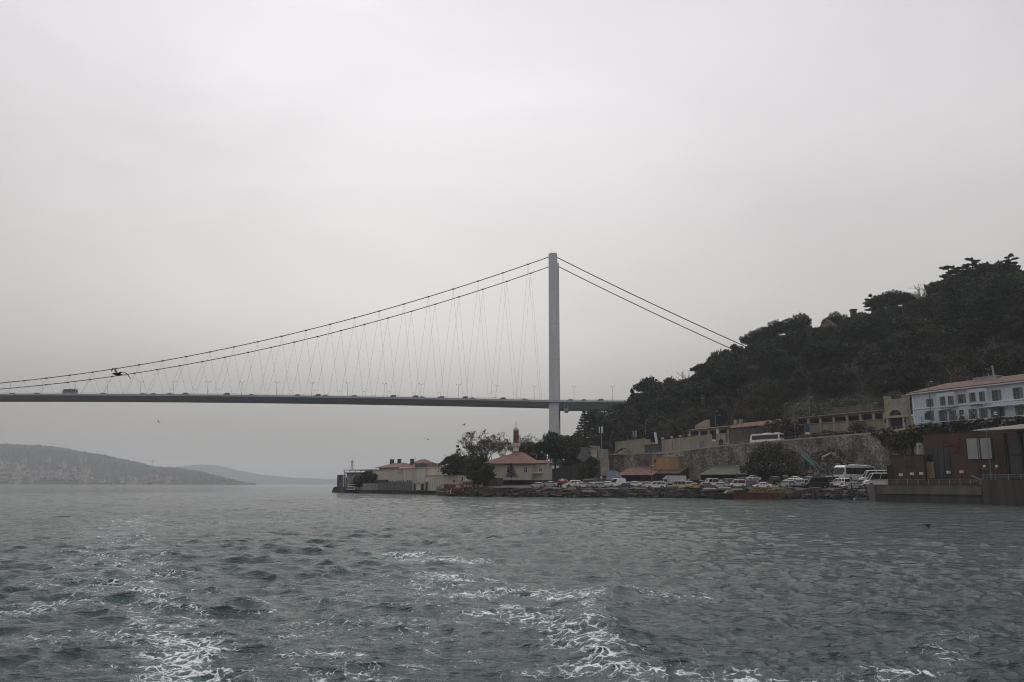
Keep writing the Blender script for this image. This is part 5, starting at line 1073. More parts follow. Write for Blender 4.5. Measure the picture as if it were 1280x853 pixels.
# ---- white mansion
yA, yB = 216, 190
mf = Facade(1144.5, yA, 1280, yB).base(0); zgL = mf.uz(1148, 536)[1]; mf.base(zgL); man = thing('mansion', 'pale two storey wooden mansion with grey shutters and red tiled roof', 'house', mf.loc(), mf.ang)
uA = 0; uE, _ = mf.uz(1420, 480); z_e = mf.uz(1146, 493)[1]; z_b = -1.2; DM = 13
MB().box(uA + .3, uE, 0, DM, z_b, z_e).build('wall', white_m, man)
b = MB()       # clapboard lines and corner boards
for i in range(26): z = .6 + i * (z_e - .8) / 26; b.box(uA + .28, uE, -.018, -.002, z, z + .035)
b.build('clapboard', wtrim, man)
b = MB(); b.box(uA + .2, uA + .6, -.10, -.02, z_b, z_e); zb1 = mf.uz(1215, 505)[1]; b.box(uA + .2, uE, -.22, -.02, zb1 - .12, zb1 + .14); zb2 = mf.uz(1200, 525.5)[1]; b.box(uA + .2, uE, -.16, -.02, zb2 - .1, zb2 + .1); b.build('trim_boards', wtrim, man)
MB().box(uA + .3, uE, -.06, -.002, z_b, zb2 - .1).build('plinth', mat('plinth_white', (0.594, 0.634, 0.702), .8, .12, .5), man)
rf_ = MB(); hip(rf_, uA + .3, uE, 0, DM, z_e + .45, 2.4, 1.1, 6.5); rf_.build('roof', tile_m, man); MB().box(uA - .7, uE + 1, -1.0, DM + 1, z_e + .002, z_e + .28).build('eaves', wtrim, man)
def mwin(x0, y0, x1, y1, sh=(1, 1), y=0, door=False):
    a, c, z0, z1 = mf.rect(x0, y0, x1, y1, y); f_ = win(man, a, c, z0, z1, y - .02, sash_m, .06, 1, 1 if not door else 2, name='window' if not door else 'balcony_door'); wd = (c - a) * .5
    if sh[0]: MB().box(a - .1 - wd, a - .09, y - .13, y - .03, z0 - .05, z1 + .05).build('shutter', shut_m, f_)
    if sh[1]: MB().box(c + .09, c + .1 + wd, y - .13, y - .03, z0 - .05, z1 + .05).build('shutter', shut_m, f_)
def bay(x0, x1, yt, yb, ztop=None):
    a, c, z0, z1 = mf.rect(x0, yt, x1, yb, -.9); q = MB().hexa([(a - .3, -.03, z0), (c + .3, -.03, z0), (c, -.9, z0), (a, -.9, z0)][::1], [(a - .3, -.03, z1), (c + .3, -.03, z1), (c, -.9, z1), (a, -.9, z1)]).build('bay_window', white_m, man); return a, c, z0, z1
bay(1171, 1193.5, 491, 509); bay(1210, 1233, 486, 505.5)
mwin(1160.4, 499, 1164.2, 508.5); mwin(1177.5, 496, 1181.5, 506.5, (1, 0), -.92); mwin(1185.5, 495.5, 1189.5, 506, (0, 1), -.92); mwin(1199, 493.5, 1204, 504)
mwin(1214.5, 491, 1219, 502, (1, 0), -.92); mwin(1224.5, 490, 1228.5, 501.5, (0, 1), -.92); mwin(1240.5, 488, 1247.5, 502.5, (0, 1), 0, True); mwin(1267, 485, 1274.5, 501, (0, 1), 0, True)
mwin(1161, 514, 1165, 526); mwin(1176.5, 514, 1181, 527); mwin(1189, 513.5, 1193, 525.5); mwin(1199.5, 513, 1204.5, 518, (0, 0)); mwin(1214, 511.5, 1218.5, 524); mwin(1227, 510.5, 1231.5, 522.5); mwin(1245, 509.5, 1252, 521.5, (1, 1)); mwin(1273, 507.5, 1279, 520)
for px in (1293, 1312, 1333): mwin(px, 483, px + 6, 497)
for px in (1295, 1316, 1336): mwin(px, 505, px + 6, 519)
a, c, z0, z1 = mf.rect(1199.5, 520, 1207, 536); dr = MB().prism([(a, z0), (c, z0), (c, z1 - .7), ((a + c) / 2 + .5, z1 - .15), ((a + c) / 2, z1), ((a + c) / 2 - .5, z1 - .15), (a, z1 - .7)], -.12, -.065).build('arched_door', mat('door_brown', (.06, .05, .048)), man)
for px in (1176, 1183, 1214, 1222): u, z = mf.uz(px, 511); MB().bar((u, -1.3, z + .5), (u + .9, -.05, z - 1.4), .08, .08).build('awning_strut', wtrim, man)
a, c, z0, z1 = mf.rect(1174, 510.5, 1190, 512); MB().hexa([(a, -.02, z0), (c, -.02, z0), (c, -1.2, z0 - .1), (a, -1.2, z0 - .1)], [(a, -.02, z0 + .15), (c, -.02, z0 + .15), (c, -1.2, z0), (a, -1.2, z0)]).build('window_hood', wtrim, man)
a, c, z0, z1 = mf.rect(1234, 504, 1300, 506); bl_ = MB().box(a, c, -1.5, -.23, z0 - .2, z0).build('balcony', wtrim, man); b = MB()
for i in range(40): x = a + (c - a) * i / 39; b.box(x - .03, x + .03, -1.46, -1.4, z0, z0 + .95)
b.bar((a, -1.43, z0 + 1), (c, -1.43, z0 + 1), .08, .08); b.build('balustrade', wtrim, bl_)
a, c, z0, z1 = mf.rect(1220, 472, 1248, 478.5, 5.5); db = MB().box(a, c, 4.5, 7.5, z0 - 1, z1).box(a - .2, c + .2, 4.3, 7.7, z1 + .002, z1 + .15).build('rooftop_box', mat('lift_box', (.42, .42, .40)), man)
u, z = mf.uz(1242.5, 470, 6); MB().tube((u, 6, z1), (u - .25, 6, z1 + 2.9), .22, .22, 8).build('vent_pipe', metal_m, man); MB().tube((u - .8, 6, z1 + 1.9), (u - 2.2, 6, z1 + 2.4), .05).tube((u - 1.4, 6, z1), (u - 1.4, 6, z1 + 1.3), .05).lathe([(.05, 0), (.35, .2), (.2, .4)], (u - 1.1, 5.6, z1), 8).build('aerial', metal_m, man)
# round emblem banner on the lower floor
u, z = mf.uz(1247.5, 516); s_ = thing('hanging_sign', 'dark square sign with a small white mark on the lower mansion front', 'sign', tuple(Matrix.Translation(mf.loc()) @ Matrix.Rotation(mf.ang, 4, 'Z') @ Vector((u, -1.0, z))), mf.ang)
MB().box(-1.1, 1.1, -.04, .04, -1.3, 1.3).build('board', mat('sign_dark', (.06, .07, .072), .6), s_); MB().prism([(-.55, -.1), (-.2, .05), (0, .5), (.2, .05), (.55, -.05), (.4, -.2), (-.4, -.2)], -.07, -.042).prism([(-.45, -.3), (.5, -.35), (.5, -.6), (-.4, -.55)], -.07, -.042).build('mark', banner_w, s_); MB().bar((0, .0, -1.3), (0, .0, -4.2), .12, .12).build('post', metal_m, s_)

rs_ = np.random.RandomState(12); bl = []
for i in range(150):
    px = 1138 + i * 1.2 + rs_.uniform(-1, 1)
    for dz in (-2.6, -1.6, -.6, .35): y = wallY(px) - 1.5 + rs_.uniform(-.3, .6); p = P(px, 540, y); bl.append((p.x, y, wallZ(px) + dz + rs_.uniform(-.5, .5), .8, .55, .6, 60))
V, Q = leaf_cloud(bl, .24, 77); hd = np_mesh('hedge', V, Q, leaf_mat('hedge_leaves', (.014, .020, .012), (.032, .036, .022))); tag(hd, 'long dark hedge hanging over the wall top below the white mansion', 'hedge')
# ---- brown restaurant on the quay
yR = 184; rf2 = Facade(1155, 190, 1256, 176).base(2.6); zt = rf2.uz(1175, 542)[1]; uR, _ = rf2.uz(1256, 560); t = thing('restaurant_building', 'dark brown windowless restaurant block with red script and two framed white panels', 'building', rf2.loc(), rf2.ang); g = rf2.rect
MB().box(0, uR, 0, 7, -.4, zt).build('wall', brown_m, t); MB().box(-.15, uR + .1, -.15, 7.1, zt + .002, zt + .2).build('parapet', brown_d, t)
a, c, z0, z1 = g(1159.5, 560, 1188, 597); q = MB().box(a, c, -.10, -.002, z0, z1).build('window_wall', mat('smoked_glass', (.018, .02, .026), .2, .2, .3, spec=.6), t); b = MB()
for i in range(5): x = a + (c - a) * i / 4; b.box(x - .05, x + .05, -.14, -.10, z0, z1)
b.build('frame', brown_d, q)
a, c, z0, z1 = g(1159, 577.5, 1168.5, 598); q = MB().box(a, (a + c) / 2 - .02, -.26, -.16, z0, z1).box((a + c) / 2 + .02, c, -.26, -.16, z0, z1).build('folding_door', wood_m, t)
a, c, z0, z1 = g(1209.5, 548, 1239.5, 574); q = MB().box(a - .3, c + .3, -.16, -.002, z0 - .3, z1 + .3).build('panel_frame', mat('frame_black', (.02, .018, .018), .5), t); m_ = (a + c) / 2 + .2
MB().box(a, m_ - .15, -.2, -.162, z0, z1).box(m_ + .15, c, -.2, -.162, z0, z1).build('white_panel', mat('panel_white', (.33, .335, .32), .6, .06, .5), q)
# the red handwritten-style sign
def S(px, py): u, z = rf2.uz(px, py); return (u, -.16, z)
b = MB(); st = mat('script_red', (.16, .022, .02), .5)
for pts in ([(1181, 548), (1179, 553), (1179.5, 556), (1183, 557)], [(1176, 558.5), (1182, 558), (1187, 557.5)], [(1184, 557.5), (1185.5, 555), (1187, 558), (1188.5, 555.5), (1190, 558)], [(1193.5, 556), (1191.5, 556.5), (1191.5, 558.5), (1194, 557.5), (1194, 563), (1193.5, 567)], [(1194, 557.5), (1196, 555), (1198, 556.5)], [(1199.5, 548.5), (1198.5, 554), (1198, 560), (1197, 566)], [(1196.5, 553), (1202, 552)], [(1199.5, 556), (1202.5, 556.5)]):
    b.path([S(*p) for p in pts], .10, 5)
b.build('script_sign', st, t)
for px in (1165.5, 1185.5, 1202): pass
# annexe
af = Facade(1113, 191.5, 1157, 187.2).base(2.6); zt2 = af.uz(1130, 569.5)[1]; u2, _ = af.uz(1154.6, 580); t = thing('annexe_block', 'small dark brown annexe block with one square dark window left of the restaurant', 'building', af.loc(), af.ang)
MB().box(0, u2, 0, 7, -.4, zt2).build('wall', mat('annexe_brown', (.080, .050, .039), .8, .12, 1.2, kind='streak'), t); MB().box(-.1, u2 + .05, -.1, 7.1, zt2 + .002, zt2 + .14).build('parapet', brown_d, t); a, c, z0, z1 = af.rect(1132.5, 574.5, 1142.5, 583.5); win(t, a, c, z0, z1, 0, brown_d, .12)
bf_ = Facade(1106.5, 191.5, 1115, 190.6).base(2.6); u3, _ = bf_.uz(1115, 590); z3 = bf_.uz(1110, 582.5)[1]; t = thing('dark_kiosk', 'low almost black cabin at the left end of the restaurant terrace', 'kiosk', bf_.loc(), bf_.ang); MB().box(0, u3 - .1, 0, 5, -.4, z3).build('wall', brown_d, t); MB().box(-.12, u3, -.12, 5.1, z3 + .002, z3 + .12).build('roof', trim_m, t)
sg_ = rf2.uz(1150, 562); o = MB().box(-.62, .62, -.1, .1, -2.6, 0).build('sign_panel', mat('sign_white', (.42, .42, .40))); p = P(1149, 554.2, 191); o.location = p; tag(o, 'narrow white sign panel standing between the annexe and the brown restaurant', 'sign')
MB().prism([(-.2, -.5), (.15, -.4), (.25, -.8), (-.05, -1.0), (.2, -1.3), (.05, -1.45), (-.2, -1.1)], -.13, -.102).build('mark', mat('sign_mark', (.12, .12, .12)), o)
# quay in front
qy = lambda px: itp(px, [(1090, 186), (1100, 184), (1227, 168), (1228, 166.0), (1420, 146), (1600, 132)])
def quay(name, x0, x1, zt_, m_, label, zb=-1.5, dback=26, off=0):
    b = MB(); n = 6
    o = P((x0 + x1) / 2, 600, qy((x0 + x1) / 2)); o.z = 0
    for i in range(n):
        c0, c1 = x0 + (x1 - x0) * i / n, x0 + (x1 - x0) * (i + 1) / n; q = []
        for c_, dy in ((c0, 0), (c1, 0), (c1, dback), (c0, dback)): y = qy(c_) + off; p = P(c_, 600, y); q.append((p.x - o.x + dy * .35, y + dy - o.y))
        b.hexa([(x, y, zb) for x, y in q], [(x, y, zt_) for x, y in q])
    ob = b.build(name, m_); ob.location = o; return tag(ob, label, 'quay')
zq = P(1150, 606.3, qy(1150)).z
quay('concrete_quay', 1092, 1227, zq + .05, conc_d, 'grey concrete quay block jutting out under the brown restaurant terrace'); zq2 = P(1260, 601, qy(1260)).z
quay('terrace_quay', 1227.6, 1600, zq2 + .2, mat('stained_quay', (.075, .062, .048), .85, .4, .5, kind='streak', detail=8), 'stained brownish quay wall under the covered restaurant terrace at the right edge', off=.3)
# protruding lip & dark plinth
o = P(1160, 600, qy(1160)); 
def along(x0, x1, off, z0, z1, th, m_, name, label, cat, n=5):
    b = MB(); o = P((x0 + x1) / 2, 600, qy((x0 + x1) / 2) + off); o.z = 0
    for i in range(n):
        c0, c1 = x0 + (x1 - x0) * i / n, x0 + (x1 - x0) * (i + 1) / n; p = P(c0, 600, qy(c0) + off); q = P(c1, 600, qy(c1) + off); e = [(p.x, p.y), (q.x, q.y), (q.x, q.y + th), (p.x, p.y + th)]
        b.hexa([(x - o.x, y - o.y, z0) for x, y in e], [(x - o.x, y - o.y, z1) for x, y in e])
    ob = b.build(name, m_); ob.location = o; return tag(ob, label, cat)
along(1097, 1226, -.5, zq - 2.0, zq - .3, .45, mat('lip_concrete', (.12, .115, .10), .9, .3, .5, kind='streak', detail=8), 'fender_slab', 'lighter concrete slab face along the quay under the restaurant', 'quay wall')
def rail_along(x0, x1, off, z0, hgt, label, n=9, rails=3, slope=0):
    b = MB(); o = P((x0 + x1) / 2, 600, qy((x0 + x1) / 2) + off); o.z = z0; ps = []
    for i in range(n + 1): c_ = x0 + (x1 - x0) * i / n; p = P(c_, 600, qy(c_) + off); ps.append(Vector((p.x - o.x, p.y - o.y, 0)))
    for a, c in zip(ps, ps[1:]):
        for k in range(rails): z = Vector((0, 0, hgt * (k + 1) / rails)); b.bar(a + z, c + z, .05, .05)
    for a in ps: b.box(a.x - .04, a.x + .04, a.y - .04, a.y + .04, 0, hgt)
    ob = b.build('guard_rail', metal_m); ob.location = o; return tag(ob, label, 'railing')
rail_along(1108, 1226, .5, zq + .05, 1.15, 'thin grey railing along the quay before the brown annexe'); rail_along(1229, 1420, .5, zq2 + .2, 1.05, 'thin railing on the quay wall under the covered terrace', 12, 2)
# dark bench-height wall behind the rail
along(1115, 1229, 3.0, zq, zq + .75, .4, mat('low_wall_brown', (.05, .032, .026), .85, .2, 1), 'low_wall', 'low dark brown wall behind the quay railing before the restaurant', 'wall')
# glass screen and white lamps on the terrace
wl = mat('lamp_white_glass', (.70, .68, .60), .4); li = 0
for px, py, lab in ((1126, 593.5, 'left of the annexe window'), (1140, 592.5, 'under the annexe window'), (1151.5, 592, 'right of the annexe window'), (1185.5, 590.5, 'in front of the smoked glass wall'), (1202, 590, 'under the red script sign')):
    p = P(px, py, 186.5 - (px - 1126) * .09); t = thing('bollard_lamp', 'small white square terrace lamp %s' % lab, 'lamp', (p.x, p.y, zq + .3), .1, 'white terrace lamps'); h_ = p.z - (zq + .3); MB().box(-.08, .08, -.08, .08, 0, h_ - .3).build('post', trim_m, t); MB().box(-.3, .3, -.3, .3, h_ - .3, h_ + .3).build('lamp_shade', wl, t)
for px, py, lab in ((1230.5, 583.5, 'at the left end of the glass screen'), (1246, 583.5, 'on the glass screen right of the white panels'), (1276, 582, 'near the right edge of the picture')):
    p = P(px, py, 174 - (px - 1230) * .08); t = thing('globe_lamp', 'small white globe lamp %s' % lab, 'lamp', (p.x, p.y, zq2 + .2), 0, 'white globe lamps'); h_ = p.z - zq2 - .2; MB().tube((0, 0, 0), (0, 0, h_), .06).build('post', trim_m, t); MB().lathe([(.05, -.3), (.25, -.18), (.32, .05), (.22, .28), (.03, .34)], (0, 0, h_), 10).build('lamp_shade', wl, t)
# covered terrace
tf = Facade(1226, 172.5, 1420, 150).base(zq2 + .2); t = thing('terrace_pavilion', 'dark glazed restaurant terrace under a long thin white canopy at the right edge', 'building', tf.loc(), tf.ang); g = tf.rect
a, c, z0, z1 = g(1254, 543, 1420, 596); MB().box(a, c, 3.2, 9, -.3, z1 + .1).build('inner_wall', mat('terrace_dark', (.022, .022, .024), .7, .2, .5), t); b = MB(); gl_ = MB()
zt_ = tf.uz(1258, 541)[1]
for i in range(9): x = a + (c - a) * i / 8; b.box(x - .18, x + .18, 1.6, 2.0, 0, zt_)
b.box(a, c, 1.6, 1.9, tf.uz(1260, 568)[1] - .2, tf.uz(1260, 568)[1] + .1); b.build('post_frame', brown_d, t)
for i in range(8): x0 = a + (c - a) * i / 8 + .25; x1 = a + (c - a) * (i + 1) / 8 - .25; gl_.box(x0, x1, 2.0, 2.06, .9, zt_ - .3)
gl_.build('glazing', mat('terrace_glass', (.045, .048, .05), .15, .1, .4, spec=.5), t)
c0, zc0 = tf.uz(1224, 538.5); c1, zc1 = tf.uz(1280, 531.5); cl_ = MB(); uEnd = tf.L
slope_ = (zc1 - zc0) / (c1 - c0) * .55
cl_.prism([(c0, zc0 + .05), (c1, zc1), (uEnd, zc1 + (uEnd - c1) * slope_), (uEnd, zc1 + (uEnd - c1) * slope_ - 1.1), (c1, zc1 - .85), (c0, zc0 - .12)], -2.4, 6).build('canopy', mat('canopy_cream', (.80, .74, .66), .8, .08, .4), t)
MB().box(0, uEnd, -.1, .0, .15, 1.15).build('glass_screen', mat('screen_glass', (.03, .035, .038), .12, .1, .4, spec=.6), t)
po = P(1226.5, 602, 170); o = MB().tube((0, 0, 0), (.0, 0, P(1224.5, 538, 170).z - po.z), .09).build('pole', trim_m); o.location = po; tag(o, 'thin dark pole standing at the left tip of the white canopy', 'pole')
p0, p1 = P(1215.5, 594.5, 168.5), P(1228, 600, 168.3); o = MB().bar((0, 0, 0), p1 - p0, .1, .1).bar((0, .6, 0), p1 - p0 + Vector((0, .6, 0)), .1, .1).build('gangway_rail', metal_m); o.location = p0; tag(o, 'short sloping metal gangway rail at the corner of the quay', 'railing')
p0 = P(1116, 606, 187); o = MB().tube((0, 0, 0), (0, 0, P(1114, 545, 187).z - p0.z), .07).build('pole', trim_m); o.location = p0; tag(o, 'thin tall dark pole beside the annexe, reaching up to the road wall', 'pole')
# ================================================================ SHORE BUILDINGS LEFT OF THE CAR PARK
def shed(name, label, f, x0, x1, pyE, pyR, depth, roof_m, wall_m_, eave_over=.6, closed=False, gh=0):
    """lean-to or gabled shed: posts and back wall under a sloping sheet roof"""
    t = thing(name, label, 'shed', f.loc(), f.ang); a, ze = f.uz(x0, pyE); c, _ = f.uz(x1, pyE); zr_ = f.uz((x0 + x1) / 2, pyR, depth)[1]
    MB().add([(a - .4, -eave_over, ze), (c + .4, -eave_over, ze), (c + .4, depth, zr_), (a - .4, depth, zr_), (a - .4, -eave_over, ze - .15), (c + .4, -eave_over, ze - .15), (c + .4, depth, zr_ - .15), (a - .4, depth, zr_ - .15)], [(0, 1, 2, 3), (7, 6, 5, 4), (4, 5, 1, 0), (5, 6, 2, 1), (6, 7, 3, 2), (7, 4, 0, 3)]).build('roof', roof_m, t)
    b = MB(); n = max(2, int((c - a) / 4)); b.box(a, c, depth - .3, depth - .05, gh - .5, zr_ - .17)
    for s_ in (a, c - .2): b.add([(s_, 0, gh - .5), (s_, depth - .31, gh - .5), (s_, depth - .31, zr_ - .3), (s_, 0, ze - .2), (s_ + .2, 0, gh - .5), (s_ + .2, depth - .31, gh - .5), (s_ + .2, depth - .31, zr_ - .3), (s_ + .2, 0, ze - .2)], [(0, 1, 2, 3), (7, 6, 5, 4), (4, 5, 1, 0), (5, 6, 2, 1), (6, 7, 3, 2), (7, 4, 0, 3)])
    b.build('wall', wall_m_, t)
    for i in range(n + 1): x = a + .3 + (c - a - .6) * i / n; MB().box(x - .1, x + .1, -.1, .1, gh - .5, ze - .17).build('post', trim_m, t)
    return t
y = wallY(800) - 9; zl = lot_z(800, y)
shed('rust_roof_shed', 'open shed with rust red sheet roof below the ochre building', Facade(772, wallY(772) - 13, 818, wallY(818) - 11).base(zl), 773, 816, 594, 583.5, 9, rust_m, brown_d)
shed('rust_roof_shed', 'darker brown sheet roofed lean-to right of the rust red roof, behind the silver truck', Facade(812, wallY(812) - 8, 850, wallY(850) - 8).base(zl), 818, 849, 592, 584, 6, mat('old_sheet', (.09, .06, .045), .9, .35, .6, kind='streak'), brown_d)
shed('green_roof_shed', 'long open shed with dull green sheet roof against the retaining wall', Facade(873, wallY(873) - 11, 940, wallY(940) - 11).base(lot_z(905, wallY(905) - 11)), 876, 934, 593.5, 581, 9.5, tarp_g, dark_m)
f = Facade(815, wallY(815) - 4.5, 848, wallY(848) - 4).base(lot_z(830, wallY(830))); t = thing('ochre_building', 'plain ochre box building standing before the retaining wall', 'building', f.loc(), f.ang); a, c, z0, z1 = f.rect(815.5, 571.5, 848, 590); MB().box(a, c, 0, 3.6, -.5, z1).build('wall', orange_m, t); MB().box(a - .15, c + .15, -.15, 3.7, z1 + .002, z1 + .18).build('parapet', cream_d, t)
d0, d1, e0, e1 = f.rect(817.8, 574.5, 820, 578.5); win(t, d0, d1, e0, e1, 0, orange_m, .06, 0, 0); d0, d1, e0, e1 = f.rect(834.8, 572, 835.6, 586); MB().box(d0, d1, -.08, -.002, e0, e1).build('downpipe', beige_m, t)
# blue awning with slanting poles
f = Facade(752, wallY(752) - 16, 785, wallY(785) - 16).base(lot_z(768, wallY(768) - 16)); t = thing('blue_awning', 'dark blue sloping tarpaulin awning on poles above the long white van', 'awning', f.loc(), f.ang); a, ze = f.uz(757, 600); c, _ = f.uz(781, 601); zr_ = f.uz(768, 588, 5)[1]
MB().add([(a, -1, ze), (c, -1, ze - .3), (c - 2, 5, zr_ - .4), (a + 1, 5, zr_), (a, -1, ze - .06), (c, -1, ze - .36), (c - 2, 5, zr_ - .46), (a + 1, 5, zr_ - .06)], [(0, 1, 2, 3), (7, 6, 5, 4), (4, 5, 1, 0), (5, 6, 2, 1), (6, 7, 3, 2), (7, 4, 0, 3)]).build('tarpaulin', tarp_b, t)
for i, (x0, x1) in enumerate(((.35, .62), (.45, .72))): MB().bar((a + (c - a) * x0, -.5 + i, zr_ + .3), (a + (c - a) * x1, -1.5 + i, ze - .6), .12, .12).build('brace', metal_m, t)
for x in (a + .2, c - .2): MB().box(x - .08, x + .08, -.9, -.75, -.3, ze - .3).build('pole', metal_m, t)
f = Facade(748, wallY(748) - 17, 758, wallY(758) - 17).base(lot_z(752, wallY(752) - 17)); t = thing('ticket_booth', 'low pale greenish booth with white fitting on top, left of the blue awning', 'booth', f.loc(), f.ang); a, c, z0, z1 = f.rect(749, 598.5, 757.5, 606); MB().box(a, c, 0, 2, -.3, z1).build('wall', grey_m, t); MB().box(a - .2, c + .2, -.2, 2.2, z1 + .002, z1 + .15).build('roof', beige_m, t); m_ = (a + c) / 2 + .4; MB().box(m_ - .3, m_ + .25, .4, .9, z1 + .155, z1 + .8).build('fitting', banner_w, t)
# containers and walls at the left terrace (x 700-830)
def simple(name, label, cat, px0, px1, pt, pb, y0, y1, depth, m_, cap=None, ztop2=None, part='wall', extra=None):
    f = Facade(px0, y0, px1, y1); zb_ = P((px0 + px1) / 2, pb, (y0 + y1) / 2).z; f.base(zb_); t = thing(name, label, cat, f.loc(), f.ang); a, za = f.uz(px0, pt); c, zc_ = f.uz(px1, pt if ztop2 is None else ztop2)
    MB().hexa([(0, 0, -1.5), (c, 0, -1.5), (c, depth, -1.5), (0, depth, -1.5)], [(0, 0, za), (c, 0, zc_), (c, depth, zc_), (0, depth, za)]).build(part, m_, t)
    if cap: MB().hexa([(-.15, -.15, za + .002), (c + .15, -.15, zc_ + .002), (c + .15, depth + .15, zc_ + .002), (-.15, depth + .15, za + .002)], [(-.15, -.15, za + cap[0]), (c + .15, -.15, zc_ + cap[0]), (c + .15, depth + .15, zc_ + cap[0]), (-.15, depth + .15, za + cap[0])]).build('coping', cap[1], t)
    return t, f
t, f = simple('container', 'pale grey container cabin on the terrace below the antenna mast', 'container', 747.5, 760.5, 561.5, 575, 313, 314, 3, mat('container_grey', (0.297, 0.317, 0.304), .7, .12, 1, kind='streak')); a, c, z0, z1 = f.rect(748, 561.5, 760, 575); b = MB()
for i in range(9): x = a + (c - a) * i / 8; b.box(x - .05, x + .05, -.06, -.003, .1, z1 - .1)
b.build('rib', grey_m, t)
simple('cream_kiosk', 'small cream white kiosk left of the grey container', 'kiosk', 739.5, 746.5, 563, 575, 312.5, 312.5, 2.5, mat('kiosk_cream', (.42, .39, .29)), (.2, beige_m))
simple('terrace_wall', 'beige ribbed wall under the grey container', 'wall', 742, 761.5, 575.2, 590, 311, 311.5, 1, beige_m, (.2, cream_d))
simple('terrace_wall', 'long brownish wall at the foot of the hill left of the grey container', 'wall', 700, 741, 578, 592, 300, 309, .6, mat('wall_brown_old', (.13, .105, .075), .9, .3, .5, kind='streak'), (.25, beige_m), 575.5)
simple('yard_wall', 'grey green high wall behind the pines at the left foot of the hill', 'wall', 719, 735.5, 560, 576, 322, 326, .5, grey_m, (.15, beige_m)); simple('yard_wall', 'higher grey wall behind the cream kiosk', 'wall', 735.7, 750, 557, 572, 330, 330, .5, beige_m, None, 557.5)
t, f = simple('white_outbuilding', 'small pale outbuilding with a row of windows right of the straight trunked pine', 'building', 690, 704, 567.5, 577, 318, 318, 4, mat('outbuilding', (.22, .215, .19)), (.25, tile_d))
for px in (692.5, 696.5, 700.5): a, c, z0, z1 = f.rect(px - 1, 570, px + 1, 574.5); win(t, a, c, z0, z1, 0, wtrim, .12, 0, 0)
t, f = simple('brown_hut', 'tiny hut with a brown gabled roof on top of the stone wall', 'hut', 774, 787, 564.5, 571, 322, 321, 4, mat('hut_wall', (.25, .2, .14))); a, c, z0, z1 = f.rect(769, 564, 790, 570)
MB().prism([(a, z1 - .5), ((a + c) / 2 - .6, z1 + 1.15), ((a + c) / 2 + .8, z1 + 1.15), (c + .3, z1 - .9), (c + .3, z1 - 1.1), ((a + c) / 2 + .8, z1 + .93), ((a + c) / 2 - .6, z1 + .93), (a, z1 - .7)], -.8, 4.6).build('roof', mat('hut_roof', (.07, .045, .035)), t); d0, d1, e0, e1 = f.rect(773.2, 565.5, 776.5, 569.5); MB().box(d0, d1, -.08, -.003, e0, e1).build('shutter', banner_w, t)
simple('street_wall', 'long beige wall rising to the right under the dark trees, above the brown hut', 'wall', 769, 806, 553.5, 566, 336, 325, .5, cream_d, (.2, beige_m), 548.5)
simple('deck_shelter', 'dark flat steel shelter between the beige wall and the pilaster wall', 'shelter', 806, 824, 557, 569, 306, 304, 3, mat('shelter_grey', (.06, .07, .072), .7, .25, 1), (.25, brown_d), 556)
simple('pier_block', 'stack of pale stone blocks beside the pilaster wall', 'stone block', 807, 813, 549.5, 557, 309, 309, 1.5, beige_m); simple('pier_block', 'lower pale stone block right of the tall one beside the pilaster wall', 'stone block', 813.3, 820, 553, 557.5, 309, 308.5, 1.5, cream_d)
o = MB().hexa([(-.45, -.2, 0), (.45, -.2, 0), (.45, .2, 0), (-.45, .2, 0)], [(-1.0, -.2, 4.3), (-.1, -.2, 4.3), (-.1, .2, 4.3), (-1.0, .2, 4.3)]).build('leaning_panel', banner_w); o.location = P(821, 555, 307); tag(o, 'leaning white post panel above the dark steel shelter', 'panel')
def mast(px, pt, pb, y, label, panels=3, pc=banner_w, name='antenna_mast'):
    p = P(px, pb, y); h_ = P(px, pt, y).z - p.z; t = thing(name, label, 'antenna mast', p, .3, 'antenna masts'); MB().tube((0, 0, -2), (0, 0, h_), .16, .1, 7).build('pole', metal_m, t)
    MB().lathe([(.5, 0), (.55, .08), (.5, .16)], (0, 0, h_ - 2.6), 8).build('collar', metal_m, t)
    for i in range(panels): a = i * 2.09 + .4; MB().box(math.cos(a) * .75 - .17, math.cos(a) * .75 + .17, math.sin(a) * .75 - .12, math.sin(a) * .75 + .12, h_ - 2.4, h_).build('panel_antenna', pc, t)
    return t
mast(752, 533.5, 562, 316, 'mobile phone mast with three white panels standing over the grey container'); mast(794.5, 538.5, 572, 319, 'mobile phone mast with grey panels on the stone wall beside the brown hut', 3, metal_m)
def lamp(px, pt, pb, y, label, arms=1, banner=None, group='street lamps on the upper road', arm=1.4, headm=None, off=None):
    p = P(px, pb, y); h_ = P(px, pt, y).z - p.z; t = thing('street_lamp', label, 'street lamp', p, 0, group); MB().tube((0, 0, -.5), (0, 0, h_), .11, .07, 6).build('post', lamp_m, t)
    for i in range(arms):
        s = 1 if i == 0 else -1; q = MB().bar((0, 0, h_ - .1), (s * arm, 0, h_ + .25), .07, .07).build('arm', lamp_m, t); MB().box(s * arm - .35, s * arm + .45, -.14, .14, h_ + .18, h_ + .34).build('lamp_head', headm or lamp_glass, q)
    if banner:
        z0 = P(px, banner[1], y).z - p.z; z1 = P(px, banner[0], y).z - p.z; q = MB().box(-banner[2] - .12, -.12, -.03, .03, z0, z1).build('banner', banner[3], t)
        if len(banner) > 4: MB().box(-banner[2] - .121, -.119, -.034, .034, z0 - .001, z0 + (z1 - z0) * .18).build('banner_foot', banner_w, q)
    return t
y = wallY(1012) + 1.8; lamp(1013, 520, 548, y, 'lamp post with blue and white banner before the arcade', 1, (530.5, 543, 1.35, blue_m, 1)); y = wallY(1165) + 1.5; lamp(1165.5, 478.5, 539, y, 'tall dark lamp post with dark blue banner at the mansion corner', 1, (516, 527, 1.5, mat('banner_navy', (.02, .065, .12), .7), 1), arm=.8)
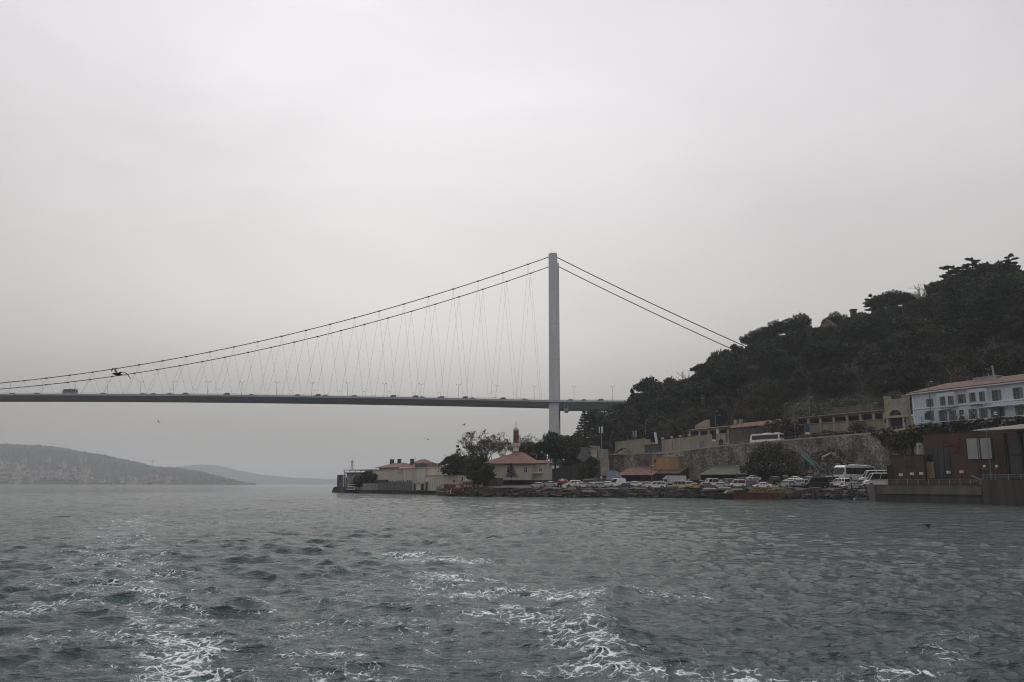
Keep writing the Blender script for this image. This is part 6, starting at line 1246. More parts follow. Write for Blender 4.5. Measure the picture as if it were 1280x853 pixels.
y = wallY(893) + 2; lamp(896, 520, 560, y, 'lamp post with dark hanging banner before the red roofed veranda', 1, (541, 551.5, 1.4, mat('banner_black', (.02, .02, .03), .7), 1)); lamp(994.5, 506, 551, wallY(994) + 1.6, 'tall slim lamp post at the left end of the arcade', 1); lamp(982, 505, 528, wallY(982) + 24, 'thin pole lamp behind the tiled roof left of the arcade', 1, None, arm=.6)
lamp(1153.5, 522, 541, wallY(1153) + 1.2, 'double-armed lamp post with two bright heads before the mansion corner', 2, None, arm=1.9); lamp(1092, 505, 545, wallY(1091) + 1.5, 'slim lamp post beside the right arcade bays', 1)
lamp(815, 583, 607, shoreY(815) + 12, 'thin pale lamp post among the parked cars before the rust roof', 1, None, 'lamp posts in the car park', arm=.3); lamp(922, 583, 603, shoreY(922) + 17, 'lamp post at the right end of the green shed', 1, None, 'lamp posts in the car park', arm=.3); lamp(628.5, 594, 615, 254, 'thin pale lamp post on the rocky shore before the red roofed house', 1, None, 'lamp posts in the car park', arm=.3)
lamp(1239.5, 538, 602, 166.5, 'slim dark lamp pole rising through the framed white panels', 1, None, 'lamp posts on the restaurant quay', arm=.2)
for px, pt, v, lab in ((805, 539.5, .05, 'white lamp globe above the beige wall right of the antenna mast'), (894, 515, .12, 'pale lamp head among the trees above the veranda roof'), (807, 526, .12, 'lamp head in the dark trees over the beige wall'), (764, 541, .05, 'lamp head in the dark trees right of the panel mast'), (738.5, 536.5, .02, 'lamp head in front of the serrated conifer'), (1012, 497.5, .25, 'lone lamp head on the grassy slope above the arcade')):
    y = wallY(px) + 14; pz = P(px, pt, y); lamp(px, pt, pt + 16, y, lab, 1, None, 'lamps among the hillside trees', arm=.7)
# teal gangway
y0 = wallY(1015) - 8; p0, p1 = P(1003.5, 567.5, y0 + 6), P(1031, 592, y0 - 3); t = thing('gangway', 'dark teal inclined gangway with pale rails leaning against the rubble slope', 'gangway', p0, 0); d = p1 - p0
MB().bar((0, 0, -.5), d + Vector((0, 0, -.5)), 1.6, .25).build('ramp', teal_m, t)
for s in (-.8, .8): MB().bar((0, s, .5), d + Vector((0, s, .5)), .14, .14).build('rail', mat('teal_rail', (.10, .19, .20), .6), t); MB().bar((0, s, -.1), d + Vector((0, s, -.1)), .1, .1).build('rail', mat('teal_rail', (.10, .19, .20), .6), t)
MB().bar((.3, 0, -.6), (.3, 0, -5), .25, .25).build('leg', teal_m, t)

# ================================================================ RED ROOFED HOUSE AND MINARET
f = Facade(606.5, 268, 664, 263).base(5.0); t = thing('prayer_house', 'cream single storey house with red hipped tile roof and a small lower wing', 'house', f.loc(), f.ang); a, c, z0, z1 = f.rect(607, 579.5, 664, 600); creamw = mat('house_cream', (0.46, 0.435, 0.355), .85, .1, .4, detail=6)
MB().box(a, c, 0, 11, 0, z1).build('wall', creamw, t); ap = f.uz(641, 565.5, 5.5)[1]; rb = MB(); ua = f.uz(641, 570)[0]
rb.add([(a - 1.6, -1.4, z1), (c + .8, -1.4, z1), (c + .8, 12.2, z1), (a - 1.6, 12.2, z1), (ua - .8, 5.4, ap), (ua + 1.6, 5.4, ap), (a - 1.6, -1.4, z1 - .25), (c + .8, -1.4, z1 - .25), (c + .8, 12.2, z1 - .25), (a - 1.6, 12.2, z1 - .25)], [(0, 1, 5, 4), (1, 2, 5), (2, 3, 4, 5), (3, 0, 4), (9, 8, 7, 6), (6, 7, 1, 0), (7, 8, 2, 1), (8, 9, 3, 2), (9, 6, 0, 3)])
rb.build('roof', mat('roof_red', (0.185, 0.103, 0.080), .85, .22, 1.2, kind='tiles'), t); MB().box(a - .12, c + .12, -.14, -.003, z1 - .75, z1 - .28).build('cornice', mat('cornice_pale', (.44, .40, .33)), t)
for x0, x1, y0, y1 in ((655.3, 658.8, 584, 591), (633.8, 636.8, 584, 590.5)): q = f.rect(x0, y0, x1, y1); win(t, q[0], q[1], q[2], q[3], 0, wtrim, .1, 1, 1)
f2 = Facade(663.5, 266, 684, 264).base(5.0); a, c, z0, z1 = f2.rect(664, 578.8, 682, 600); w2 = MB().box(a, c, 0, 7, 0, z1); off = Matrix.Translation((-f.A.x, -f.A.y, 0))
wing = w2.build('wing_wall', creamw); M2 = (Matrix.Translation(f.loc()) @ Matrix.Rotation(f.ang, 4, 'Z')).inverted() @ (Matrix.Translation(f2.loc()) @ Matrix.Rotation(f2.ang, 4, 'Z')); wing.parent = t; wing.matrix_local = M2
for nm, m_, mb in (('wing_roof', mat('roof_red', (0.185, 0.103, 0.080)), MB().add([(a - .3, -.7, z1), (c + .5, -.7, z1), (c + .5, 7.5, z1 + .1), (a - .3, 7.5, z1 + .1), (a + .3, 3, z1 + 1.0), (c - .8, 3, z1 + .9), (a - .3, -.7, z1 - .2), (c + .5, -.7, z1 - .2), (c + .5, 7.5, z1 - .2), (a - .3, 7.5, z1 - .2)], [(0, 1, 5, 4), (1, 2, 5), (2, 3, 4, 5), (3, 0, 4), (9, 8, 7, 6), (6, 7, 1, 0), (7, 8, 2, 1), (8, 9, 3, 2), (9, 6, 0, 3)])),
                   ('canopy', banner_w, MB().box(f2.uz(665, 590)[0], f2.uz(678.5, 590)[0], -1.6, -.003, f2.uz(670, 592)[1], f2.uz(670, 591)[1]))): o = mb.build(nm, m_); o.parent = t; o.matrix_local = M2
q = f2.rect(674, 585.5, 677.5, 589.8); wo = thing('w', '', ''); o = win(None, q[0], q[1], q[2], q[3], 0, wtrim, .1, 1, 1); o.parent = t; o.matrix_local = M2; bpy.data.objects.remove(wo)
u, z = f2.uz(684, 580); o = MB().box(u - .5, u + .3, 0, .9, 0, z + .9).build('chimney', mat('pale_chimney', (.40, .38, .35))); o.parent = t; o.matrix_local = M2
mp_ = P(645, 570, 272); zz = lambda py: P(645, py, 272).z - 5.0; t = thing('minaret', 'short brick minaret with white balcony, grey lead cap and thin finial behind the red roof', 'minaret', (mp_.x, mp_.y, 5.0)); white_st = mat('minaret_white', (0.62, 0.61, 0.56), .8, .12, 1)
MB().lathe([(1.5, 0), (1.5, zz(572)), (1.25, zz(569)), (1.05, zz(564.5))], n=10).build('brick_base', brick_m, t); MB().lathe([(.95, zz(564.5)), (.95, zz(560)), (1.12, zz(559.3)), (1.12, zz(558.8)), (1.4, zz(557.8))], n=14).build('neck', white_st, t)
bal = MB().lathe([(1.42, zz(557.8)), (1.45, zz(557.5)), (1.45, zz(554.3)), (1.3, zz(554.2))], n=14).build('balcony', white_st, t); b = MB()
for i in range(14): an = i * 2 * math.pi / 14; b.box(1.46 * math.cos(an) - .07, 1.46 * math.cos(an) + .07, 1.46 * math.sin(an) - .07, 1.46 * math.sin(an) + .07, zz(557.6), zz(554))
b.build('balcony_post', mat('baluster', (.30, .29, .26)), bal); MB().lathe([(.96, zz(554.2)), (.88, zz(539))], n=14).build('brick_shaft', brick_m, t); MB().lathe([(1.0, zz(539)), (1.06, zz(538.3)), (.95, zz(537.7)), (.7, zz(536)), (.3, zz(534.6)), (.08, zz(533.8))], n=14).build('lead_cap', metal_m, t)
MB().tube((0, 0, zz(534)), (0, 0, zz(525)), .09, .03, 6).lathe([(.05, 0), (.2, .2), (.05, .4)], (0, 0, zz(531.5)), 8).lathe([(.05, 0), (.15, .15), (.05, .3)], (0, 0, zz(529)), 8).build('finial', cable_m, t)

# ================================================================ THE POINT ON THE LEFT
yq = lambda px: itp(px, [(415, 363), (440, 348.5), (500, 310.5), (551, 290), (604, 262)])
o = P(500, 600, 310); o.z = 0; b = MB(); cs = [416.5, 424, 432, 440, 455, 470, 485, 500, 515, 530, 540, 551, 565, 585, 604]
ptsf = [(P(c_, 600, yq(c_)).x - o.x, yq(c_) - o.y) for c_ in cs]
for (x0, y0), (x1, y1) in zip(ptsf, ptsf[1:]): b.hexa([(x0, y0, -1.8), (x1, y1, -1.8), (x1 + 20, y1 + 75, -1.8), (x0 + 12, y0 + 30, -1.8)], [(x0, y0, 1.15), (x1, y1, 1.15), (x1 + 20, y1 + 75, 1.15), (x0 + 12, y0 + 30, 1.15)])
t = thing('stone_quay', 'low dark stone quay running out to the point on the left', 'quay', o); b.build('quay_wall', conc_d, t); b = MB()
for (x0, y0), (x1, y1) in zip(ptsf, ptsf[1:]): b.hexa([(x0, y0 - .1, 1.155), (x1, y1 - .1, 1.155), (x1, y1 + .8, 1.155), (x0, y0 + .8, 1.155)], [(x0, y0 - .1, 1.4), (x1, y1 - .1, 1.4), (x1, y1 + .8, 1.4), (x0, y0 + .8, 1.4)])
b.build('kerb', conc_m, t)
def block(name, label, cat, px0, px1, pt, y0, y1, depth, m_, zb=1.15, part='wall', pt2=None):
    f = Facade(px0, y0, px1, y1).base(zb); t = thing(name, label, cat, f.loc(), f.ang); a, za = 0, f.uz(px0, pt)[1]; c, zc_ = f.uz(px1, pt if pt2 is None else pt2)
    MB().hexa([(0, 0, -.1), (c, 0, -.1), (c, depth, -.1), (0, depth, -.1)], [(0, 0, za), (c, 0, zc_), (c, depth, zc_), (0, depth, za)]).build(part, m_, t); return t, f, za, c
cr = mat('cream_wall', (0.50, 0.468, 0.388), .85, .16, .3, kind='streak', detail=7)
# lower long cream building
t, f, za, c = block('cream_building', 'long low cream building with flat roof on the point, behind the dark fence', 'building', 467, 531, 588.5, 338, 303, 12, cr, pt2=585.5); MB().hexa([(-.2, -.2, za + .002), (c + .2, -.2, za + .4), (c + .2, 12.2, za + .4), (-.2, 12.2, za + .002)], [(-.2, -.2, za + .25), (c + .2, -.2, za + .9), (c + .2, 12.2, za + .9), (-.2, 12.2, za + .25)]).build('coping', mat('coping_dull', (0.338, 0.311, 0.230)), t)
q = f.rect(474, 600, 485, 603.5); MB().box(q[0], q[1], -1.6, -.003, q[2], q[3]).build('porch_roof', brown_d, t); q = f.rect(475, 603.8, 484, 607); win(t, q[0], q[1], q[2], q[3], 0, brown_d, .1, 2, 0); b = MB()
for px in (493.5, 508, 521): u, z = f.uz(px, 595); b.box(u - .05, u + .05, -.04, -.003, 0, za)
b.build('wall_joint', mat('joint', (0.270, 0.243, 0.176)), t)
# second long wall stretch to the right (upper)
t, f, za, c = block('cream_building', 'plain cream building stretch right of the long one, with green roof railing', 'building', 531, 566, 585.8, 304, 292, 12, cr, pt2=583.5); MB().box(-.1, c + .1, -.12, .2, za + .002, za + .3).build('coping', mat('coping_dull', (0.338, 0.311, 0.230)), t)
f = Facade(510, 320, 549, 306).base(1.15); u0, z0 = f.uz(511, 585); u1, z1 = f.uz(548, 583.5); _, zt_ = f.uz(530, 579.5); t = thing('roof_railing', 'dark green roof railing with panels on the cream building', 'railing', f.loc(), f.ang); b = MB(); b.box(u0, u0 + 7, 3, 3.2, z0 - 1, zt_ + .2); b.build('panel', mat('railing_panel', (.055, .07, .075), .8), t); b = MB()
for i in range(13): x = u0 + 7 + (u1 - u0 - 7) * i / 12; b.box(x - .12, x + .12, 3, 3.2, z0 - 1, zt_)
b.box(u0 + 7, u1, 3, 3.2, zt_ - .3, zt_).box(u0 + 7, u1, 3, 3.2, z0 - .9, z0 - .4).build('rail', mat('railing_green', (.05, .065, .07), .8), t)
# red roofed villa behind
f = Facade(471, 352, 508, 335).base(1.15); t = thing('red_roofed_villa', 'cream villa with wide eaves, dull red hipped roof and dark chimneys behind the cream building', 'house', f.loc(), f.ang); a, za = f.uz(474, 585); c, _ = f.uz(496, 585); MB().box(a, c + 14, 0, 14, 0, za).build('wall', mat('villa_cream', (0.567, 0.527, 0.405)), t); b = MB(); ridge = f.uz(488, 579, 6)[1]
hip(b, a, c, 0, 12, za, ridge - za, 1.6, 5); rfm = mat('roof_dull', (0.182, 0.095, 0.081), .85, .25, 1, kind='tiles'); b.build('roof', rfm, t); b = MB(); r2 = f.uz(508, 575.5, 10)[1]; cc, _ = f.uz(523, 585, 5); hip(b, c - 2, cc, 4, 18, za + .2, r2 - za, .8, 4.5); b.build('upper_roof', rfm, t)
q = f.rect(475.5, 586, 489, 588.8); b = MB().box(q[0], q[0] + .5, -.05, -.003, q[2] - 2, q[3]); b.build('shutter', brown_d, t); q = f.rect(490, 585.5, 493, 589); win(t, q[0], q[1], q[2], q[3], 0, brown_d, .1, 1, 0)
for px, pt, w_ in ((490, 575, .8), (499.3, 574.5, .6), (515.3, 574.5, .6)): u, z = f.uz(px, pt, 6); MB().box(u - w_, u + w_, 5.4, 6.6, z - 3.5, z).box(u - w_ - .1, u + w_ + .1, 5.3, 6.7, z + .002, z + .2).build('chimney', mat('chimney_dark', (.06, .048, .045)), t)
u, z = f.uz(519, 570.5, 6); MB().tube((u, 6, z - 3.5), (u, 6, z), .07, .04).tube((u - .5, 6, z - .9), (u + .5, 6, z - .9), .04).build('aerial', cable_m, t)
# flat canopy building at the tip
t, f, za, c = block('flat_roof_building', 'small building under a flat overhanging slab roof at the very point', 'building', 434.5, 468, 592, 364, 352, 8, mat('tip_wall', (0.30, 0.29, 0.26), .9, .2, .5)); zr_ = f.uz(450, 587.3)[1]; MB().box(-.6, c + .4, -1.4, 9, zr_ - .25, zr_).build('roof_slab', mat('slab_dull', (.17, .165, .15)), t); MB().box(-.4, c, -1.1, 8.6, za + .002, za + .4).build('lower_slab', brown_d, t)
for i in range(6): x = -.2 + c * i / 5; MB().box(x - .12, x + .12, -1.2, -1.0, 0, zr_ - .26).build('post', metal_m, t)
t = thing('lattice_mast', 'small lattice mast with aerials on the flat roofed building at the point', 'antenna mast', (lambda p: (p.x, p.y, p.z))(P(439.7, 588, 362))); h_ = P(440, 573, 362).z - P(440, 588, 362).z; b = MB()
for s in (-1, 1):
    for e in (-1, 1): b.tube((s * .5, e * .5, -.3), (s * .15, e * .15, h_ * .72), .05, n=4)
for i in range(6):
    z = h_ * .72 * i / 6; w_ = .5 - .35 * i / 6; w2 = .5 - .35 * (i + 1) / 6; b.bar((-w_, -w_, z), (w2, -w2, z + h_ * .12), .04, .04).bar((w_, w_, z), (-w2, w2, z + h_ * .12), .04, .04).bar((-w_, -w_, z), (w_, -w_, z), .04, .04)
b.build('lattice', cable_m, t); MB().tube((0, 0, h_ * .7), (0, 0, h_ + .4), .07, .04).box(-.35, .35, -.3, .3, h_ * .70, h_ * .76).bar((-.5, 0, h_ * .8), (.5, 0, h_ * .8), .06, .06).build('aerial', cable_m, t); MB().tube((.75, 0, 0), (.75, 0, h_ + 1.5), .04, n=4).build('whip_aerial', cable_m, t)
# steel dolphin piles at the tip
t = thing('mooring_dolphin', 'cluster of tall grey steel piles standing at the tip of the quay', 'mooring piles', P(426, 613, 358)); steelp = mat('pile_steel', (.10, .105, .105), .8, .3, .8, kind='streak')
for i, (x0, x1, h_) in enumerate(((-1.7, -.5, 6.6), (-.35, .9, 6.7), (1.3, 1.75, 6.7), (1.95, 2.3, 5.5))): MB().box(x0, x1, -.5 + i * .1, .5, -2, h_).build('pile', steelp, t)
MB().box(-2.6, 2.4, -1.2, 1.5, -2, 1.5).hexa([(-4, -1, -2), (-2.6, -1, -2), (-2.6, 1, -2), (-4, 1, -2)], [(-3.2, -1, 1.0), (-2.62, -1, 1.4), (-2.62, 1, 1.4), (-3.2, 1, 1.0)]).build('fender', conc_d, t); MB().tube((2.9, -.8, -1), (2.9, -.8, 4.6), .12).build('pole', steelp, t)
# dark fence wall and planters
t, f, za, c = block('dark_fence', 'dark grey solid fence along the quay, its top lined with small planters', 'fence', 474, 518, 603.5, 323, 302, .3, mat('fence_grey', (0.115, 0.121, 0.121), .8, .25, .8, kind='streak'), 1.4, 'panel', 602); rr = random.Random(8)
for i in range(14): x = c * (.18 + .8 * i / 14); MB().lathe([(.12, 0), (.3, .25), (.22, .55), (.08, .6)], (x, .15, za + (f.uz(518, 602)[1] - za) * x / c - .02), 7).build('planter', rr.choice([trim_m, mat('planter_dark', (.04, .05, .04)), beige_m]), t)
t, f, za, c = block('light_fence', 'paler grey fence stretch left of the dark one', 'fence', 455, 474, 604.5, 334, 323.5, .3, mat('fence_pale', (0.230, 0.230, 0.209), .85, .25, .6, kind='streak'), 1.4, 'panel')
# white kiosk with arches
t, f, za, c = block('arched_kiosk', 'small white open kiosk with arched openings between fence and cream shed', 'kiosk', 518.3, 532, 603, 300, 294, 4, mat('kiosk_dark', (.10, .085, .07)), 1.4); kw = mat('kiosk_white', (0.567, 0.540, 0.486))
MB().box(-.2, c + .2, -.5, 4.2, za + .002, za + .3).build('roof', kw, t); b = MB()
for x in (0, c * .28, c * .62, c): b.box(x - .16, x + .16, -.35, -.1, 0, za)
b.box(0, c, -.33, -.12, za - .5, za - .003); b.build('arcade_frame', kw, t); u, z = f.uz(528, 612); MB().box(u - .35, u + .35, -.09, -.004, 0, 2.2).build('door', mat('kiosk_door', (.07, .03, .02)), t); MB().box(c * .3, c * .6, -.09, -.004, .1, za - .6).build('shutter', kw, t)
# corrugated cream shed
f = Facade(532.8, 295, 584, 279).base(1.3); a, c, z0, z1 = f.rect(533, 594.8, 583.5, 611); t = thing('cream_shed', 'long cream corrugated shed standing on the quay', 'shed', f.loc(), f.ang); MB().box(0, c, 0, 7, 0, z1).build('wall', mat('corrugated_cream', (0.55, 0.52, 0.43), .75, .12, .4, kind='streak'), t); b = MB(); n = 17
for i in range(n + 1): x = c * i / n; b.box(x - .09, x + .09, -.07, -.003, 0, z1)
b.build('rib', mat('rib_cream', (0.446, 0.405, 0.284)), t); MB().box(-.15, c + .15, -.2, 7.2, z1 + .002, z1 + .22).build('roof_edge', beige_m, t)
# curved pavilion
f = Facade(548, 303, 564, 300).base(P(556, 585, 300).z); t = thing('curved_pavilion', 'small open pavilion with arched dark roof behind the cream shed', 'pavilion', f.loc(), f.ang); a, _ = f.uz(548.5, 580); c, _ = f.uz(563.5, 580); zr_ = f.uz(556, 574)[1]; pr = []
for i in range(9): tt = i / 8; pr.append((a + (c - a) * tt, zr_ * .35 + zr_ * .65 * math.sin(tt * math.pi * .62 + .12)))
for (x0, z0), (x1, z1) in zip(pr, pr[1:]): pass
MB().prism(pr + [(x, z - .35) for x, z in reversed(pr)], -.3, 4).build('roof', mat('pavilion_roof', (.10, .07, .06)), t)
for x, z in (pr[0], pr[3], pr[8]): MB().box(x - .12, x + .12, -.1, .15, -3, z - .3).build('post', trim_m, t)
MB().box(a, c, 3.5, 3.7, -3, zr_ * .35).build('back_panel', dark_m, t)
# moored boat at the tip
def boat_hull(L_, B_, D_, m_, parent, rake=.25):
    n = 9; vs = []
    for i in range(n):
        t_ = i / (n - 1); x = -L_ / 2 + L_ * t_; w_ = B_ / 2 * (1 - max(0, (t_ - .55) / .45) ** 2.2) * (.85 + .15 * min(1, t_ * 4)); sh = D_ * (1 + .35 * max(0, t_ - .5) ** 1.5 * 2); kx = x - (0 if i < n - 1 else L_ * .06)
        vs += [(x, -max(w_, .04), sh), (kx, -max(w_ * .78, .03), D_ * .25), (kx, 0, -.45), (kx, max(w_ * .78, .03), D_ * .25), (x, max(w_, .04), sh)]
    fs = [(i * 5 + j, (i + 1) * 5 + j, (i + 1) * 5 + j + 1, i * 5 + j + 1) for i in range(n - 1) for j in range(4)] + [(i * 5, i * 5 + 4, (i + 1) * 5 + 4, (i + 1) * 5) for i in range(n - 1)] + [(4, 3, 2, 1, 0)]
    return MB().add(vs, fs).build('hull', m_, parent)
t = thing('motor_boat', 'small moored boat with blue hull and white cabin beside the steel piles', 'boat', Z(439.5, 616, 0), R(176)); t.location.y -= 4; t.location.x -= 0; boat_hull(6.2, 2.3, 1.3, mat('hull_navy', (.015, .03, .09), .4), t)
MB().hexa([(-2.4, -.85, 1.1), (1.4, -.85, 1.1), (1.4, .85, 1.1), (-2.4, .85, 1.1)], [(-2.3, -.75, 2.6), (.8, -.7, 2.6), (.8, .7, 2.6), (-2.3, .75, 2.6)]).build('cabin', PAINT['white'], t); MB().box(-2.0, .9, -.9, .9, 1.7, 2.25).build('cabin_window', glass_m, t); MB().box(-2.5, 1.0, -.95, .95, 3.3, 3.45).box(-2.4, -2.3, -.8, -.7, 2.6, 3.3).box(.7, .8, -.8, -.7, 2.6, 3.3).build('sun_roof', PAINT['white'], t); MB().box(2.0, 2.5, -1.05, -.9, .4, .9).box(-.4, .1, -1.12, -.95, .35, .9).build('fender', banner_w, t)
# boat yard
gy = lambda px: yq(px) + 5
def yard(px, pb, y): p = P(px, pb, y); return p
t = thing('winch_frame', 'rusty winch with round wheel in front of the cream shed', 'winch', P(568.5, 611, 266)); zw = P(568, 601.3, 266).z - P(568.5, 611, 266).z
MB().tube((-.3, -.2, zw), (-.3, .2, zw), .45, n=12).build('wheel', redp, t); MB().bar((-.3, 0, 0), (-.3, 0, zw), .16, .16).bar((-.3, 0, zw), (4, 0, zw - .3), .1, .1).bar((2, 0, 0), (1.2, 0, zw), .1, .1).build('frame', redp, t); MB().box(-1.4, .4, -.5, .5, 0, 1.2).build('motor', rust_m, t)
for px, pt, pb, y, lab in ((577.8, 596, 609, 264, 'thick rust red bollard post before the cream shed'), (592.8, 597, 610, 260, 'thick rust red post beside the boat on its cradle')):
    p = P(px, pb, y); h_ = P(px, pt, y).z - p.z; t = thing('slipway_post', lab, 'post', p); MB().lathe([(.28, 0), (.25, h_ * .4), (.42, h_ * .5), (.25, h_ * .62), (.2, h_ * .92), (.05, h_)], n=8).build('post', mat('post_red', (.13, .035, .03)), t); MB().bar((-.6, 0, .3), (.6, 0, .3), .15, .15).build('foot', redp, t)
p = P(587.5, 609.5, 261); t = thing('motor_boat', 'white boat hauled out on a red cradle at the boat yard', 'boat', p + Vector((0, 0, 1.1)), R(2)); boat_hull(5.4, 1.9, .9, PAINT['white'], t); MB().box(-1.6, .6, -.6, .6, .8, 1.5).build('cabin', PAINT['white'], t)
c_ = thing('boat_cradle', 'red iron rail cradle under the hauled out white boat', 'cradle', p); b = MB()
for i in range(7): b.box(-3 + i - .06, -3 + i + .06, -1.15, -1.0, 0, 1.7)
b.box(-3, 3, -1.15, -1.0, 1.6, 1.75).box(-3, 3, -1.15, -1.0, .8, .9).box(-3, 3, -1, 1, .0, .2).build('frame', redp, c_)
p = P(599.5, 609.5, 259); t = thing('yard_hut', 'small white hut at the right end of the boat yard', 'hut', p); MB().box(-1.0, 1.0, -.8, 1.2, -.3, 1.9).build('wall', kw, t); MB().box(-.5, .3, -.86, -.803, 1.0, 1.6).build('window', dark_m, t); MB().box(-1.15, 1.15, -.95, 1.35, 1.902, 2.05).build('roof', metal_m, t)
p = P(559, 611, 266); t = thing('scrap_engine', 'round rusty engine housing at the left of the boat yard', 'engine', p); MB().tube((-1.0, 0, .9), (1.3, 0, .9), .85, n=12).build('drum', mat('scrap_rust', (.13, .085, .065), .8, .4, 1), t); MB().box(-1.2, 1.5, -.6, .6, -.2, .3).build('bed', redp, t)
p = P(572, 613.5, 259); t = thing('slipway', 'rusty slipway frame with white legs at the edge of the boat yard', 'frame', p); MB().box(-2.6, 2.6, -.4, .4, .7, .95).build('beam', redp, t); MB().bar((-2.0, 0, .7), (-2.4, 0, -1.2), .3, .3).bar((1.6, 0, .7), (2.2, 0, -1.2), .3, .3).build('leg', kw, t)
p = P(578.5, 592, 290); t = thing('red_hut', 'small dark red lattice hut in the trees above the cream shed', 'hut', p); MB().box(-1.1, 1.1, 0, 1.5, -2, 2).build('wall', mat('dark_red_wall', (.10, .02, .022), .8, .3, 1.5), t); MB().box(-1.3, 1.3, -.2, 1.7, 2.002, 2.2).build('roof', brown_d, t)

# ================================================================ SMALL THINGS ON THE SHORE
# red and white parasol with a white box, and the people beside it
p = on_lot(703.5, 11); t = thing('parasol', 'faded red and white parasol standing among the parked cars', 'parasol', p); MB().tube((0, 0, 0), (0, 0, 2.5), .04).build('pole', metal_m, t); n = 8; zt_ = 2.55
b = MB(); ring = [(1.55 * math.cos(i * math.pi / 4 + .2), 1.55 * math.sin(i * math.pi / 4 + .2), 1.95) for i in range(8)]; mid = [(x * .62, y * .62, 2.35) for x, y, z in ring]; vs = ring + mid + [(0, 0, zt_)]
for i in range(8): j = (i + 1) % 8; b.add([ring[i], ring[j], mid[j], mid[i]], [(0, 1, 2, 3)], i % 2); b.add([mid[i], mid[j], (0, 0, zt_)], [(0, 1, 2)], i % 2); b.add([ring[i], ring[j], (ring[j][0], ring[j][1], 1.7), (ring[i][0], ring[i][1], 1.7)], [(3, 2, 1, 0)], i % 2)
b.build('canopy', [mat('parasol_red', (.36, .04, .045), .8), mat('parasol_pale', (.45, .28, .27), .8)], t)
p = on_lot(705.5, 9.5); o = MB().hexa([(-.55, -.35, 0), (.55, -.35, 0), (.55, .35, 0), (-.55, .35, 0)], [(-.6, -.4, .9), (.6, -.4, .9), (.6, .4, .9), (-.6, .4, .9)]).box(-.62, .62, -.42, .42, .902, 1.0).build('cool_box', PAINT['white']); o.location = p; tag(o, 'white box standing under the red and white parasol', 'box')
def person(px, t_, label, top, legs_, skin=(.22, .15, .11), rot=0.0, h=1.75, loc=None):
    loc = loc or on_lot(px, t_); t = thing('person', label, 'person', loc, rot); s_ = h / 1.75
    J = {'pel': (0, 0, .95), 'ch': (0, .02, 1.25), 'sh': (0, 0, 1.43), 'nk': (0, 0, 1.52), 'hd': (0, -.02, 1.62), 'tp': (0, -.01, 1.72), 'ls': (-.19, 0, 1.40), 'le': (-.25, .04, 1.13), 'lw': (-.24, -.08, .90), 'lh': (-.23, -.11, .82), 'rs': (.19, 0, 1.40), 're': (.26, .05, 1.13), 'rw': (.25, -.04, .89), 'rh': (.25, -.07, .80),
         'lp': (-.10, 0, .88), 'lk': (-.12, -.03, .50), 'la': (-.13, .03, .08), 'lf': (-.14, -.13, .03), 'rp': (.10, 0, .88), 'rk': (.12, -.01, .50), 'ra': (.14, .05, .08), 'rf': (.15, -.11, .03)}
    Rr = dict(pel=.15, ch=.16, sh=.13, nk=.055, hd=.095, tp=.07, ls=.07, le=.045, lw=.035, lh=.035, rs=.07, re=.045, rw=.035, rh=.035, lp=.10, lk=.065, la=.045, lf=.04, rp=.10, rk=.065, ra=.045, rf=.04)
    E = [('pel', 'ch'), ('ch', 'sh'), ('sh', 'nk'), ('nk', 'hd'), ('hd', 'tp'), ('sh', 'ls'), ('ls', 'le'), ('le', 'lw'), ('lw', 'lh'), ('sh', 'rs'), ('rs', 're'), ('re', 'rw'), ('rw', 'rh'), ('pel', 'lp'), ('lp', 'lk'), ('lk', 'la'), ('la', 'lf'), ('pel', 'rp'), ('rp', 'rk'), ('rk', 'ra'), ('ra', 'rf')]
    ks = list(J); me = bpy.data.meshes.new('body'); me.from_pydata([tuple(v * s_ for v in J[k]) for k in ks], [(ks.index(a), ks.index(b)) for a, b in E], []); o = bpy.data.objects.new('body', me); C.objects.link(o); o.parent = t
    md = o.modifiers.new('skin', 'SKIN'); sv = me.skin_vertices[0].data
    for i, k in enumerate(ks): sv[i].radius = (Rr[k] * s_, Rr[k] * s_ * (.75 if k in ('pel', 'ch', 'sh') else 1)); sv[i].use_root = (k == 'pel')
    o.modifiers.new('sub', 'SUBSURF').levels = 1; o.modifiers['sub'].render_levels = 2; me.materials.append(mat('skin', skin, .6, .05, 2))
    hb = MB().lathe([(.02, .02), (.115, .06), (.12, .14), (.08, .2), (.02, .215)], (0, .012, 1.56), 10).build('hair', trim_m, t, smooth=True)
    cb = MB().lathe([(.17, 0), (.185, .14), (.19, .30), (.21, .42), (.16, .52), (.075, .575)], (0, 0, .93), 12)
    for s in (-1, 1): cb.tube((s * .19, 0, 1.41), (s * .26, .045, 1.12), .08, .062, 8).tube((s * .26, .045, 1.12), (s * .245, -.07, .90), .062, .05, 8)
    cb.build('jacket', top, t, smooth=True); lb = MB()
    for s in (-1, 1): lb.tube((s * .10, 0, .98), (s * .12, -.02, .50), .115, .085, 8).tube((s * .12, -.02, .50), (s * .135, .03, .06), .085, .06, 8)
    lb.build('trousers', legs_, t, smooth=True); sb = MB()
    for s in (-1, 1): sb.box(s * .135 - .05, s * .135 + .05, -.2, .08, 0, .09)
    sb.build('shoes', trim_m, t)
    return t
cl_d = mat('cloth_dark', (.02, .02, .024)); cl_w = mat('cloth_white', (.5, .5, .5)); cl_j = mat('cloth_jeans', (.04, .05, .08))
person(697.5, 10, 'standing person in dark clothes just left of the red and white parasol', cl_d, cl_d, rot=.4); person(701, 9, 'person in a dark red top in front of the parasol', mat('cloth_red', (.15, .03, .03)), cl_d, rot=-.5); person(872.5, 20, 'person in a white top standing behind the taxi', cl_w, cl_j, h=1.8)
person(1064, 4.6, 'person in dark clothes standing at the open front edge of the car park', cl_d, cl_d, h=1.6, rot=.8)
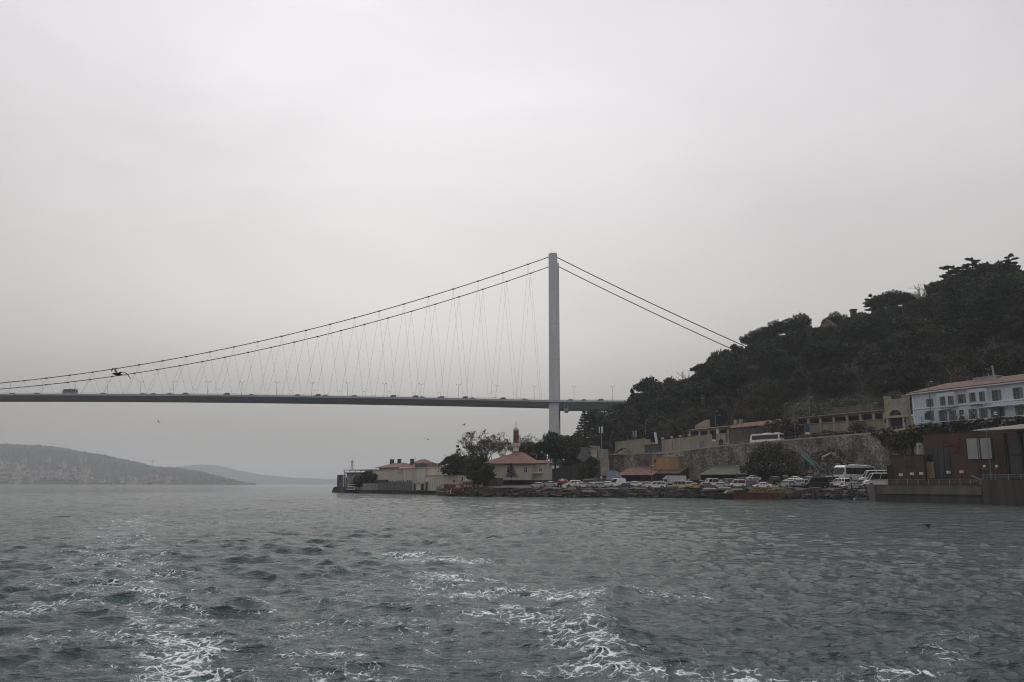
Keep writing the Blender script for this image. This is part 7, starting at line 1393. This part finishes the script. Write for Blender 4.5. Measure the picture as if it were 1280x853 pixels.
p = on_lot(1082, 5.0); t = thing('bollard', 'short dark bollard at the edge of the open car park', 'bollard', p); MB().lathe([(.14, 0), (.12, .7), (.2, .78), (.18, .95), (.05, 1.0)], n=10).build('post', trim_m, t)
p = on_lot(1092, 4.4); o = MB().tube((0, 0, 0), (1.4, 0, -1.6), .45, .4, 12).build('rubber_fender', tyre_m); o.location = (p[0] - .4, p[1], p[2] + .5); tag(o, 'thick black rubber fender hanging at the left corner of the quay', 'fender')
# work barge with yellow lattice boom
bp = Z(941, 624.2, 0); t = thing('work_barge', 'low work barge with rust red hull and yellow lattice deck frame moored at the rocks', 'barge', (bp.x, bp.y - 2, 0), R(-2)); MB().hexa([(-5.4, -1.6, -.6), (5.2, -1.6, -.6), (5.2, 1.6, -.6), (-5.4, 1.6, -.6)], [(-5.8, -1.8, 1.7), (5.4, -1.8, 1.7), (5.4, 1.8, 1.7), (-5.8, 1.8, 1.7)]).build('hull', mat('hull_rust', (.13, .035, .03), .7, .35, .8, kind='streak'), t); MB().box(-5.9, 5.5, -1.95, -1.78, 1.5, 1.75).build('rubbing_strake', conc_d, t)
ym = mat('lattice_yellow', (.36, .25, .07), .7, .25, 1); bm_ = MB(); x0, x1 = -1.8, 9.5; z0, z1 = 1.85, 3.0; n = 11
for yy in (-1.0, .3):
    bm_.bar((x0, yy, z0), (x1, yy, z0), .14, .14).bar((x0, yy, z1), (x1, yy, z1), .14, .14)
    for i in range(n): a = x0 + (x1 - x0) * i / n; c = x0 + (x1 - x0) * (i + 1) / n; bm_.bar((a, yy, z1), (c, yy, z0), .13, .13)
for i in range(n + 1): a = x0 + (x1 - x0) * i / n; bm_.bar((a, -1.0, z1), (a, .3, z1), .1, .1)
bm_.build('lattice_boom', ym, t); MB().box(-5.2, -3.0, -1.0, 1.0, 1.702, 2.3).box(4, 9.4, -1.2, 1.4, 1.1, 1.3).build('deck_box', brown_d, t)
bp = Z(911, 624, 0); t = thing('work_barge', 'black flat pontoon moored left of the rust red barge', 'barge', (bp.x, bp.y - 1, 0), R(0)); MB().box(-4.5, 2.6, -1.4, 1.4, -.5, 1.5).build('hull', mat('hull_black', (.018, .018, .018), .7), t); MB().hexa([(-1.4, -1.2, 1.502), (2.6, -1.2, 1.502), (2.6, 1.2, 1.502), (-1.4, 1.2, 1.502)], [(-.6, -1.0, 2.2), (2.4, -1.1, 2.6), (2.4, 1.1, 2.6), (-.6, 1.0, 2.2)]).build('deck_sheet', mat('sheet_pale', (.22, .20, .16)), t)
bp = Z(988, 623.5, 0); t = thing('speed_boat', 'dark speedboat with raised bow lying at the rocks right of the yellow boom', 'boat', (bp.x, bp.y + .6, 1.2), R(-8)); t.rotation_euler = (0, R(-4), R(-6)); boat_hull(6.4, 2.1, 1.0, mat('hull_dark', (.03, .028, .03), .4), t); MB().hexa([(.2, -.7, 1.0), (1.2, -.6, 1.0), (1.2, .6, 1.0), (.2, .7, 1.0)], [(-.1, -.6, 1.5), (.2, -.5, 1.5), (.2, .5, 1.5), (-.1, .6, 1.5)]).build('windscreen', glass_m, t); MB().box(-3.3, -2.9, -.2, .2, .6, 1.5).build('outboard_motor', trim_m, t)
bp = Z(1078, 625.6, 0); t = thing('rowing_boat', 'small white rowing boat half on the rocks at the left end of the quay', 'boat', (bp.x, bp.y - .4, .15), R(8)); boat_hull(4.6, 1.3, .42, PAINT['silver'], t); MB().box(-1.0, -.7, -.5, .5, .3, .36).box(.4, .7, -.5, .5, .3, .36).build('thwart', wood_m, t)
# birds
gull_m = mat('gull_dark', (.05, .048, .048), .8); gull_w = mat('gull_grey', (.16, .16, .165), .8)
def gull(px, py, y, span, label, rot, bank, up=.3, m_=gull_m):
    t = thing('seagull', label, 'seagull', P(px, py, y)); t.rotation_euler = (0, bank, rot); s_ = span / 1.3
    vs, fs = [], []; n = 9
    body = MB(); prof = [(.0, -.26), (.035, -.24), (.055, -.16), (.075, -.02), (.06, .12), (.03, .24), (.012, .34)]
    k = len(prof)
    for r_, yy in prof:
        for i in range(8): a = i * math.pi / 4; body.v.append((r_ * math.cos(a) * s_, yy * s_, r_ * math.sin(a) * s_))
    for j in range(k - 1):
        for i in range(8): body.f.append((j * 8 + i, j * 8 + (i + 1) % 8, (j + 1) * 8 + (i + 1) % 8, (j + 1) * 8 + i)); body.m.append(0)
    # wings and tail grown out of the same mesh
    for s in (-1, 1):
        st = [(0, .0, .13, 0), (.2, -.02, .15, .10 * up / .3), (.38, .02, .13, .13 * up / .3), (.52, .09, .09, .08 * up / .3), (.66, .20, .02, -.02 * up / .3)]; b0 = len(body.v)
        for x, yc, ch, z in st: body.v += [(s * x * s_, (yc - ch * .5) * s_, z * s_ + .012), (s * x * s_, (yc + ch * .5) * s_, z * s_), (s * x * s_, (yc - ch * .2) * s_, z * s_ - .012 * s_)]
        for j in range(4):
            for a, c in ((0, 1), (1, 2), (2, 0)): body.f.append((b0 + j * 3 + a, b0 + (j + 1) * 3 + a, b0 + (j + 1) * 3 + c, b0 + j * 3 + c)); body.m.append(0)
    b0 = len(body.v); body.v += [(-.02 * s_, .22 * s_, .01), (.02 * s_, .22 * s_, .01), (.09 * s_, .42 * s_, .012), (-.09 * s_, .42 * s_, .012), (0, .3 * s_, -.01)]; body.f += [(b0, b0 + 1, b0 + 2, b0 + 3), (b0, b0 + 4, b0 + 1), (b0 + 1, b0 + 4, b0 + 2), (b0 + 2, b0 + 4, b0 + 3), (b0 + 3, b0 + 4, b0)]; body.m += [0] * 5
    body.build('body', m_, t, smooth=False); MB().lathe([(.004, 0), (.02, .03), (.022, .06)], (0, 0, 0), 6); bk = MB().tube((0, -.25 * s_, 0), (0, -.33 * s_, -.02 * s_), .018 * s_, .004 * s_, 5).build('beak', mat('beak', (.2, .14, .04)), t); return t
gull(147, 468, 38, 1.35, 'large dark seagull with wings spread in front of the bridge cables', R(-22), R(17), .42); gull(535, 549.5, 150, 1.2, 'tiny seagull flying low over the cream building', R(40), .2); gull(580.5, 531.5, 140, 1.3, 'tiny seagull flying left of the minaret and bare plane trees', R(60), -.3, .5)
gull(198, 527.5, 150, 1.2, 'tiny pale seagull far out below the bridge deck', R(-50), .6, .3, gull_w); gull(1160, 656, 62, 1.25, 'dark seagull skimming low over the water before the restaurant quay', R(80), -.1, -.5)
for px, py, y, lab in ((741, 546.5, 250, 'white seagull gliding before the serrated conifer'), (745, 545, 252, 'second white seagull close to the one by the serrated conifer')): gull(px, py, y, 1.3, lab, R(30), .3, .4, banner_w)
# ================================================================ HILLTOP HOUSE
p = hill_pt(1036, .88); zg = P(1036, 413, p.y).z; t = thing('hilltop_house', 'gabled red roofed house peeping out between the skyline trees', 'house', (P(1036, 400, p.y).x, p.y + 3, zg), R(-52)); h_ = P(1036, 397, p.y).z - zg
MB().prism([(-3, -6), (3, -6), (3, h_ - 3.2), (0, h_ - .3), (-3, h_ - 3.2)], 0, 9).build('wall', mat('house_pale', (.22, .2, .19)), t); rm_ = mat('hill_roof', (.15, .06, .05), .85, .3, 1, kind='tiles')
for s in (-1, 1): MB().add([(0, -.6, h_), (0, 9.6, h_), (s * 3.8, 9.6, h_ - 3.9), (s * 3.8, -.6, h_ - 3.9), (0, -.6, h_ - .25), (0, 9.6, h_ - .25), (s * 3.8, 9.6, h_ - 4.15), (s * 3.8, -.6, h_ - 4.15)], [(0, 1, 2, 3), (7, 6, 5, 4), (0, 4, 5, 1), (1, 5, 6, 2), (2, 6, 7, 3), (3, 7, 4, 0)]).build('roof', rm_, t)
p = hill_pt(1068, .98); zc_ = P(1068, 387, p.y + 2).z; t = thing('hilltop_chimney', 'stout square chimney stack rising above the skyline trees', 'chimney', (P(1069, 390, p.y).x, p.y + 2, p.z)); MB().box(-1.1, 1.1, -1, 1, -1, zc_ - p.z - .6).build('stack', mat('stack_dark', (.07, .06, .055)), t); MB().box(-1.4, 1.4, -1.3, 1.3, zc_ - p.z - .598, zc_ - p.z).build('cap', mat('stack_dark', (.07, .06, .055)), t)
p = hill_pt(813, .95); MBm = MB().tube((0, 0, 0), (0, 0, 4.2), .12).bar((-.7, 0, 3.8), (.7, 0, 3.8), .14, .14).build('mast', cable_m); MBm.location = (P(815, 473, p.y).x, p.y, P(815, 474, p.y).z - 2.5); tag(MBm, 'tiny cross-topped mast over the round pine at the hill edge', 'mast')
p = hill_pt(879, .45); pz = P(879, 499, p.y - 6); t = thing('white_bust', 'small white domed niche among the dark trees on the slope', 'niche', (pz.x, pz.y, pz.z)); MB().lathe([(.9, 0), (.85, 1.4), (.6, 2.2), (.1, 2.6)], n=10).build('dome', mat('niche_white', (.28, .28, .28)), t); MB().lathe([(.9, -2.5), (.9, 0)], n=10).build('base', mat('niche_base', (.10, .10, .09)), t)
p = hill_pt(1150, .55); pz = P(1164, 414, p.y - 10)
# ================================================================ FAR SHORE
fm = [mat('far_house_a', (.44, .41, .38)), mat('far_house_b', (.32, .30, .28)), mat('far_house_c', (.50, .49, .47))]; frf = mat('far_roof', (.20, .12, .09)); rr = random.Random(17)
hm_ = []
for k_ in range(3):
    w_, d_, h_ = [(15, 12, 11), (24, 13, 9), (18, 14, 19)][k_]; b = MB(); b.box(-w_ / 2, w_ / 2, -d_ / 2, d_ / 2, -8, h_); wm_ = b.build('wall', fm[k_]); r_ = MB(); hip(r_, -w_ / 2, w_ / 2, -d_ / 2, d_ / 2, h_, 4, 1, d_ / 2.2); ro_ = r_.build('roof', frf); wb = MB()
    for i in range(int(w_ / 3.4)):
        for j in range(int(h_ / 3.2)): x = -w_ / 2 + 1.6 + i * 3.4; wb.box(x, x + 1.4, -d_ / 2 - .1, -d_ / 2 - .005, 1 + j * 3.2, 2.6 + j * 3.2)
    wi = wb.build('window_row', dark_m); hm_.append((wm_.data, ro_.data, wi.data)); [bpy.data.objects.remove(x) for x in (wm_, ro_, wi)]
spots = []
for i in range(190):
    c = rr.random()
    if c < .62: px = rr.uniform(-60, 115); py = rr.choice([rr.uniform(576, 603), rr.uniform(588, 604)]); y = 2800 + (604 - py) * 8
    elif c < .9: px = rr.uniform(100, 230); py = rr.uniform(599, 605); y = 2800 + (604 - py) * 10
    else: px = rr.uniform(200, 290); py = rr.uniform(596, 603.5); y = 6850 + (603 - py) * 20
    spots.append((px, py, y))
for i, (px, py, y) in enumerate(spots):
    k_ = rr.randrange(3); w1 = 'on the hazy far shore'
    loc = P(px, py, y); sc_ = (.85 if y < 5000 else 1.7) * rr.uniform(.55, 1.1)
    lab = {0: 'pale squarish', 1: 'pale long', 2: 'pale tall'}[k_] + ' house ' + ('at sea level' if py > 599 else 'low down' if py > 590 else 'midway up' if py > 583 else 'highest') + ' on the far shore ' + next(s for x, s in ((15, 'at the frame edge'), (50, 'left of the bus'), (75, 'just left of the bus'), (100, 'straight below the bus'), (135, 'left of the seagull'), (165, 'below the seagull'), (205, 'below the red crane'), (240, 'beyond the crane'), (999, 'by the headland')) if px < x)
    t = thing('far_house', lab, 'house', loc, rr.uniform(-.5, .5), 'pale houses on the far shore', sc_); link('wall', hm_[k_][0], t); link('roof', hm_[k_][1], t); link('window_row', hm_[k_][2], t)
p = P(189.5, 587, 3500); h_ = P(189.5, 576, 3500).z - p.z; t = thing('tower_crane', 'thin reddish tower crane on the ridge of the hazy far hill', 'crane', p); cm_ = mat('crane_red', (.40, .06, .05)); MB().box(-.9, .9, -.9, .9, -8, h_).build('tower', cm_, t); MB().box(-14, 9, -.7, .7, h_ - 2, h_ - .4).build('jib', cm_, t); MB().box(6, 9, -1, 1, h_ - 5, h_ - 2.002).build('counterweight', conc_m, t)

# size words where several of a kind share one description
by = {}
for o in C.objects:
    if o.parent is None and o.get('category') in ('tree', 'house') and o.get('group'): by.setdefault((o['label'], o['group']), []).append(o)
for (lab, g_), os_ in by.items():
    if 2 <= len(os_) <= 3:
        os_.sort(key=lambda o: -o.scale.z)
        if all(a.scale.z > b_.scale.z * 1.03 for a, b_ in zip(os_, os_[1:])):
            for o, w_ in zip(os_, ('taller', 'shorter') if len(os_) == 2 else ('tallest', 'middle-sized', 'shortest')): o['label'] = w_ + ' ' + lab
